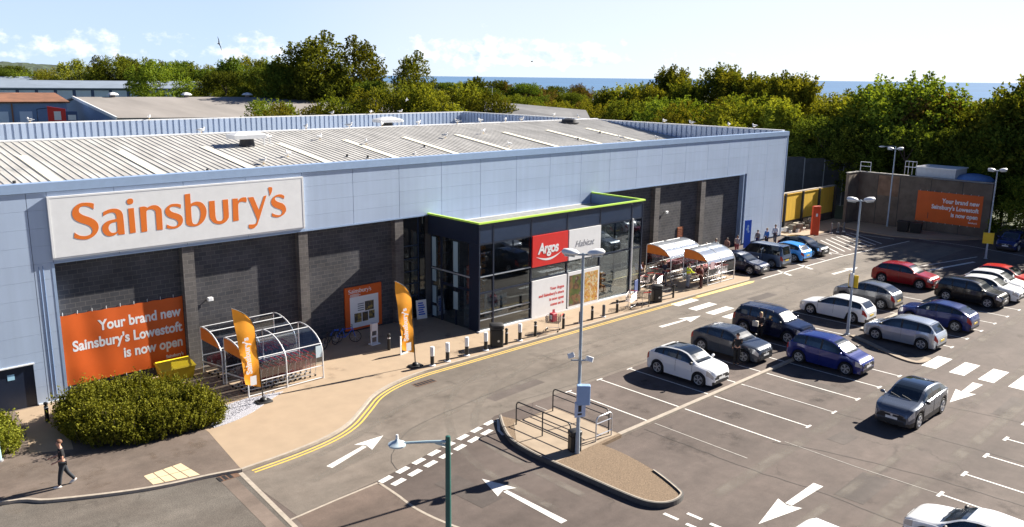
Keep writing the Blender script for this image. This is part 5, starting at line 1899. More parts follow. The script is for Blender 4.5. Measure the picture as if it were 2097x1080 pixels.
def car(label, x, y, heading, kind, col, L=4.3, W=1.8, H=1.52, rw=.33, clad=False, roofglass=False, rails=False, group='cars in the car park', z=0.004, pname=None, roofcol=None):
    rw *= 1.06
    root = thing('parked_car', label, 'car', (x, y, z), rad(heading), group)
    body_m = col
    top = TOP[kind]
    cw, wt, re_, rb = CW[kind]
    sh = [(0, .385), (.02, .465), (.07, top[2][1] - .045), (.17, top[3][1] - .035), (cw, top[4][1] - .05), (.5, top[4][1] - .022), (.8, top[4][1] + .008), (rb - .01, top[4][1] - .005), (.985, .56), (1, .44)]
    sh = [q for i_, q in enumerate(sh) if i_ == 0 or q[0] > sh[i_ - 1][0] + .004]
    plan = [(0, .70), (.012, .78), (.03, .85), (.07, .925), (.15, .98), (.3, 1), (.75, 1), (.90, .965), (.955, .92), (.985, .85), (1, .76)]
    wb = L * .61
    fo = L * .195
    xf, xr = L / 2 - fo, L / 2 - fo - wb
    ra = rw * 1.15
    sill = .20 if kind not in ('suv', 'crossover') else .24
    S_ = set()
    for i in range(31):
        S_.add(i / 30)
    for s in (.006, .012, .022, .04, .055, .085, .105, .94, .965, .982, .992, cw, wt, re_, rb, (cw + wt) / 2, .515, .54, .725, .745):
        S_.add(s)
    sA = cw + .30 * (wt - cw)
    sD = re_ + .45 * (rb - re_)
    S_.add(sA)
    S_.add(sD)
    for xw in (xf, xr):
        for k in range(11):
            S_.add((L / 2 - (xw + ra * math.cos(math.pi * k / 10))) / L)
    SS = sorted(S_)
    st = [SS[0]]
    key = {cw, wt, re_, rb, .515, .54, .725, .745, sA, sD}
    for s in SS[1:]:
        if s - st[-1] > .006:
            st.append(s)
        elif s in key and st[-1] not in key:
            st[-1] = s
    st[-1] = 1.0
    rows = 10
    V = []
    prof = []
    for s in st:
        xx = L / 2 - s * L
        w = smooth_interp(plan, s) * W / 2
        zs = smooth_interp(sh, s) * H
        zt = smooth_interp(top, s) * H
        zl = sill + (.06 if s < .02 or s > .985 else 0)
        for xw in (xf, xr):
            d = abs(xx - xw)
            if d < ra:
                zl = max(zl, rw + math.sqrt(max(0, ra * ra - d * d)))
        zl = min(zl, zs - .12)
        g = min(1, max(0, (zt - zs) / H - .04) / .24)
        pts = [(w * .965, zl), (w * .99, zl + .30 * (zs - zl)), (w, zl + .62 * (zs - zl)), (w * .975, zs), (w * (.955 - .025 * g), zs + .02 * (zt - zs) + .012 * g),
               (w * (.90 * (1 - g) + .845 * g), zs + (zt - zs) * (.4 * (1 - g) + .5 * g)), (w * (.84 * (1 - g) + .74 * g), zs + (zt - zs) * (.70 * (1 - g) + .90 * g)),
               (w * (.70 * (1 - g) + .64 * g), zs + (zt - zs) * .97), (w * .36, zs + (zt - zs) * .995), (0, zt)]
        prof.append((xx, w, zs, zt, g, zl))
        V.append([(xx, p[0], p[1]) for p in pts])
    groups = {}

    def put(keyn, vs, flip):
        mb = groups.setdefault(keyn, MB())
        mb.add(vs, [tuple(range(len(vs)))[::-1] if flip else tuple(range(len(vs)))])

    for i in range(len(st) - 1):
        s0, s1 = st[i], st[i + 1]
        sm = (s0 + s1) / 2
        for j in range(rows - 1):
            for sd in (1, -1):
                q = [V[i][j], V[i + 1][j], V[i + 1][j + 1], V[i][j + 1]]
                q = [(p[0], p[1] * sd, p[2]) for p in q]
                kname = 'body'
                if j in (4, 5) and sA < sm < sD and prof[i][4] > .08:
                    if .515 <= sm <= .54 or .725 <= sm <= .745:
                        kname = 'trim'
                    else:
                        kname = ('side_window', sd, 0 if sm < .53 else 1 if sm < .735 else 2)
                elif j in (7, 8) and cw < sm < wt:
                    kname = 'windscreen'
                elif j in (7, 8) and re_ < sm < rb:
                    kname = 'rear_window'
                elif j == 6 and (cw < sm < wt):
                    kname = 'body'
                elif roofglass and j in (7, 8) and wt + .01 < sm < re_ - .03:
                    kname = 'roof_glass'
                elif j in (2,) and .008 < sm < .09:
                    kname = ('headlight', sd)
                elif j in (2,) and sm > .952:
                    kname = ('taillight', sd)
                elif j == 0 and (clad or sm < .02 or sm > .985):
                    kname = 'trim'
                elif j >= 6 and roofcol and wt < sm < re_ + .02:
                    kname = 'roof'
                put(kname, q, sd < 0)
    for i, front in ((0, True), (len(st) - 1, False)):
        for j in range(rows - 1):
            a, b = V[i][j], V[i][j + 1]
            q = [(a[0], a[1], a[2]), (a[0], -a[1], a[2]), (b[0], -b[1], b[2]), (b[0], b[1], b[2])]
            if j == rows - 2:
                q = q[:3]
            put('trim' if j == 0 or (front and j == 2) else 'body', q, front)
    tb = groups.setdefault('trim', MB())
    tb.box(-L / 2 + .12, L / 2 - .12, -W / 2 + .26, W / 2 - .26, .17, H * .5)
    tb.box(xr - ra * .99, xr + ra * .99, -W / 2 + .2, W / 2 - .2, .45, rw + ra * .9) if False else None
    # door seams
    for sd in (1, -1):
        for ss_ in (cw + .035, .528, .735):
            i = min(range(len(st)), key=lambda k: abs(st[k] - ss_))
            if abs(prof[i][0] - xr) < ra * .9:
                continue
            tb.path([(V[i][1][0], (V[i][1][1] + .001) * sd, V[i][1][2]), (V[i][2][0], (V[i][2][1] + .001) * sd, V[i][2][2]), (V[i][3][0], (V[i][3][1] + .001) * sd, V[i][3][2])], .007, 4)
    for kname, mb in groups.items():
        if kname == 'body':
            bo = mb.build('body', body_m, root, 38)
        elif kname == 'trim':
            mb.build('trim', M_trim, root)
        elif kname == 'roof':
            mb.build('roof', roofcol, root, 38)
        elif kname == 'roof_glass':
            mb.build('roof_glass', M_carglass, root, 38)
        elif kname in ('windscreen', 'rear_window'):
            mb.build(kname, M_screen if kname == 'windscreen' else M_carglass, root, 38)
        elif kname[0] == 'side_window':
            mb.build('side_window', M_carglass, root, 38)
        elif kname[0] == 'headlight':
            mb.build('headlight', M_lamp, root, 38)
        elif kname[0] == 'taillight':
            mb.build('taillight', M_tail, root, 38)
    # wheels
    me = wheel_parts(rw)
    for xw in (xf, xr):
        for sd in (1, -1):
            w_ = bpy.data.objects.new('wheel', me[0])
            COL.objects.link(w_)
            w_.parent = root
            w_.location = (xw, sd * (W / 2 - .125), rw)
            if sd < 0:
                w_.rotation_euler = (0, 0, math.pi)
            for nm, d in (('rim', me[1]), ('rim_shade', me[2])):
                r_ = bpy.data.objects.new(nm, d)
                COL.objects.link(r_)
                r_.parent = w_
    # mirrors, handles, plates, grille
    im = min(range(len(st)), key=lambda k: abs(st[k] - (sA + .012)))
    for sd in (1, -1):
        mb = MB()
        mb.ell((V[im][4][0] + .02, sd * (V[im][4][1] + .13), V[im][4][2] + .09), .075, .12, .075, 10, 7)
        mb.bar((V[im][4][0], sd * V[im][4][1] * .98, V[im][4][2] + .03), (V[im][4][0] + .01, sd * (V[im][4][1] + .08), V[im][4][2] + .07), .05, .035)
        mb.build('wing_mirror', body_m if R.random() < .6 else M_trim, root, 60)
        for ss_ in (.50, .70):
            i = min(range(len(st)), key=lambda k: abs(st[k] - ss_))
            p = V[i][3]
            MB().bar((p[0] - .08, sd * (p[1] + .006), p[2] - .07), (p[0] + .10, sd * (p[1] + .006), p[2] - .07), .022, .03).build('door_handle', body_m, root)
    zp = .36 * H * .78 + .08
    MB().box(L / 2 - .004, L / 2 + .012, -.26, .26, zp - .055, zp + .055).build('number_plate', M_plate, root)
    MB().box(-L / 2 - .012, -L / 2 + .004, -.26, .26, zp + .03, zp + .14).build('number_plate', M_yplate, root)
    zg = .40 * H
    g_ = MB()
    g_.box(L / 2 - .01, L / 2 + .006, -.50, .50, zg - .05, zg + .055).box(L / 2 - .02, L / 2 + .004, -.55, .55, .27, .27 + .10 * H)
    g_.build('grille', M_trim, root)
    MB().box(L / 2 + .006, L / 2 + .012, -.30, .30, zg + .052, zg + .07).lathe([(.055, 0), (.05, .01)], (0, 0, 0), 12, Matrix.Translation((L / 2 + .006, 0, zg + .01)) @ Matrix.Rotation(rad(90), 4, 'Y')).build('grille_badge', M_rim, root)
    if rails:
        mb = MB()
        for sd in (1, -1):
            pts = []
            for k in range(7):
                s = wt + .05 + (re_ - wt - .08) * k / 6
                i = min(range(len(st)), key=lambda q: abs(st[q] - s))
                pts.append((V[i][6][0], sd * V[i][6][1] * .96, V[i][6][2] + .075))
            mb.path(pts, .018, 6)
            for k in (0, 3, 6):
                p = pts[k]
                mb.bar((p[0], p[1], p[2] - .08), p, .03, .03)
        mb.build('roof_rail', M_steel, root)
    # wipers and spoiler
    i0 = min(range(len(st)), key=lambda k: abs(st[k] - cw))
    zc = V[i0][9][2]
    mb = MB()
    for yy in (-.15, .35):
        mb.bar((L / 2 - cw * L + .0, yy, zc + .02), (L / 2 - cw * L - .12, yy - .45, zc + .105), .018, .018)
    mb.build('wiper', M_trim, root)
    i1 = min(range(len(st)), key=lambda k: abs(st[k] - re_))
    zz, ww = V[i1][9][2], V[i1][7][1]
    MB().add([(L / 2 - re_ * L + .16, -ww, zz - .03), (L / 2 - re_ * L + .16, ww, zz - .03), (L / 2 - re_ * L - .10, ww * .95, zz - .05), (L / 2 - re_ * L - .10, -ww * .95, zz - .05),
              (L / 2 - re_ * L + .16, -ww, zz + .015), (L / 2 - re_ * L + .16, ww, zz + .015), (L / 2 - re_ * L - .10, ww * .95, zz - .02), (L / 2 - re_ * L - .10, -ww * .95, zz - .02)],
             [(3, 2, 1, 0), (4, 5, 6, 7), (0, 1, 5, 4), (1, 2, 6, 5), (2, 3, 7, 6), (3, 0, 4, 7)]).build('spoiler', roofcol or body_m, root)
    return root


P_white = paint('white', (.76, .77, .78), 0, .3)
P_dgrey = paint('dark_grey', (.05, .062, .085))
P_navy = paint('navy', (.006, .012, .045))
P_blue = paint('blue', (.012, .022, .16))
P_royal = paint('royal_blue', (.010, .022, .13))
P_silver = paint('silver', (.42, .46, .52), .55)
P_grey = paint('grey', (.16, .17, .19), .5)
P_red = paint('red', (.32, .008, .012), .15)
P_red2 = paint('bright_red', (.55, .02, .012), 0)
P_black = paint('black', (.008, .009, .012))
P_steel = paint('steel_grey', (.11, .13, .17), .5)
P_lblue = paint('light_blue', (.05, .30, .78), .1)
P_mpv = paint('blue_grey', (.10, .14, .22), .4)
c_a = car('small white crossover with black roof panel, alone in its row near the front island', 34.95, 23.62, -90, 'short', P_white, 4.15, 1.78, 1.57, .345, clad=False, roofglass=True)
car('dark grey crossover parked second from the front with a person beside its door', 39.85, 24.15, -90, 'short', P_dgrey, 4.4, 1.82, 1.53, .34)
car('large navy estate with roof rails beside the zebra crossing', 44.75, 24.35, -90, 'suv', P_navy, 4.75, 1.88, 1.72, .36, rails=True)
car('royal blue people carrier nosing out at the end of the front row', 42.12, 19.5, -90, 'mpv', P_blue, 4.3, 1.80, 1.64, .33)
car('white hatchback parked facing the shop just left of the yellow plated lamp post', 51.72, 23.75, 90, 'estate', P_white, 4.55, 1.82, 1.47, .335)
car('grey crossover with pale roof parked behind the white hatchback', 56.5, 23.9, 90, 'short', P_grey, 4.3, 1.80, 1.58, .335)
car('dark red car with sun flashing off its windscreen', 64.2, 24.45, -90, 'crossover', P_red, 4.6, 1.86, 1.62, .35)
car('silver people carrier parked at the end of the row near the second zebra', 49.48, 18.55, 90, 'mpv', P_silver, 4.3, 1.80, 1.60, .325)
car('blue crossover parked right of the silver people carrier', 54.72, 18.6, 90, 'short', P_royal, 4.45, 1.82, 1.56, .34)
car('black crossover parked in front of the two white cars at the right', 62.35, 19.2, -90, 'suv', P_black, 4.4, 1.82, 1.64, .34)
car('white car parked directly right of the black crossover', 64.9, 18.95, -90, 'short', P_white, 4.4, 1.80, 1.50, .335)
car('white car partly cut off at the right edge beside the bright red car', 67.4, 19.15, -90, 'hatch', P_white, 4.35, 1.80, 1.50, .33)
car('bright red car at the far end of the right hand row', 69.9, 19.3, -90, 'hatch', P_red2, 4.3, 1.78, 1.48, .33)
car('steel grey crossover with dark roof driving down the right hand aisle', 38.35, 13.68, 180, 'short', P_steel, 4.38, 1.84, 1.58, .35, clad=True, roofglass=True, group=None)
car('white hatchback cut off by the bottom right corner', 28.05, 7.45, 90, 'hatch', P_white, 4.3, 1.78, 1.44, .325)
car('white car with only its roof top showing at the bottom edge', 22.45, 10.5, 180, 'hatch', P_white, 4.0, 1.5, 1.55, .31, group=None)
car('dark blue crossover parked in tree shade at the far right edge', 86.2, 23.6, 180, 'suv', P_royal, 4.4, 1.84, 1.62, .34)
car('dark car half hidden behind the right trolley shelter', 58.7, 35.2, -90, 'crossover', P_navy, 4.4, 1.82, 1.50, .34)
cv = car('blue grey van with its side door hanging open near the building', 62.3, 35.4, 90, 'van', P_mpv, 4.5, 1.82, 1.85, .33)
car('light blue hatchback with tail towards the road between van and black car', 65.9, 35.3, 90, 'hatch', P_lblue, 4.2, 1.78, 1.50, .325)
car('black hatchback last in the line of cars against the building', 69.2, 35.4, -90, 'hatch', P_black, 4.3, 1.80, 1.48, .33)
# open door of the van, hinged at its front edge on the road side of the body
dd = MB().box(-.02, .02, 0, .95, .32, 1.02, Matrix.Translation((-.6, .95, 0)) @ Matrix.Rotation(rad(20), 4, 'Z')).box(-.02, .02, 0, .06, 1.02, 1.62, Matrix.Translation((-.6, .95, 0)) @ Matrix.Rotation(rad(20), 4, 'Z')).box(-.02, .02, .89, .95, 1.02, 1.62, Matrix.Translation((-.6, .95, 0)) @ Matrix.Rotation(rad(20), 4, 'Z')).box(-.02, .02, .06, .89, 1.56, 1.62, Matrix.Translation((-.6, .95, 0)) @ Matrix.Rotation(rad(20), 4, 'Z')).build('door', P_mpv, cv)
MB().box(-.006, .006, .06, .89, 1.02, 1.56, Matrix.Translation((-.6, .95, 0)) @ Matrix.Rotation(rad(20), 4, 'Z')).build('window', M_carglass, dd)
# ------------------------------------------------------------------ people
def skin_mesh(name, joints, edges, root, m, parent, sub=1):
    """grow one continuous surface over a skeleton: joints = {key: (x, y, z, rx, ry)}"""
    bm = bmesh.new()
    lay = bm.verts.layers.skin.verify()
    vs = {}
    for k, p in joints.items():
        v = bm.verts.new(p[:3])
        v[lay].radius = (p[3], p[4] if len(p) > 4 else p[3])
        v[lay].use_root = (k == root)
        vs[k] = v
    for a, b in edges:
        bm.edges.new((vs[a], vs[b]))
    me = bpy.data.meshes.new(name)
    bm.to_mesh(me)
    bm.free()
    o = bpy.data.objects.new(name, me)
    COL.objects.link(o)
    md = o.modifiers.new('skin', 'SKIN')
    md.use_smooth_shade = True
    if sub:
        s = o.modifiers.new('sub', 'SUBSURF')
        s.levels = s.render_levels = sub
    dg = bpy.context.evaluated_depsgraph_get()
    m2 = bpy.data.meshes.new_from_object(o.evaluated_get(dg))
    o.modifiers.clear()
    o.data = m2
    bpy.data.meshes.remove(me)
    m2.materials.clear()
    m2.materials.append(m)
    for p in m2.polygons:
        p.material_index = 0
        p.use_smooth = True
    o.parent = parent
    return o


M_shoe = mat('white_shoe', (.62, .62, .60), .6)
M_dshoe = mat('dark_shoe', (.02, .018, .016), .6)


def person(label, x, y, heading, h=1.74, shirt=(.02, .02, .025), trousers=(.02, .022, .03), hair=(.05, .03, .02), shoe=None, stride=.0, arm=(.1, .1), elbow=(.3, .3), z=.1, hairlong=False, lean=0.0, group=None, sleeve=False, extra=None):
    t = thing('person', label, 'person', (x, y, z), rad(heading), group)
    k = h / 1.75
    J = {}
    J['pelvis'] = (0, 0, .95, .125, .10)
    J['waist'] = (lean * .3, 0, 1.10, .135, .108)
    J['chest'] = (lean * .8, 0, 1.30, .165, .118)
    J['neckb'] = (lean, 0, 1.455, .07, .065)
    J['neck'] = (lean + .015, 0, 1.53, .052, .052)
    J['jaw'] = (lean + .045, 0, 1.585, .066, .075)
    J['head'] = (lean + .03, 0, 1.66, .078, .098)
    J['crown'] = (lean + .02, 0, 1.725, .055, .062)
    E = [('pelvis', 'waist'), ('waist', 'chest'), ('chest', 'neckb'), ('neckb', 'neck'), ('neck', 'jaw'), ('jaw', 'head'), ('head', 'crown')]
    hands = []
    for i, s in enumerate((1, -1)):
        n = 'lr'[i]
        a = arm[i]
        e = a + elbow[i]
        sh = (lean, s * .185, 1.41)
        el = (sh[0] + .29 * math.sin(a), s * .225, sh[2] - .29 * math.cos(a))
        wr = (el[0] + .25 * math.sin(e), s * .215, el[2] - .25 * math.cos(e))
        d = (math.sin(e), 0, -math.cos(e))
        pm = (wr[0] + .075 * d[0], s * .21, wr[2] + .075 * d[2])
        J['sh' + n] = (*sh, .062)
        J['el' + n] = (*el, .044)
        J['wr' + n] = (*wr, .029)
        J['pm' + n] = (*pm, .034, .022)
        E += [('chest', 'sh' + n), ('sh' + n, 'el' + n), ('el' + n, 'wr' + n), ('wr' + n, 'pm' + n)]
        hands.append((pm, d, s))
        hp = stride * (1 if s > 0 else -1)
        kb = .12 + (.75 * abs(stride) if (stride and s < 0) else .05 * abs(stride))
        hi = (0, s * .095, .90)
        kn = (hi[0] + .43 * math.sin(hp), s * .10, hi[2] - .43 * math.cos(hp))
        an = (kn[0] + .41 * math.sin(hp - kb), s * .10, kn[2] - .41 * math.cos(hp - kb))
        J['hi' + n] = (*hi, .098)
        J['kn' + n] = (*kn, .062)
        J['an' + n] = (*an, .042)
        J['to' + n] = (an[0] + .14 * math.cos(.0 if kb < .3 else .6), an[1], an[2] - (.03 if kb < .3 else .10), .034)
        E += [('pelvis', 'hi' + n), ('hi' + n, 'kn' + n), ('kn' + n, 'an' + n), ('an' + n, 'to' + n)]
    # drop so that the lower foot stands on the ground
    low = min(J['tol'][2], J['tor'][2]) - .045
    J = {q: (p[0] * k, p[1] * k, (p[2] - low) * k, *[r * k for r in p[3:]]) for q, p in J.items()}
    for pm, d, s in hands:
        n = 'l' if s > 0 else 'r'
        P0 = J['pm' + n]
        for f in range(4):
            off = (f - 1.5) * .019
            ln = (.065, .075, .072, .055)[f]
            b = (P0[0] + off * -d[2] * k, P0[1], P0[2] + off * d[0] * k)
            m1 = (b[0] + d[0] * ln * .55 * k, b[1] - s * .004, b[2] + d[2] * ln * .55 * k)
            m2 = (m1[0] + d[0] * ln * .45 * k, m1[1] - s * .022, m1[2] + d[2] * ln * .45 * k)
            J['f%s%da' % (n, f)] = (*m1, .0085)
            J['f%s%db' % (n, f)] = (*m2, .0075)
            E += [('pm' + n, 'f%s%da' % (n, f)), ('f%s%da' % (n, f), 'f%s%db' % (n, f))]
        tb_ = (P0[0] + .035 * -d[2] * k - d[0] * .02, P0[1], P0[2] + .035 * d[0] * k - d[2] * .02)
        tt = (tb_[0] + d[0] * .045, tb_[1] - s * .015, tb_[2] + d[2] * .045)
        J['t%sa' % n] = (*tb_, .011)
        J['t%sb' % n] = (*tt, .009)
        E += [('pm' + n, 't%sa' % n), ('t%sa' % n, 't%sb' % n)]
    skin_mesh('body', J, E, 'pelvis', M_skin, t)
    g = lambda q, dr: (*J[q][:3], *[r + dr * k for r in (J[q][3:] if len(J[q]) > 4 else (J[q][3], J[q][3]))])
    sj = {q: g(q, .018) for q in ('pelvis', 'waist', 'chest', 'neckb', 'shl', 'shr')}
    se = [('pelvis', 'waist'), ('waist', 'chest'), ('chest', 'neckb'), ('chest', 'shl'), ('chest', 'shr')]
    for n in 'lr':
        a, b = J['sh' + n], J['el' + n]
        u = 1.0 if sleeve else .72
        sj['m' + n] = tuple(a[i] + (b[i] - a[i]) * u for i in range(3)) + (.062 * k, .062 * k)
        se.append(('sh' + n, 'm' + n))
        if sleeve:
            sj['w' + n] = (*J['wr' + n][:3], .046 * k, .046 * k)
            se.append(('m' + n, 'w' + n))
    cn = lambda c: mat('cloth_%02d%02d%02d' % tuple(int(q * 99) for q in c), c, .85, var=.12, scale=6)
    skin_mesh('shirt', sj, se, 'pelvis', cn(shirt), t)
    tj = {q: g(q, .016) for q in ('hil', 'hir', 'knl', 'knr')}
    tj['pelvis'] = (*J['pelvis'][:3], .135 * k, .112 * k)
    for n in 'lr':
        tj['an' + n] = (*J['an' + n][:3], .068 * k, .068 * k)
    skin_mesh('trousers', tj, [('pelvis', 'hil'), ('pelvis', 'hir'), ('hil', 'knl'), ('hir', 'knr'), ('knl', 'anl'), ('knr', 'anr')], 'pelvis', cn(trousers), t)
    for n in 'lr':
        a, b = Vector(J['an' + n][:3]), Vector(J['to' + n][:3])
        d = b - a
        ang = math.atan2(-d.z, d.x) - .2
        M = Matrix.Translation(a + Vector((.05, 0, -.035)) * k if abs(ang) < .3 else a + d * .45) @ Matrix.Rotation(ang, 4, 'Y')
        MB().ell((.02, 0, -.005), .15 * k, .052 * k, .050 * k, 12, 7, M).build('shoe', shoe or M_dshoe, t, 60)
    hd = J['head']
    mh = mat('hair_%02d%02d%02d' % tuple(int(q * 99) for q in hair), hair, .7)
    mb = MB()
    vs = []
    T = Matrix.Translation((hd[0] - .012 * k, 0, hd[2] + .03 * k))
    nu, nv = 14, 7
    for j in range(nv + 1):
        ph = j / nv * rad(105)
        for i in range(nu):
            th = 2 * math.pi * i / nu
            ex = ph if math.cos(th) < .35 else min(ph, rad(58))
            vs.append((.112 * k * math.sin(ex) * math.cos(th), .094 * k * math.sin(ex) * math.sin(th), .10 * k * math.cos(ex)))
    mb.add(vs, [(j * nu + i, (j + 1) * nu + i, (j + 1) * nu + (i + 1) % nu, j * nu + (i + 1) % nu) for j in range(nv) for i in range(nu)], T)
    if hairlong:
        mb.ell((hd[0] - .075 * k, 0, hd[2] - .09 * k), .055 * k, .095 * k, .17 * k, 10, 7)
    mb.build('hair', mh, t, 80)
    MB().ell((hd[0] + .088 * k, 0, hd[2] - .025 * k), .022 * k, .014 * k, .022 * k, 6, 5).build('nose', M_skin, t, 80)
    for s in (1, -1):
        MB().ell((hd[0] - .005, s * .094 * k, hd[2] - .02 * k), .022 * k, .012 * k, .032 * k, 6, 5).build('ear', M_skin, t, 80)
    for s in (1, -1):
        MB().ell((hd[0] + .076 * k, s * .034 * k, hd[2] + .002), .010 * k, .013 * k, .008 * k, 6, 4).build('eye', M_trim, t, 80)
    MB().ell((hd[0] + .078 * k, 0, hd[2] - .068 * k), .008 * k, .024 * k, .006 * k, 6, 4).build('mouth', mat('lips', (.30, .10, .08), .5), t, 80)
    if extra:
        extra(t, J, k)
    return t


person('person in black top and jeans with white shoes walking on the footway left', 7.70, 31.9, 168, 1.80, (.008, .008, .01), (.018, .022, .03), (.12, .05, .025), M_shoe, stride=.27, arm=(-.1, .15), elbow=(1.3, 1.2), z=.1, lean=.02)
person('person in dark coat standing at the side of the dark grey crossover', 38.45, 22.9, 40, 1.72, (.012, .012, .014), (.012, .012, .015), (.10, .05, .03), None, arm=(.2, .5), elbow=(.5, .9), z=0, sleeve=True)


def baghold(t, J, k):
    MB().rbox(-.06, .10, -.2, .14, J['pmr'][2] - .10, J['pmr'][2] + .22, .03, Matrix.Translation((J['pmr'][0] + .1, -.08, 0))).build('shopping_bag', mat('cream_bag', (.58, .52, .44), .8), t)


person('person with fair hair holding a cream bag beside the navy estate', 43.35, 24.4, 190, 1.68, (.03, .025, .03), (.015, .015, .02), (.62, .46, .24), None, arm=(.3, .5), elbow=(.9, .9), z=0, sleeve=True, hairlong=True, extra=baghold)


def vest(t, J, k):
    mb = MB()
    c = J['chest']
    mb.box(c[0] - .155 * k, c[0] + .155 * k, -.20 * k, .20 * k, c[2] - .02, c[2] + .03)
    mb.build('reflective_band', M_steel, t)


person('worker in yellow high visibility jacket at the front right trolley shelter', 50.35, 34.4, -20, 1.75, (.62, .72, .02), (.25, .27, .32), (.06, .04, .03), None, arm=(.5, .6), elbow=(.8, .8), sleeve=True, extra=vest)
person('person in dark maroon clothes standing by the front right trolley shelter', 50.95, 33.7, 100, 1.72, (.09, .012, .015), (.06, .015, .015), (.03, .02, .02), None, arm=(.4, .4), elbow=(.6, .6), sleeve=True)
person('person in pale lilac top near the entrance end by the shelters', 48.9, 37.9, -120, 1.68, (.50, .50, .66), (.04, .04, .06), (.02, .015, .012), None, arm=(.5, .4), elbow=(.9, .8), sleeve=True)
person('child in black and orange standing beside the person in lilac top', 49.7, 38.1, -100, 1.45, (.30, .07, .02), (.02, .02, .02), (.02, .015, .012), None, arm=(.2, .2), elbow=(.5, .5))
QG = 'shoppers in the queue by the blue banner stand'
for i, (x, y, hd_, sh_, tr, hr, l) in enumerate((
        (57.3, 38.6, 0, (.03, .02, .02), (.02, .02, .02), (.02, .015, .01), 'shopper in brown jacket behind the rear right trolley shelter'),
        (59.3, 38.9, 200, (.40, .05, .04), (.03, .03, .04), (.5, .45, .42), 'shopper in red jacket with pale hood among the queue'),
        (61.0, 39.1, 10, (.45, .55, .60), (.04, .05, .08), (.25, .2, .15), 'shopper in pale blue top among the queue'),
        (62.6, 39.0, 190, (.35, .18, .14), (.03, .03, .03), (.05, .03, .02), 'shopper in brown top left of the blue banner stand'),
        (63.7, 38.7, 20, (.45, .42, .42), (.35, .08, .1), (.03, .02, .02), 'shopper in grey top next to the blue banner stand'),
        (68.1, 39.3, 180, (.30, .25, .24), (.03, .05, .2), (.02, .02, .02), 'shopper in grey jacket just right of the blue banner stand'),
        (69.0, 38.9, 170, (.06, .20, .55), (.03, .03, .04), (.3, .2, .1), 'shopper in blue top right of the blue banner stand'),
        (71.2, 39.3, 190, (.62, .64, .68), (.05, .06, .1), (.015, .012, .01), 'shopper in white shirt against the pale blue wall end'))):
    person(l, x, y, hd_, R.uniform(1.6, 1.8), sh_, tr, hr, None, stride=R.uniform(0, .2), arm=(R.uniform(0, .4), R.uniform(0, .4)), elbow=(.6, .5), group=QG, sleeve=True, z=0.005 if x > 57.2 else .1)

person('shopper in dark coat pushing a loose trolley by the entrance end', 50.2, 36.4, 30, 1.7, (.03, .03, .05), (.03, .04, .09), (.3, .22, .12), None, stride=.15, arm=(.6, .6), elbow=(.8, .8), sleeve=True)
person('shopper in cream jacket walking past the shelters near the wall', 55.9, 39.4, 190, 1.66, (.52, .47, .38), (.05, .05, .06), (.1, .06, .03), None, stride=.25, arm=(.2, -.1), elbow=(.4, .5), sleeve=True)
# ------------------------------------------------------------------ foliage
L_mid = leaf_mat('leaf_mid', (.055, .085, .012), (.19, .215, .030), .3)
L_dark = leaf_mat('leaf_dark', (.035, .058, .010), (.125, .155, .026), .3)
L_lime = leaf_mat('leaf_lime', (.085, .11, .014), (.29, .29, .036), .3)
L_red = leaf_mat('leaf_brown', (.07, .06, .02), (.19, .14, .045), .3)
L_hedge = leaf_mat('leaf_hedge', (.06, .085, .010), (.27, .29, .042), .22)


def leaf_quads(C, Sz, seed, flat=0.0):
    """one small bent leaf face per centre, random facing"""
    rg = np.random.default_rng(seed)
    n = len(C)
    a = rg.normal(size=(n, 3))
    a /= np.linalg.norm(a, axis=1)[:, None]
    b = rg.normal(size=(n, 3))
    if flat:
        b[:, 2] *= (1 - flat)
        a[:, 2] *= (1 - flat * .5)
    b -= a * (a * b).sum(1)[:, None]
    b /= np.linalg.norm(b, axis=1)[:, None]
    s = Sz[:, None]
    V = np.empty((n, 4, 3))
    V[:, 0] = C - a * s * .62
    V[:, 1] = C - b * s * .36
    V[:, 2] = C + a * s * .62
    V[:, 3] = C + b * s * .36
    return V.reshape(-1, 3)


def mesh_quads(name, V, m):
    n = len(V) // 4
    me = bpy.data.meshes.new(name)
    me.vertices.add(len(V))
    me.vertices.foreach_set('co', V.astype(np.float32).ravel())
    me.loops.add(4 * n)
    me.loops.foreach_set('vertex_index', np.arange(4 * n, dtype=np.int32))
    me.polygons.add(n)
    me.polygons.foreach_set('loop_start', np.arange(0, 4 * n, 4, dtype=np.int32))
    me.update(calc_edges=True)
    me.materials.append(m)
    return me


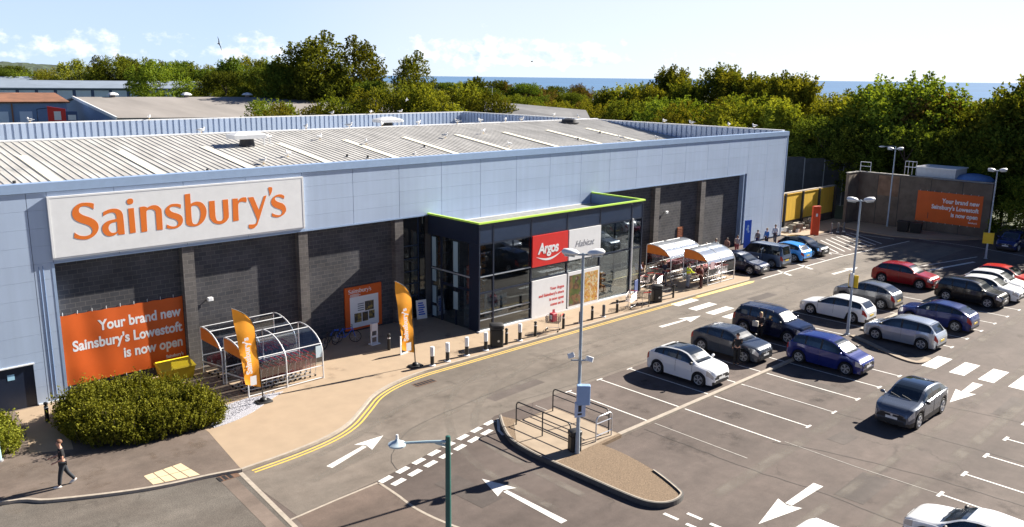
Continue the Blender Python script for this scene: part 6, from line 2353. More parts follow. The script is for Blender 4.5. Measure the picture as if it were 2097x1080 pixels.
def crown_points(kind, n, seed):
    """leaf centres in a unit-height tree (trunk base at 0, top at 1)"""
    rg = np.random.default_rng(seed)
    P = []
    if kind == 'round':
        K, zb, zt_, rx = 46, .22, 1.0, .40
    elif kind == 'tall':
        K, zb, zt_, rx = 52, .10, 1.0, .24
    elif kind == 'feather':
        K, zb, zt_, rx = 60, .12, 1.0, .32
    else:
        K, zb, zt_, rx = 40, .02, 1.0, .55
    clumps = []
    for i in range(K):
        th = rg.uniform(0, 2 * np.pi)
        u = rg.uniform(-1, 1)
        rr = rg.uniform(.45, 1.0) ** .5
        zc = (zb + zt_) / 2 + u * (zt_ - zb) / 2 * .86
        prof = np.sqrt(max(0, 1 - u * u)) if kind != 'feather' else (1 - (u * .5 + .5)) ** .6 * 1.1
        if kind == 'shrub':
            prof = np.sqrt(max(0, 1 - max(0, u) ** 2))
        wob = 1 + .28 * np.sin(3 * th + seed) * np.cos(2.2 * u + seed)
        r = rx * prof * rr * wob
        clumps.append((r * np.cos(th), r * np.sin(th), zc, rg.uniform(.075, .15) * (1.25 if kind == 'shrub' else 1)))
    if kind == 'feather':
        for i in range(14):
            th = rg.uniform(0, 2 * np.pi)
            r = rx * rg.uniform(.1, .7)
            for q in range(4):
                clumps.append((r * np.cos(th), r * np.sin(th), rg.uniform(.72, .85) + q * .055, .055 - q * .008))
    w = np.array([c[3] ** 2 for c in clumps])
    w /= w.sum()
    idx = rg.choice(len(clumps), n, p=w)
    d = rg.normal(size=(n, 3))
    d /= np.linalg.norm(d, axis=1)[:, None]
    rad_ = rg.uniform(.35, 1.0, n) ** .45
    cl = np.array(clumps)[idx]
    P = cl[:, :3] + d * (cl[:, 3] * rad_)[:, None] * np.array([1.1, 1.1, .85])
    ns = n // 3
    per = 14
    m = ns // per
    ci = rg.integers(0, len(clumps), m)
    cc = np.array(clumps)[ci]
    dd = rg.normal(size=(m, 3))
    out = cc[:, :3] - np.array([0, 0, .45])
    out /= np.linalg.norm(out, axis=1)[:, None] + 1e-6
    dd = dd * .55 + out * .7 + np.array([0, 0, .75 if kind in ('feather', 'tall') else .35])
    dd /= np.linalg.norm(dd, axis=1)[:, None]
    ln = rg.uniform(.05, .12, m)
    tt_ = rg.uniform(.15, 1, (m, per))
    sp_ = cc[:, None, :3] + dd[:, None, :] * (cc[:, 3] * .75)[:, None, None] + dd[:, None, :] * (ln[:, None] * tt_)[:, :, None] + rg.normal(size=(m, per, 3)) * .009
    P[:m * per] = sp_.reshape(-1, 3)
    P[:, 2] = np.clip(P[:, 2] / np.percentile(P[:, 2], 99.6), .015, 1.04)
    return P, clumps


TREES = {}


def tree_proto(key, kind, m, n, leaf, seed, height=14.0):
    P, clumps = crown_points(kind, n, seed)
    rg = np.random.default_rng(seed + 99)
    crown = mesh_quads('crown', leaf_quads(P * height, rg.uniform(.7, 1.3, n) * leaf, seed), m)
    mb = MB()
    top = .62 if kind != 'shrub' else .4
    r0 = .022 * height if kind != 'shrub' else .010 * height
    mb.path([(0, 0, -.1), (.01 * height, 0, .12 * height), (-.008 * height, .01 * height, .3 * height), (0, 0, top * height)], r0, 8, r1=r0 * .25)
    for c in clumps[:9]:
        z0 = min(max(.12, c[2] - .22), top - .02)
        mb.path([(0, 0, z0 * height), (c[0] * .5 * height, c[1] * .5 * height, (z0 * .5 + c[2] * .5 + .02) * height), (c[0] * height, c[1] * height, c[2] * height)], r0 * .38, 5, r1=r0 * .08)
    o = mb.build('trunk', M_bark, None, 60)
    tr = o.data
    bpy.data.objects.remove(o)
    TREES[key] = (crown, tr, height)


tree_proto('round1', 'round', L_mid, 15000, .30, 11)
tree_proto('round2', 'round', L_dark, 15000, .30, 12)
tree_proto('round3', 'round', L_lime, 15000, .30, 13)
tree_proto('tall1', 'tall', L_mid, 12000, .32, 14)
tree_proto('tall2', 'tall', L_dark, 12000, .32, 15)
tree_proto('feather1', 'feather', L_mid, 15000, .30, 16)
tree_proto('feather2', 'feather', L_lime, 15000, .30, 17)
tree_proto('shrub1', 'shrub', L_lime, 16000, .32, 18)
tree_proto('shrub2', 'shrub', L_mid, 16000, .32, 19)
tree_proto('brown', 'round', L_red, 12000, .32, 20)
# (x, y, height, width factor, kind)
KIND = {'round1': 'broad mid green tree', 'round2': 'broad dark green tree', 'round3': 'broad yellow green tree', 'tall1': 'tall narrow green tree', 'tall2': 'tall narrow dark tree', 'feather1': 'feathery green tree with upright tips', 'feather2': 'feathery yellow green tree with upright tips', 'shrub1': 'dense yellow green bush', 'shrub2': 'dense mid green bush', 'brown': 'brownish leaved tree'}
TL = [
    # behind the blue and white shed, far left
    ('a', 112.2, 373.5, 19.5, 1.1, 'round3'), ('a', 119.0, 371.4, 20.7, 1.0, 'tall1'), ('a', 123.5, 364.7, 21.3, 1.0, 'round1'), ('a', 129.5, 369, 21.0, 1.0, 'tall2'), ('a', 136.2, 370.8, 20.5, 1.0, 'round1'),
    ('a', 143.5, 370, 19.5, 1.0, 'tall1'), ('a', 149.5, 365.6, 19.7, 1.0, 'round2'), ('a', 154.9, 363.4, 19.0, 1.0, 'tall1'), ('a', 160.3, 361.0, 18.1, 1.0, 'round3'), ('a', 168, 356, 18.5, 1.0, 'tall2'),
    ('a', 125.2, 348, 17, 1.1, 'round2'), ('a', 140, 345, 17, 1.1, 'round2'), ('a', 152, 340, 16.5, 1.1, 'round2'),
    ('b', 105.5, 273.5, 18.3, 1.15, 'round1'), ('b', 124.3, 272, 13.5, 1.3, 'shrub2'), ('b', 140.9, 298.4, 20.3, 1.0, 'tall2'), ('b', 149.9, 305.2, 20.9, 1.0, 'round3'), ('b', 157, 300, 20.3, 1.1, 'round1'),
    ('b', 112.0, 240.9, 15.6, 1.1, 'round2'), ('b', 118.1, 231.6, 16.8, 1.1, 'round2'), ('b', 119.8, 220.0, 17.6, 1.1, 'round2'), ('b', 125, 225, 17.5, 1.1, 'round1'),
    # tall group above the roof, centre left
    ('c', 104.6, 187.0, 21.6, 1.05, 'tall1'), ('c', 110.6, 183.9, 24.3, 1.15, 'tall1'), ('c', 119.0, 182.3, 23.6, 1.05, 'tall1'), ('c', 124.6, 165.5, 20.0, .95, 'tall1'),
    ('c', 101.5, 189.0, 17.5, 1.0, 'tall2'), ('c', 115.3, 186, 18.5, .8, 'tall2'), ('c', 108, 178, 13.5, 1.0, 'round2'), ('c', 103, 181, 13.0, 1.0, 'round2'), ('c', 116, 172, 13.5, 1.0, 'round2'),
    # bushes just behind the roof parapet
    ('d', 69.3, 133.0, 10.6, .9, 'shrub2'), ('d', 66.0, 121.4, 10.4, .8, 'shrub1'), ('d', 74.2, 117.1, 11.4, .85, 'shrub2'), ('d', 77.2, 112.4, 12.7, .85, 'shrub1'), ('d', 80.3, 110.3, 13.7, .8, 'shrub2'),
    ('d', 83.3, 108.0, 13.3, .8, 'shrub1'), ('d', 86.3, 105.6, 13.7, .85, 'shrub1'), ('d', 89.2, 104.2, 13.0, .8, 'shrub2'), ('d', 90.6, 100.9, 11.2, .8, 'shrub1'), ('d', 70.5, 117, 10.3, .8, 'shrub2'), ('d', 93.5, 101.5, 10.8, .7, 'shrub2'),
    # middle distance towards the sea
    ('e', 254.2, 334.3, 12.0, 1.2, 'round2'), ('e', 262, 336.3, 11.8, 1.4, 'round2'), ('e', 268.6, 331.8, 11.9, 1.4, 'round2'), ('e', 246.7, 289.0, 12.1, 1.3, 'round2'), ('e', 277, 322, 12.3, 1.5, 'shrub2'),
    ('f', 190.2, 219.3, 14.6, 1.1, 'tall2'), ('f', 194.0, 213, 13.6, 1.2, 'round2'), ('f', 193.1, 207.6, 12.6, 1.2, 'brown'), ('f', 195.7, 200.2, 12.9, 1.2, 'round2'), ('f', 203, 203, 11.8, 1.2, 'brown'), ('f', 212.3, 210.0, 10.9, 1.4, 'round2'), ('f', 238.7, 227.8, 11.6, 1.3, 'round2'), ('f', 251.8, 228.4, 12.4, 1.0, 'brown'), ('f', 180, 203, 11.5, 1.4, 'round2'),
    ('f', 183, 192, 9.5, 1.5, 'shrub2'), ('f', 260, 236, 11, 1.2, 'round2'), ('f', 232, 215, 9.5, 1.6, 'shrub2'), ('f', 222, 205, 9.5, 1.6, 'round2'),
    ('g', 136.7, 131.9, 9.8, 1.1, 'shrub1'), ('g', 140.7, 127.8, 10.0, 1.0, 'shrub1'), ('g', 150, 133, 9.6, 1.1, 'brown'), ('g', 158, 137, 9.8, 1.1, 'brown'), ('g', 133.3, 113.4, 9.6, 1.0, 'shrub1'), ('g', 140, 120, 9.5, 1.0, 'brown'),
    # belt of trees behind the right end of the shop and the car park
    ('h', 126.2, 107.5, 12.9, 1.0, 'feather1'), ('h', 127.7, 103, 13.6, 1.0, 'feather2'), ('h', 129.9, 99.9, 14.1, 1.0, 'feather1'), ('h', 119.2, 91.1, 13.6, 1.0, 'feather2'), ('h', 131.9, 96.4, 17.0, .8, 'feather1'), ('h', 130.5, 92.6, 15.5, .9, 'feather2'), ('h', 123.7, 86.8, 14.5, 1.0, 'feather1'),
    ('h', 129.6, 84.2, 17.2, .9, 'feather1'), ('h', 126.8, 80.2, 15.8, .95, 'feather2'), ('h', 128.4, 77.5, 15.7, .95, 'feather1'), ('h', 125.7, 72.9, 15.2, 1.0, 'feather2'), ('h', 122.8, 67.8, 15.9, .9, 'feather1'), ('h', 119.4, 63.7, 15.4, .95, 'feather2'), ('h', 107.1, 62.5, 12.4, 1.0, 'shrub1'), ('h', 113, 68, 12.6, 1.0, 'shrub2'), ('h', 110, 73, 12, 1.0, 'shrub1'), ('h', 112, 80, 12, 1.0, 'shrub2'), ('h', 112, 88, 11.5, 1.0, 'shrub2'), ('h', 114, 95, 11, 1.0, 'shrub1'),
    ('h', 104.5, 58.5, 12.2, 1.0, 'feather2'),
    ('i', 115.3, 56.1, 12.9, 1.0, 'round3'), ('i', 112.4, 51.6, 13.4, 1.0, 'round1'), ('i', 109.7, 48.2, 13.9, 1.0, 'round3'), ('i', 108.7, 45.5, 14.6, 1.05, 'round2'), ('i', 107.0, 42.6, 15.6, 1.1, 'round1'), ('i', 107.4, 39.8, 13.6, 1.0, 'brown'), ('i', 108.2, 37.6, 13.2, 1.0, 'round1'), ('i', 110.5, 36.2, 12.6, 1.0, 'round2'), ('i', 107.2, 34.0, 12.6, 1.0, 'round3'), ('i', 104.9, 31.6, 12.9, 1.0, 'round1'), ('i', 103.2, 28.9, 13.8, 1.0, 'round2'), ('i', 100.9, 26.0, 15.8, 1.1, 'round1'), ('i', 98.6, 22.2, 15.6, 1.1, 'round2'), ('i', 96.5, 17.5, 15.5, 1.1, 'round1'), ('i', 95.5, 12, 15, 1.1, 'round2'), ('i', 95, 6, 15, 1.1, 'round1'),
    ('i', 99.0, 44.0, 9.8, 1.1, 'round2'), ('i', 98.5, 39.0, 10.2, 1.1, 'round2'), ('i', 99.5, 33.5, 10.0, 1.0, 'round2'), ('i', 98.5, 28.5, 10.4, 1.0, 'round2'), ('i', 97.5, 24.0, 9.5, 1.0, 'round2'), ('i', 96.0, 19.5, 9.5, 1.0, 'round2'), ('i', 97.0, 29.5, 7.5, .9, 'shrub2'), ('i', 102.0, 50.5, 10.5, 1.1, 'round2'), ('i', 105.5, 55.0, 10.5, 1.1, 'round2'), ('i', 92.2, 14.5, 9.0, 1.2, 'round2'),
    ('i', 92.0, 21.5, 6.5, 1.1, 'shrub2'), ('i', 92.5, 18.0, 6.5, 1.1, 'shrub2'), ('i', 93.0, 24.8, 6.0, 1.0, 'shrub2'), ('i', 97, 21.5, 8, 1.1, 'shrub2'), ('i', 99, 17, 8.5, 1.1, 'shrub2'), ('i', 91.5, 15, 6, 1.1, 'shrub2'),
    # far left garden trees in front of the hill
    ('j', 91.0, 400, 15.6, 1.2, 'round2'), ('j', 100, 398, 14.6, 1.2, 'shrub2'), ('j', 107, 388, 16.3, 1.1, 'shrub1'), ('j', 118, 500, 17.5, 1.2, 'round2'), ('j', 104, 505, 15.5, 1.3, 'round2'),
]
PLACE = {'a': 'behind the long blue and white shed', 'b': 'between the blue shed and the grey roof', 'c': 'in the tall group above the shop roof', 'd': 'directly behind the shop roof parapet', 'e': 'in the dark row before the sea',
         'f': 'in the dark clump beyond the roof corner', 'g': 'low behind the right end of the roof', 'h': 'in the belt behind the right end of the shop', 'i': 'in the wood behind the concrete wall', 'j': 'before the distant hill at far left'}
TT = random.Random(5)
for g_, x, y, h, wf, key in TL:
    crown, trunk, H0 = TREES[key]
    root = thing('tree', ' '.join((KIND[key].replace(' with upright tips', '') + ' ' + PLACE[g_]).split()[:16]), 'bush' if 'shrub' in key else 'tree', (x, y, -.06), TT.uniform(0, 6.28), KIND[key] + 's ' + PLACE[g_])
    k = h / H0
    root.scale = (k * wf, k * wf, k)
    for nm, d in (('crown', crown), ('trunk', trunk)):
        o = bpy.data.objects.new(nm, d)
        COL.objects.link(o)
        o.parent = root


MOUNDS = [(10.4, 35.2, 1.5), (10.6, 37.9, 1.9), (12.4, 34.9, 1.5), (12.5, 37.2, 1.7), (13.9, 34.6, 1.0), (9.9, 39.2, 1.3), (12.4, 39.4, 1.4), (13.6, 36.2, 1.1), (5.2, 36.8, 1.4), (6.6, 37.6, 1.3), (6.7, 36.4, .9), (4.6, 38.2, 1.2)]
# hedges by the service door: fine upright leafy shoots over a mound
def hedge(label, outline, zmax, n, seed, leaf):
    rg = np.random.default_rng(seed)
    cx = sum(p[0] for p in outline) / len(outline)
    cy = sum(p[1] for p in outline) / len(outline)
    t = thing('hedge', label, 'hedge', (cx, cy, .1))

    def inside(x, y):
        c = False
        for i in range(len(outline)):
            (x0, y0), (x1, y1) = outline[i - 1], outline[i]
            if (y0 > y) != (y1 > y) and x < (x1 - x0) * (y - y0) / (y1 - y0) + x0:
                c = not c
        return c

    def edge(x, y):
        b = 9
        for i in range(len(outline)):
            a, q = Vector(outline[i - 1]), Vector(outline[i])
            p = Vector((x, y))
            u = max(0, min(1, (p - a).dot(q - a) / (q - a).length_squared))
            b = min(b, (a + (q - a) * u - p).length)
        return b
    xs = [p[0] for p in outline]
    ys = [p[1] for p in outline]
    C, stems = [], MB()
    while len(C) < n:
        x, y = rg.uniform(min(xs), max(xs)), rg.uniform(min(ys), max(ys))
        if not inside(x, y):
            continue
        e = edge(x, y)
        top = zmax * min(1, .74 + e * .55) * (1 + .16 * math.sin(x * 2.3 + 1) * math.cos(y * 2.9) + .07 * math.sin(x * 7.1 + y * 5.3))
        # one leafy shoot
        ln = rg.uniform(.22, .5) * (1 + (rg.uniform() < .15) * .9)
        tuft = .5 + .5 * math.sin(x * 11 + 2 * math.sin(y * 7)) * math.sin(y * 10 + 2 * math.sin(x * 6))
        top *= .78 + .30 * tuft
        md_ = max((1 - ((x - a_) ** 2 + (y - b_) ** 2) / r_ ** 2) for a_, b_, r_ in MOUNDS)
        top *= .66 + .40 * max(0, md_) ** .5
        d = np.array([rg.normal() * .30, rg.normal() * .30, 1.0])
        out = np.array([x - cx, y - cy, 0]) * .16 * (1 if e < .5 else 0)
        d = d + out
        d /= np.linalg.norm(d)
        u0 = rg.uniform(0, 1) ** .35
        z0 = max(.02, top * u0 - .34)
        base = np.array([x - cx, y - cy, z0])
        m = 12
        for q in range(m):
            s = q / m * ln
            C.append(base + d * s + rg.normal(size=3) * .022)
        if rg.uniform() < .05:
            stems.tube((x - cx, y - cy, 0), tuple(base + d * ln * .8), .008, 4)
    C = np.array(C)
    sz = rg.uniform(.7, 1.35, len(C)) * leaf
    o = bpy.data.objects.new('foliage', mesh_quads('foliage', leaf_quads(C, sz, seed), L_hedge))
    COL.objects.link(o)
    o.parent = t
    stems.build('stems', M_bark, t)
    return t


hedge('large dense green hedge beside the service door below the orange banner', [(9.25, 38.3), (9.0, 37.2), (9.1, 35.6), (9.5, 34.5), (10.6, 33.75), (12.0, 33.45), (13.4, 33.4), (14.45, 33.45), (14.85, 34.2), (14.6, 35.4), (14.0, 37.0), (13.6, 38.2), (12.8, 39.0), (11.2, 39.1), (10.0, 38.9)], 1.42, 95000, 31, .078)
hedge('small green bush cut off by the left edge beside the teal post', [(4.0, 38.9), (4.0, 35.9), (5.6, 35.6), (6.9, 35.75), (7.35, 36.3), (7.5, 37.5), (7.2, 38.6), (6.2, 39.3)], 1.3, 36000, 32, .078)

# ------------------------------------------------------------------ right hand end: loading wall, concrete wall, fence
t = thing('loading_wall', 'row of yellow loading doors with dark posts at the right end of the shop', 'loading bay', (82, 42.9, 0))
for i in range(4):
    x0 = -6.5 + i * 3.6
    MB().box(x0 + .12, x0 + 3.48, .0, .12, .75, 3.5).build('door', M_ypanel, t)
    MB().box(x0 + .12, x0 + 3.48, -.07, .2, 3.505, 3.56).build('hood', M_ypanel, t)
    MB().box(x0 - .09, x0 + .09, -.20, .3, 0, 3.62).build('post', M_trim, t)
MB().box(7.81, 7.99, -.25, .3, 0, 3.62).build('post', M_trim, t)
MB().box(-6.6, 8.0, .0, .35, 3.565, 3.68).build('coping', M_stone, t)
MB().box(-6.4, 7.8, .05, .3, 0, .74).build('plinth', M_conc, t)
mb = MB()
for i in range(26):
    x, y, s = R.uniform(75.9, 83), R.uniform(40.6, 42.2), R.uniform(.18, .42)
    P = thing('crate', 'small crate or box of goods stacked below the yellow loading doors', 'crate', (x, y, .0 if i % 3 else .32), R.uniform(0, 3), 'goods below the yellow loading doors')
    c = R.choice([(.42, .36, .26), (.10, .09, .08), (.55, .52, .48), (.16, .14, .11)])
    m_ = mat('goods_%d' % int(c[0] * 100), c, .8, var=.15)
    MB().rbox(-s, s, -s * .7, s * .7, 0, s * 1.7, .03).build('box', m_, P)
    MB().box(-s * .92, s * .92, -.03, .03, s * 1.7, s * 1.7 + .006).build('tape', M_trim, P)
t = thing('concrete_wall', 'tall stained concrete wall enclosing the yard under the trees', 'wall', (89.5, 34, 0))
W_ = lambda mb, name, m: mb.build(name, m, t)
mb = MB()
mb.prism([(-.25, 6.3), (-.25, 2.2), (.05, 2.2), (.05, 6.3)], -.06, 5.45)
mb.prism([(-.25, 2.195), (-.25, -1.5), (.05, -1.5), (.05, 2.195)], -.06, 5.42)
mb.prism([(-.25, -1.505), (-.25, -7.2), (.05, -7.2), (.05, -1.505)], -.06, 5.38)
mb.prism([(-2.6, 6.0), (-.255, 6.0), (-.255, 6.3), (-2.6, 6.3)], -.06, 5.45)
W_(mb, 'wall', M_conc)
mb = MB()
for y in (3.9, 1.6, -1.5, -4.5):
    mb.box(-.262, -.251, y - .03, y + .03, 0, 5.3)
W_(mb, 'joint', mat('dark_joint', (.05, .045, .04), .9))
W_(MB().box(-.32, .12, -7.25, 6.35, 5.455, 5.53).box(-2.65, -.325, 5.95, 6.35, 5.455, 5.53), 'coping', mat('wall_coping', (.28, .27, .25), .85, var=.2))
W_(MB().prism([(-.256, 3.9), (-.251, 3.9), (-.251, 1.7), (-.256, 1.7)], 3.2, 5.3), 'repair_patch', mat('brown_patch', (.20, .12, .075), .9, var=.3, scale=1.5))
t = thing('plant_shed', 'white steel tank cabin standing above the concrete wall under the trees', 'cabin', (91.2, 32.6, 0))
MB().box(-.9, 2.2, -1.9, 1.9, 0, 6.35).build('body', mat('cabin_white', (.52, .54, .56), .5, var=.08), t)
MB().box(-1.0, 2.3, -2.0, 2.0, 6.355, 6.45).build('roof', M_white, t)
mb = MB()
for y in (1.95, 2.35, 2.75, 3.1):
    mb.tube((-.9, y, 5.5), (-.9, y, 6.9), .03, 5)
mb.tube((-.9, 1.95, 6.88), (-.9, 3.1, 6.88), .03, 5).tube((-.9, 1.95, 6.3), (-.9, 3.1, 6.3), .03, 5)
mb.build('ladder_cage', M_steel, t)
t = thing('water_tank', 'low blue covered tank beside the white cabin behind the wall', 'tank', (92.2, 29.6, 0))
MB().lathe([(1.9, 0), (1.9, 5.45), (1.5, 5.75), (.6, 5.95), (.02, 6.0)], n=20).build('body', mat('tank_blue', (.10, .20, .42), .45, var=.25, scale=1.2), t, 40)
MB().lathe([(1.93, 5.2), (1.93, 5.32)], n=20).build('band', M_steel, t, 40)
t = thing('panel_fence', 'tall dark panel fence with pale posts behind the yellow loading doors', 'fence', (92, 50, 0), rad(-24))
for i in range(9):
    MB().box(-12 + 2.9 * i + .05, -12 + 2.9 * i + 2.85, 0, .06, .1, 7.0 - .22 * i).build('panel', M_fence, t)
    MB().box(-12 + 2.9 * i - .05, -12 + 2.9 * i + .05, -.05, .1, 0, 7.1 - .22 * i).build('post', mat('pale_fence_post', (.24, .26, .28), .6), t)
t = thing('handrail', 'white tubular handrail on top of the concrete wall corner', 'railing', (89.4, 40.0, 5.53))
MB().path([(0, 0, 0), (0, 0, 1.0), (0, -1.1, 1.0), (0, -1.1, .0)], .035, 6).tube((0, 0, .55), (0, -1.1, .55), .03, 6).build('rail', M_alu, t, 50)
t = thing('mobile_bin', 'pair of dark wheeled bins against the shaded concrete wall', 'bin', (86.9, 32.9, 0), rad(10))
for dy in (-.75, .45):
    MB().add([(-.3, dy, .12), (.3, dy, .12), (.3, dy + .95, .12), (-.3, dy + .95, .12), (-.42, dy - .05, 1.1), (.42, dy - .05, 1.1), (.42, dy + 1.0, 1.1), (-.42, dy + 1.0, 1.1)], [(3, 2, 1, 0), (4, 5, 6, 7), (0, 1, 5, 4), (1, 2, 6, 5), (2, 3, 7, 6), (3, 0, 4, 7)]).build('body', M_black, t)
    MB().box(-.48, .46, dy - .08, dy + 1.03, 1.105, 1.18).build('lid', M_trim, t)
tag(struct(MB().prism([(84.9, 39.5), (83.6, 36.6), (83.4, 33.5), (84.6, 30.6), (86.5, 28.4), (89.2, 26.8), (89.2, 42.4), (75.4, 42.4), (75.4, 38.5)], -.02, .09), 'far_pavement', M_pave))

# ------------------------------------------------------------------ roof furniture
def vent(x, y, label, s=1.0):
    t = thing('roof_vent', label, 'roof vent', (x, y, zr(y)))
    MB().lathe([(.62 * s, -.15), (.5 * s, .5 * s), (.55 * s, .55 * s)], n=14).build('neck', M_trim, t, 40)
    MB().add([(-1.25 * s, -.7 * s, .55 * s), (1.25 * s, -.7 * s, .55 * s), (1.25 * s, .7 * s, .55 * s), (-1.25 * s, .7 * s, .55 * s), (-1.3 * s, -.75 * s, .85 * s), (1.3 * s, -.75 * s, .85 * s), (1.3 * s, .75 * s, .85 * s), (-1.3 * s, .75 * s, .85 * s), (-.6 * s, 0, 1.08 * s), (.6 * s, 0, 1.08 * s)],
             [(3, 2, 1, 0), (0, 1, 5, 4), (1, 2, 6, 5), (2, 3, 7, 6), (3, 0, 4, 7), (4, 5, 9, 8), (6, 7, 8, 9), (5, 6, 9), (7, 4, 8)]).build('hood', M_white, t)
    MB().tube((1.4 * s, 0, .0), (1.4 * s, 0, .8 * s), .05 * s, 6).tube((2.0 * s, .2, 0), (2.0 * s, .2, .62 * s), .04 * s, 6).tube((1.3 * s, 0, .8 * s), (2.1 * s, .2, .62 * s), .03 * s, 6).build('pipe', M_steel, t, 40)
    return t


vent(29.3, 60.0, 'white hooded roof vent on the ribbed roof left of centre')
vent(46.6, 66.4, 'smaller white roof vent just behind the ridge near the middle', .95)
t = thing('roof_vent', 'flat black vent cowl near the right end of the ridge', 'roof vent', (68.6, 63.5, zr(63.5)))
MB().lathe([(.9, -.1), (.8, .35), (.3, .5), (.02, .52)], n=12).build('cowl', M_black, t, 40)
MB().lathe([(1.1, -.05), (1.1, .06)], n=12).build('flange', M_trim, t, 40)
GP = 'small stub pipes on the shop roof'
for x, y in ((16.8, 50.5), (17.3, 48.7), (23.0, 52.8), (24.5, 51.0), (35.8, 53.6), (34.5, 54.4), (31.4, 50.5), (55.3, 51.0), (58.7, 50.1), (12.0, 53), (61.0, 55.2), (66.9, 57.5), (43, 56)):
    t = thing('roof_pipe', 'small dark stub pipe sticking out of the ribbed shop roof', 'pipe', (x, y, zr(y)), 0, GP)
    MB().tube((0, 0, -.05), (-.03, 0, .22), .09, 8).build('pipe', M_trim, t, 40)
    MB().lathe([(.15, .02), (.11, .09)], n=8).build('collar', mat('pipe_collar', (.25, .25, .25), .6), t, 40)


# gulls
def gull_mesh():
    b = MB()
    b.ell((0, 0, .20), .20, .085, .095, 10, 7)
    b.ell((.17, 0, .33), .062, .052, .055, 8, 6)
    b.tube((.13, 0, .24), (.165, 0, .32), .05, 8)
    g = MB()
    g.ell((-.06, .075, .22), .20, .022, .06, 8, 5).ell((-.06, -.075, .22), .20, .022, .06, 8, 5).bar((-.15, 0, .19), (-.34, 0, .21), .07, .03)
    k = MB()
    k.tube((.21, 0, .325), (.28, 0, .315), .014, 5, r1=.004).tube((.0, .035, .0), (.0, .03, .13), .009, 4).tube((.0, -.035, .0), (.0, -.03, .13), .009, 4)
    k.box(-.01, .06, .015, .055, 0, .012).box(-.01, .06, -.055, -.015, 0, .012)
    return b, g, k


def gull(x, y, z, rz, label, group):
    global GU
    if GU is None:
        t = thing('gull', label, 'bird', (x, y, z), rz, group)
        b, g, k = gull_mesh()
        b.build('body', mat('gull_white', (.80, .80, .80), .7), t, 60)
        g.build('wings', mat('gull_grey', (.36, .38, .41), .7), t, 60)
        k.build('beak_and_legs', mat('gull_yellow', (.55, .35, .06), .6), t, 60)
        t.scale = (1.25, 1.25, 1.25)
        GU = t
        return t
    o = dup(GU, (x, y, z), rz, label, group)
    return o


GU = None
RG = random.Random(21)
for x, y in ((38.6, 58), (39.4, 52.6), (34.1, 50.2), (36.2, 50.3), (40.8, 50.3), (44.5, 50.5), (47.6, 59), (50.9, 54.2), (55.1, 50.6), (57.0, 50.2), (60.2, 49.8), (66, 54), (30.2, 55.5), (36.0, 60.8), (27.4, 53.8), (70.5, 53), (21.0, 49.5), (53.0, 60.0)):
    gull(x, y, zr(y) + .05, RG.uniform(0, 6.28), 'white gull standing on the sloping ribbed shop roof', 'gulls on the shop roof slope')
for x in (28.0, 37.2, 41.5, 45.0, 49.2, 54, 57.0, 60.5, 62.8):
    gull(x, 65.0, ZR + .085, RG.uniform(0, 6.28), 'white gull standing on the ridge of the shop roof', 'gulls on the roof ridge')
for x in (22.0, 33.0, 54.5, 60.0, 64.5):
    gull(x, 89.0, 10.3, RG.uniform(0, 6.28), 'white gull perched on the rear parapet of the shop roof', 'gulls on the rear parapet')
for y in (44.6, 47.5, 52.0, 55.5, 68, 72):
    gull(75.05, y, 10.3, RG.uniform(0, 6.28), 'white gull perched on the end parapet of the shop roof', 'gulls on the end parapet')


def flying(x, y, z, rz, roll, label, dark, s=1.0):
    t = thing('flying_bird', label, 'bird', (x, y, z), rz)
    m = mat('bird_dark', (.03, .03, .03), .8) if dark else mat('gull_white', (.80, .80, .80), .7)
    M = Matrix.Rotation(roll, 4, 'X') @ Matrix.Diagonal((s, s, s, 1))
    MB().ell((0, 0, 0), .25, .07, .07, 8, 6, M).ell((.25, 0, .02), .07, .05, .05, 6, 5, M).build('body', m, t, 60)
    for sd in (1, -1):
        MB().add([(.12, 0, .02), (-.10, 0, .02), (-.02, sd * .40, .16), (.14, sd * .38, .17), (-.16, sd * .85, .02), (-.1, sd * .85, .03), (.12, 0, .05), (-.10, 0, .05), (-.02, sd * .40, .18), (.14, sd * .38, .19)],
                 [(0, 1, 2, 3), (3, 2, 4, 5), (6, 7, 8, 9), (9, 8, 4, 5)], M).build('wing', m, t)
    return t


dv = lambda px, py, D: tuple(Vector((0, 0, 15)) + (fw + r2 * ((px - 1048.5) / 1722.956) - u2 * ((py - 540) / 1722.956)).normalized() * D)
flying(*dv(448, 90, 60), rad(100), rad(75), 'dark bird banking in the sky above the left tree line', True, .55)
flying(*dv(1089, 127, 140), rad(-40), 0, 'tiny dark bird flying low over the sea clouds', True, .8)
flying(*dv(833, 205, 85), rad(-40), rad(20), 'white gull gliding in front of the bushes behind the roof', False, .6)

# ------------------------------------------------------------------ buildings beyond
M_shedroof = mat('pale_shed_roof', (.27, .32, .39), .5, metal=.2, var=.12, scale=.15)
M_shedwall = mat('shed_white_panel', (.52, .64, .80), .6, var=.08, scale=.3)
M_shedblue = mat('shed_blue', (.045, .085, .20), .6)
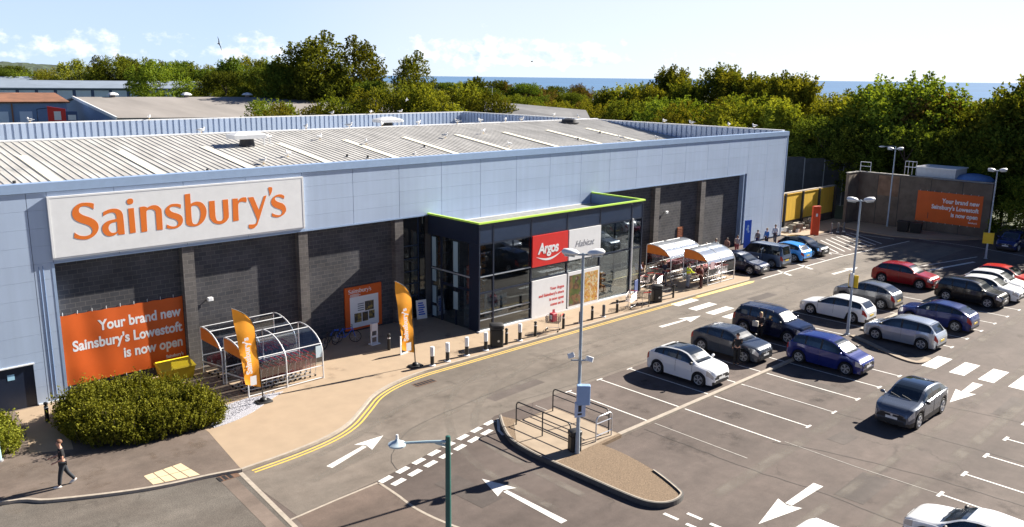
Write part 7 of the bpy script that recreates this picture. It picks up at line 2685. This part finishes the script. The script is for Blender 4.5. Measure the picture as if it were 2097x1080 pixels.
# long blue and white shed
t = thing('industrial_shed', 'long low blue and white panelled shed across the far left', 'shed', (102, 311, 0), math.atan2(300.5 - 321.5, 133 - 71.6))
Ls = 44.0
MB().box(-Ls, Ls - 9, 0, 26, 0, 9.3).build('wall', M_shedblue, t)
mb = MB()
for i in range(14):
    x0 = -Ls + .5 + i * 5.6
    if x0 + 4.6 > Ls - 9:
        break
    MB().box(x0, x0 + 4.6, -.12, -.003, 3.2, 8.75).build('panel', M_shedwall, t)
MB().add([(-Ls - .5, -1.2, 9.2), (Ls - 8.5, -1.2, 9.2), (Ls - 8.5, 13, 11.6), (-Ls - .5, 13, 11.6), (Ls - 8.5, 27, 9.2), (-Ls - .5, 27, 9.2), (-Ls - .5, -1.2, 9.55), (Ls - 8.5, -1.2, 9.55), (Ls - 8.5, 13, 11.9), (-Ls - .5, 13, 11.9), (Ls - 8.5, 27, 9.55), (-Ls - .5, 27, 9.55)],
         [(3, 2, 1, 0), (6, 7, 8, 9), (5, 4, 2, 3), (9, 8, 10, 11), (0, 1, 7, 6), (1, 2, 8, 7), (2, 4, 10, 8)]).build('roof', M_shedroof, t)
# grey roofed warehouse with pale blue gable
M_oldroof = mat('old_grey_roof', (.235, .215, .20), .85, var=.25, scale=.12, stretch=(1, .2, 1), detail=8)
M_gable = mat('blue_gable', (.17, .27, .45), .6, var=.06)
E_ = [(60.2, 206.4, 9.15), (122, 179, 9.35), (57.2, 170.7, 6.1), (119, 143.2, 6.2)]
t = thing('warehouse', 'warehouse with broad worn grey roof and pale blue gable behind the parapet', 'warehouse', (58, 185, 0))
O = Vector((58, 185, 0))
rp = [Vector(p) - O for p in E_]
up3 = Vector((0, 0, .3))
back = [Vector((64.5, 240, 6.0)) - O, Vector((126, 213, 6.2)) - O]
MB().add([*rp, *[p + up3 for p in rp], *back, *[p + up3 for p in back]], [(4, 6, 7, 5), (2, 3, 7, 6), (0, 2, 6, 4), (1, 5, 7, 3), (10, 4, 5, 11), (0, 4, 10, 8), (2, 0, 1, 3), (0, 8, 9, 1)]).build('roof', M_oldroof, t)
g0, g1, g2 = rp[0], rp[2], back[0]
dn = lambda p: Vector((p.x, p.y, 0))
MB().add([g1 + Vector((.6, .3, -.05)), g0 + Vector((.6, .3, -.1)), g2 + Vector((.6, 0, -.05)), dn(g2) + Vector((.6, 0, 0)), dn(g1) + Vector((.6, .3, 0))], [(0, 1, 2, 3, 4)]).add([rp[2] + Vector((.6, .3, -.05)), rp[3] + Vector((-.6, .3, -.05)), dn(rp[3]) + Vector((-.6, .3, 0)), dn(rp[2]) + Vector((.6, .3, 0))], [(0, 1, 2, 3)]).build('gable_wall', M_gable, t)
MB().bar(g0 + Vector((-.05, 0, .2)), g1 + Vector((-.05, 0, .2)), .3, .6).build('barge_board', M_white, t)
mb = MB()
for u in (.12, .35, .55, .72, .86):
    p = rp[0].lerp(rp[1], u) + Vector((0, 0, .3))
    MB().lathe([(.55, 0), (.5, .45)], p, 8).build('ventilator_neck', M_oldroof, t)
    MB().lathe([(1.35, .45), (.9, .85), (.1, 1.05)], p, 8).build('ventilator_cap', M_white, t)
# brown roofed unit with blue wall and red sign
t = thing('trade_unit', 'pale blue trade unit with rusty brown roof at far left', 'building', (50, 205, 0), math.atan2(206.9 - 209.9, 58.4 - 46.7))
MB().add([(-22, -8, 8.5), (8.4, -8, 8.5), (6.0, 3, 10.1), (-22, 3, 10.1), (-22, -8, 8.8), (8.4, -8, 8.8), (6.0, 3, 10.4), (-22, 3, 10.4)], [(3, 2, 1, 0), (4, 5, 6, 7), (0, 1, 5, 4), (1, 2, 6, 5), (2, 3, 7, 6)]).build('roof', mat('rusty_roof', (.20, .09, .05), .8, var=.3, scale=.4), t)
MB().box(-22, 7.8, -7.4, 2.6, 0, 8.45).build('wall', M_gable, t)
for x0 in (-9.5, -5.3, -1.0):
    MB().box(x0, x0 + 2.3, -7.5, -7.403, 0, 6.8).build('shutter_door', M_shedwall, t)
for x0 in (-2.4,):
    MB().box(x0, x0 + .3, -7.6, -7.403, 0, 8.4).build('pipe', mat('brown_pipe', (.25, .13, .08), .7), t)
mb = MB().path([(2.2, -7.4, 4.0), (2.2, -9.0, 5.5), (2.2, -9.0, 7.3), (4.6, -9.0, 7.6)], .1, 6)
mb.build('lamp_bracket', M_navy, t)
t = thing('trade_sign', 'red and blue trade sign standing before the pale blue gable', 'sign', (51.2, 183.2, 0), math.atan2(182.0 - 183.5, 53.8 - 49.0))
MB().add([(-2.6, 0, 4.4), (.55, 0, 4.4), (.55, 0, 7.75), (-2.6, 0, 8.3), (-2.6, .3, 4.4), (.55, .3, 4.4), (.55, .3, 7.75), (-2.6, .3, 8.3)], [(0, 1, 2, 3), (7, 6, 5, 4), (0, 4, 5, 1), (1, 5, 6, 2), (2, 6, 7, 3), (3, 7, 4, 0)]).build('red_panel', M_red, t)
MB().box(.56, 2.6, 0, .3, 4.4, 7.3).build('blue_panel', M_shedblue, t)
MB().box(-1.5, -.3, -.02, -.003, 5.6, 7.3).box(-1.6, -.2, -.02, -.003, 4.9, 5.2).box(.9, 2.3, -.02, -.003, 5.6, 6.6).build('lettering', M_white, t)
MB().box(-2.3, -2.0, .05, .25, 0, 4.39).box(2.0, 2.3, .05, .25, 0, 4.39).build('post', M_trim, t)
# small far roofs and houses
M_tile = mat('red_tile', (.30, .06, .04), .85, var=.2, scale=.5)
M_tile2 = mat('brown_tile', (.16, .07, .05), .85, var=.2, scale=.5)
M_wall = mat('cream_wall', (.55, .50, .44), .85, var=.1, scale=.4)


def house(x, y, rz, w, d, h, rh, mr, label, mw=None):
    t = thing('house', label, 'house', (x, y, 0), rz, 'far houses among the trees')
    MB().box(-w / 2, w / 2, -d / 2, d / 2, 0, h).build('wall', mw or M_wall, t)
    MB().add([(-w / 2 - .3, -d / 2 - .4, h - .1), (w / 2 + .3, -d / 2 - .4, h - .1), (w / 2 + .3, d / 2 + .4, h - .1), (-w / 2 - .3, d / 2 + .4, h - .1), (-w / 2 - .3, 0, h + rh), (w / 2 + .3, 0, h + rh)], [(3, 2, 1, 0), (0, 1, 5, 4), (2, 3, 4, 5), (1, 2, 5), (3, 0, 4)]).build('roof', mr, t)
    MB().box(w * .25, w * .25 + .9, -.4, .4, h + rh * .5, h + rh + 1.2).build('chimney', M_tile2, t)
    for k in range(3):
        MB().box(-w / 2 + w * (k + .25) / 3, -w / 2 + w * (k + .65) / 3, -d / 2 - .05, -d / 2 - .003, h * .55, h * .82).build('window', M_carglass, t)
    return t


house(262, 236.5, rad(-40), 9, 8, 6.2, 2.4, M_tile, 'far red roofed house left of the pale roof among the trees')
house(266, 230.0, rad(-42), 8, 7, 5.4, 2.0, M_shedroof, 'far house with pale grey roof among the trees')
house(270, 224.5, rad(-38), 10, 8, 6.2, 2.6, M_tile, 'far red roofed house right of the pale roof')
house(282, 222.0, rad(-45), 9, 8, 5.2, 2.2, M_tile2, 'far brown roofed house nearest the right hand tree belt')
house(262, 222.0, rad(-35), 10, 7, 4.2, 1.8, M_shedroof, 'far low white house below the red roofs', M_white)
house(330, 330, rad(-40), 12, 9, 5.8, 2.5, M_tile2, 'far brown roofed house below the sea horizon at centre')
house(300, 345, rad(-40), 12, 9, 5.5, 2.5, M_tile, 'far house behind the dark row of trees')
t = thing('low_roof', 'low dark grey shed roof just beyond the roof corner', 'shed', (92, 97.5, 0), rad(-42))
MB().box(-4, 12, -3, 5, 0, 8.2).build('wall', M_gable, t)
MB().add([(-4.3, -3.4, 8.2), (12.3, -3.4, 8.2), (12.3, 5.4, 9.6), (-4.3, 5.4, 10.9), (-4.3, -3.4, 8.4), (12.3, -3.4, 8.4), (12.3, 5.4, 9.8), (-4.3, 5.4, 11.1)], [(3, 2, 1, 0), (4, 5, 6, 7), (0, 1, 5, 4), (1, 2, 6, 5), (2, 3, 7, 6), (3, 0, 4, 7)]).build('roof', mat('dark_grey_roof', (.17, .17, .175), .7, var=.15, scale=.5), t)
for i, (x, y, w, h, mr) in enumerate(((60, 345, 14, 13.6, M_shedroof), (92, 395, 22, 12.8, M_shedroof), (106, 402, 18, 12.0, M_gable))):
    t = thing('far_shed', ('white roofed far shed at the left edge', 'far shed with pale curved roof before the hill', 'far shed with blue roof before the hill')[i], 'shed', (x, y, 0), rad(-20))
    MB().box(-w / 2, w / 2, -6, 6, 0, h - 2.2).build('wall', M_gable, t)
    MB().add([(-w / 2 - .4, -6.5, h - 2.2), (w / 2 + .4, -6.5, h - 2.2), (w / 2 + .4, 6.5, h - 2.2), (-w / 2 - .4, 6.5, h - 2.2), (-w / 2 + 1, 0, h), (w / 2 - 1, 0, h)], [(3, 2, 1, 0), (0, 1, 5, 4), (2, 3, 4, 5), (1, 2, 5), (3, 0, 4)]).build('roof', mr, t)
# wooded hill at the far left
rgh = np.random.default_rng(3)
nu, nv = 150, 16
vs, fs = [], []
for j in range(nv):
    for i in range(nu):
        u, v = i / (nu - 1), j / (nv - 1)
        ang = rad(66 + 36 * u)
        d = 2300 + 900 * v
        prof = math.sin(min(1, u * 2.6) * math.pi / 2) * (.9 + .1 * math.sin(u * 17 + .6))
        z = 47 * prof * math.sin(v * math.pi * .52) ** .8 + rgh.uniform(0, 9) * min(1, v * 4) * prof
        vs.append((d * math.cos(ang) * (1 + rgh.uniform(-.002, .002)), d * math.sin(ang), z - 1))
for j in range(nv - 1):
    for i in range(nu - 1):
        fs.append((j * nu + i, j * nu + i + 1, (j + 1) * nu + i + 1, (j + 1) * nu + i))
struct(MB().add(vs, [f[::-1] for f in fs]), 'hills', mat('wooded_hill', (.028, .045, .022), .95, var=.6, scale=.02, detail=8))
# ------------------------------------------------------------------ things inside the entrance seen through the glass
for i, (x, y, w, h, c, l) in enumerate(((44.2, 38.0, 1.6, 1.3, (.62, .24, .03), 'orange goods display inside the right hand shop window'), (43.4, 39.6, 2.0, 3.2, (.55, .50, .42), 'pale tall shelving inside the right hand shop window'), (34.9, 38.2, 1.6, 1.5, (.42, .52, .55), 'pale counter inside the left shop window'), (33.3, 39.8, 1.6, 1.1, (.10, .09, .08), 'dark shelf unit inside the left shop window'), (41.4, 39.0, 1.8, 3.9, (.20, .12, .07), 'brown shelving inside the window above the food poster'), (32.3, 37.6, .7, 3.6, (.30, .32, .34), 'grey column unit inside the narrow left shop window'), (35.2, 40.4, 1.0, 4.3, (.45, .20, .05), 'tall orange display inside the upper left shop window'), (45.1, 40.3, 1.0, 4.6, (.40, .36, .30), 'tall cream shelving in the far right shop window'))):
    t = thing('display_stand', l, 'display', (x, y, .12), rad(8 * (i % 3 - 1)))
    m_ = mat('display_%d' % i, c, .6, var=.3, scale=3)
    MB().box(-w / 2, w / 2, -.3, .3, 0, .3).box(-w / 2, w / 2, .2, .3, .3, h).build('unit', m_, t)
    mb = MB()
    for k in range(int(h / .4)):
        for q in range(5):
            hh = R.uniform(.12, .3)
            mb.box(-w / 2 + w * q / 5 + .03, -w / 2 + w * (q + 1) / 5 - .03, -.25, .15, .31 + k * .4, .31 + k * .4 + hh)
    mb.build('goods', m_, t)
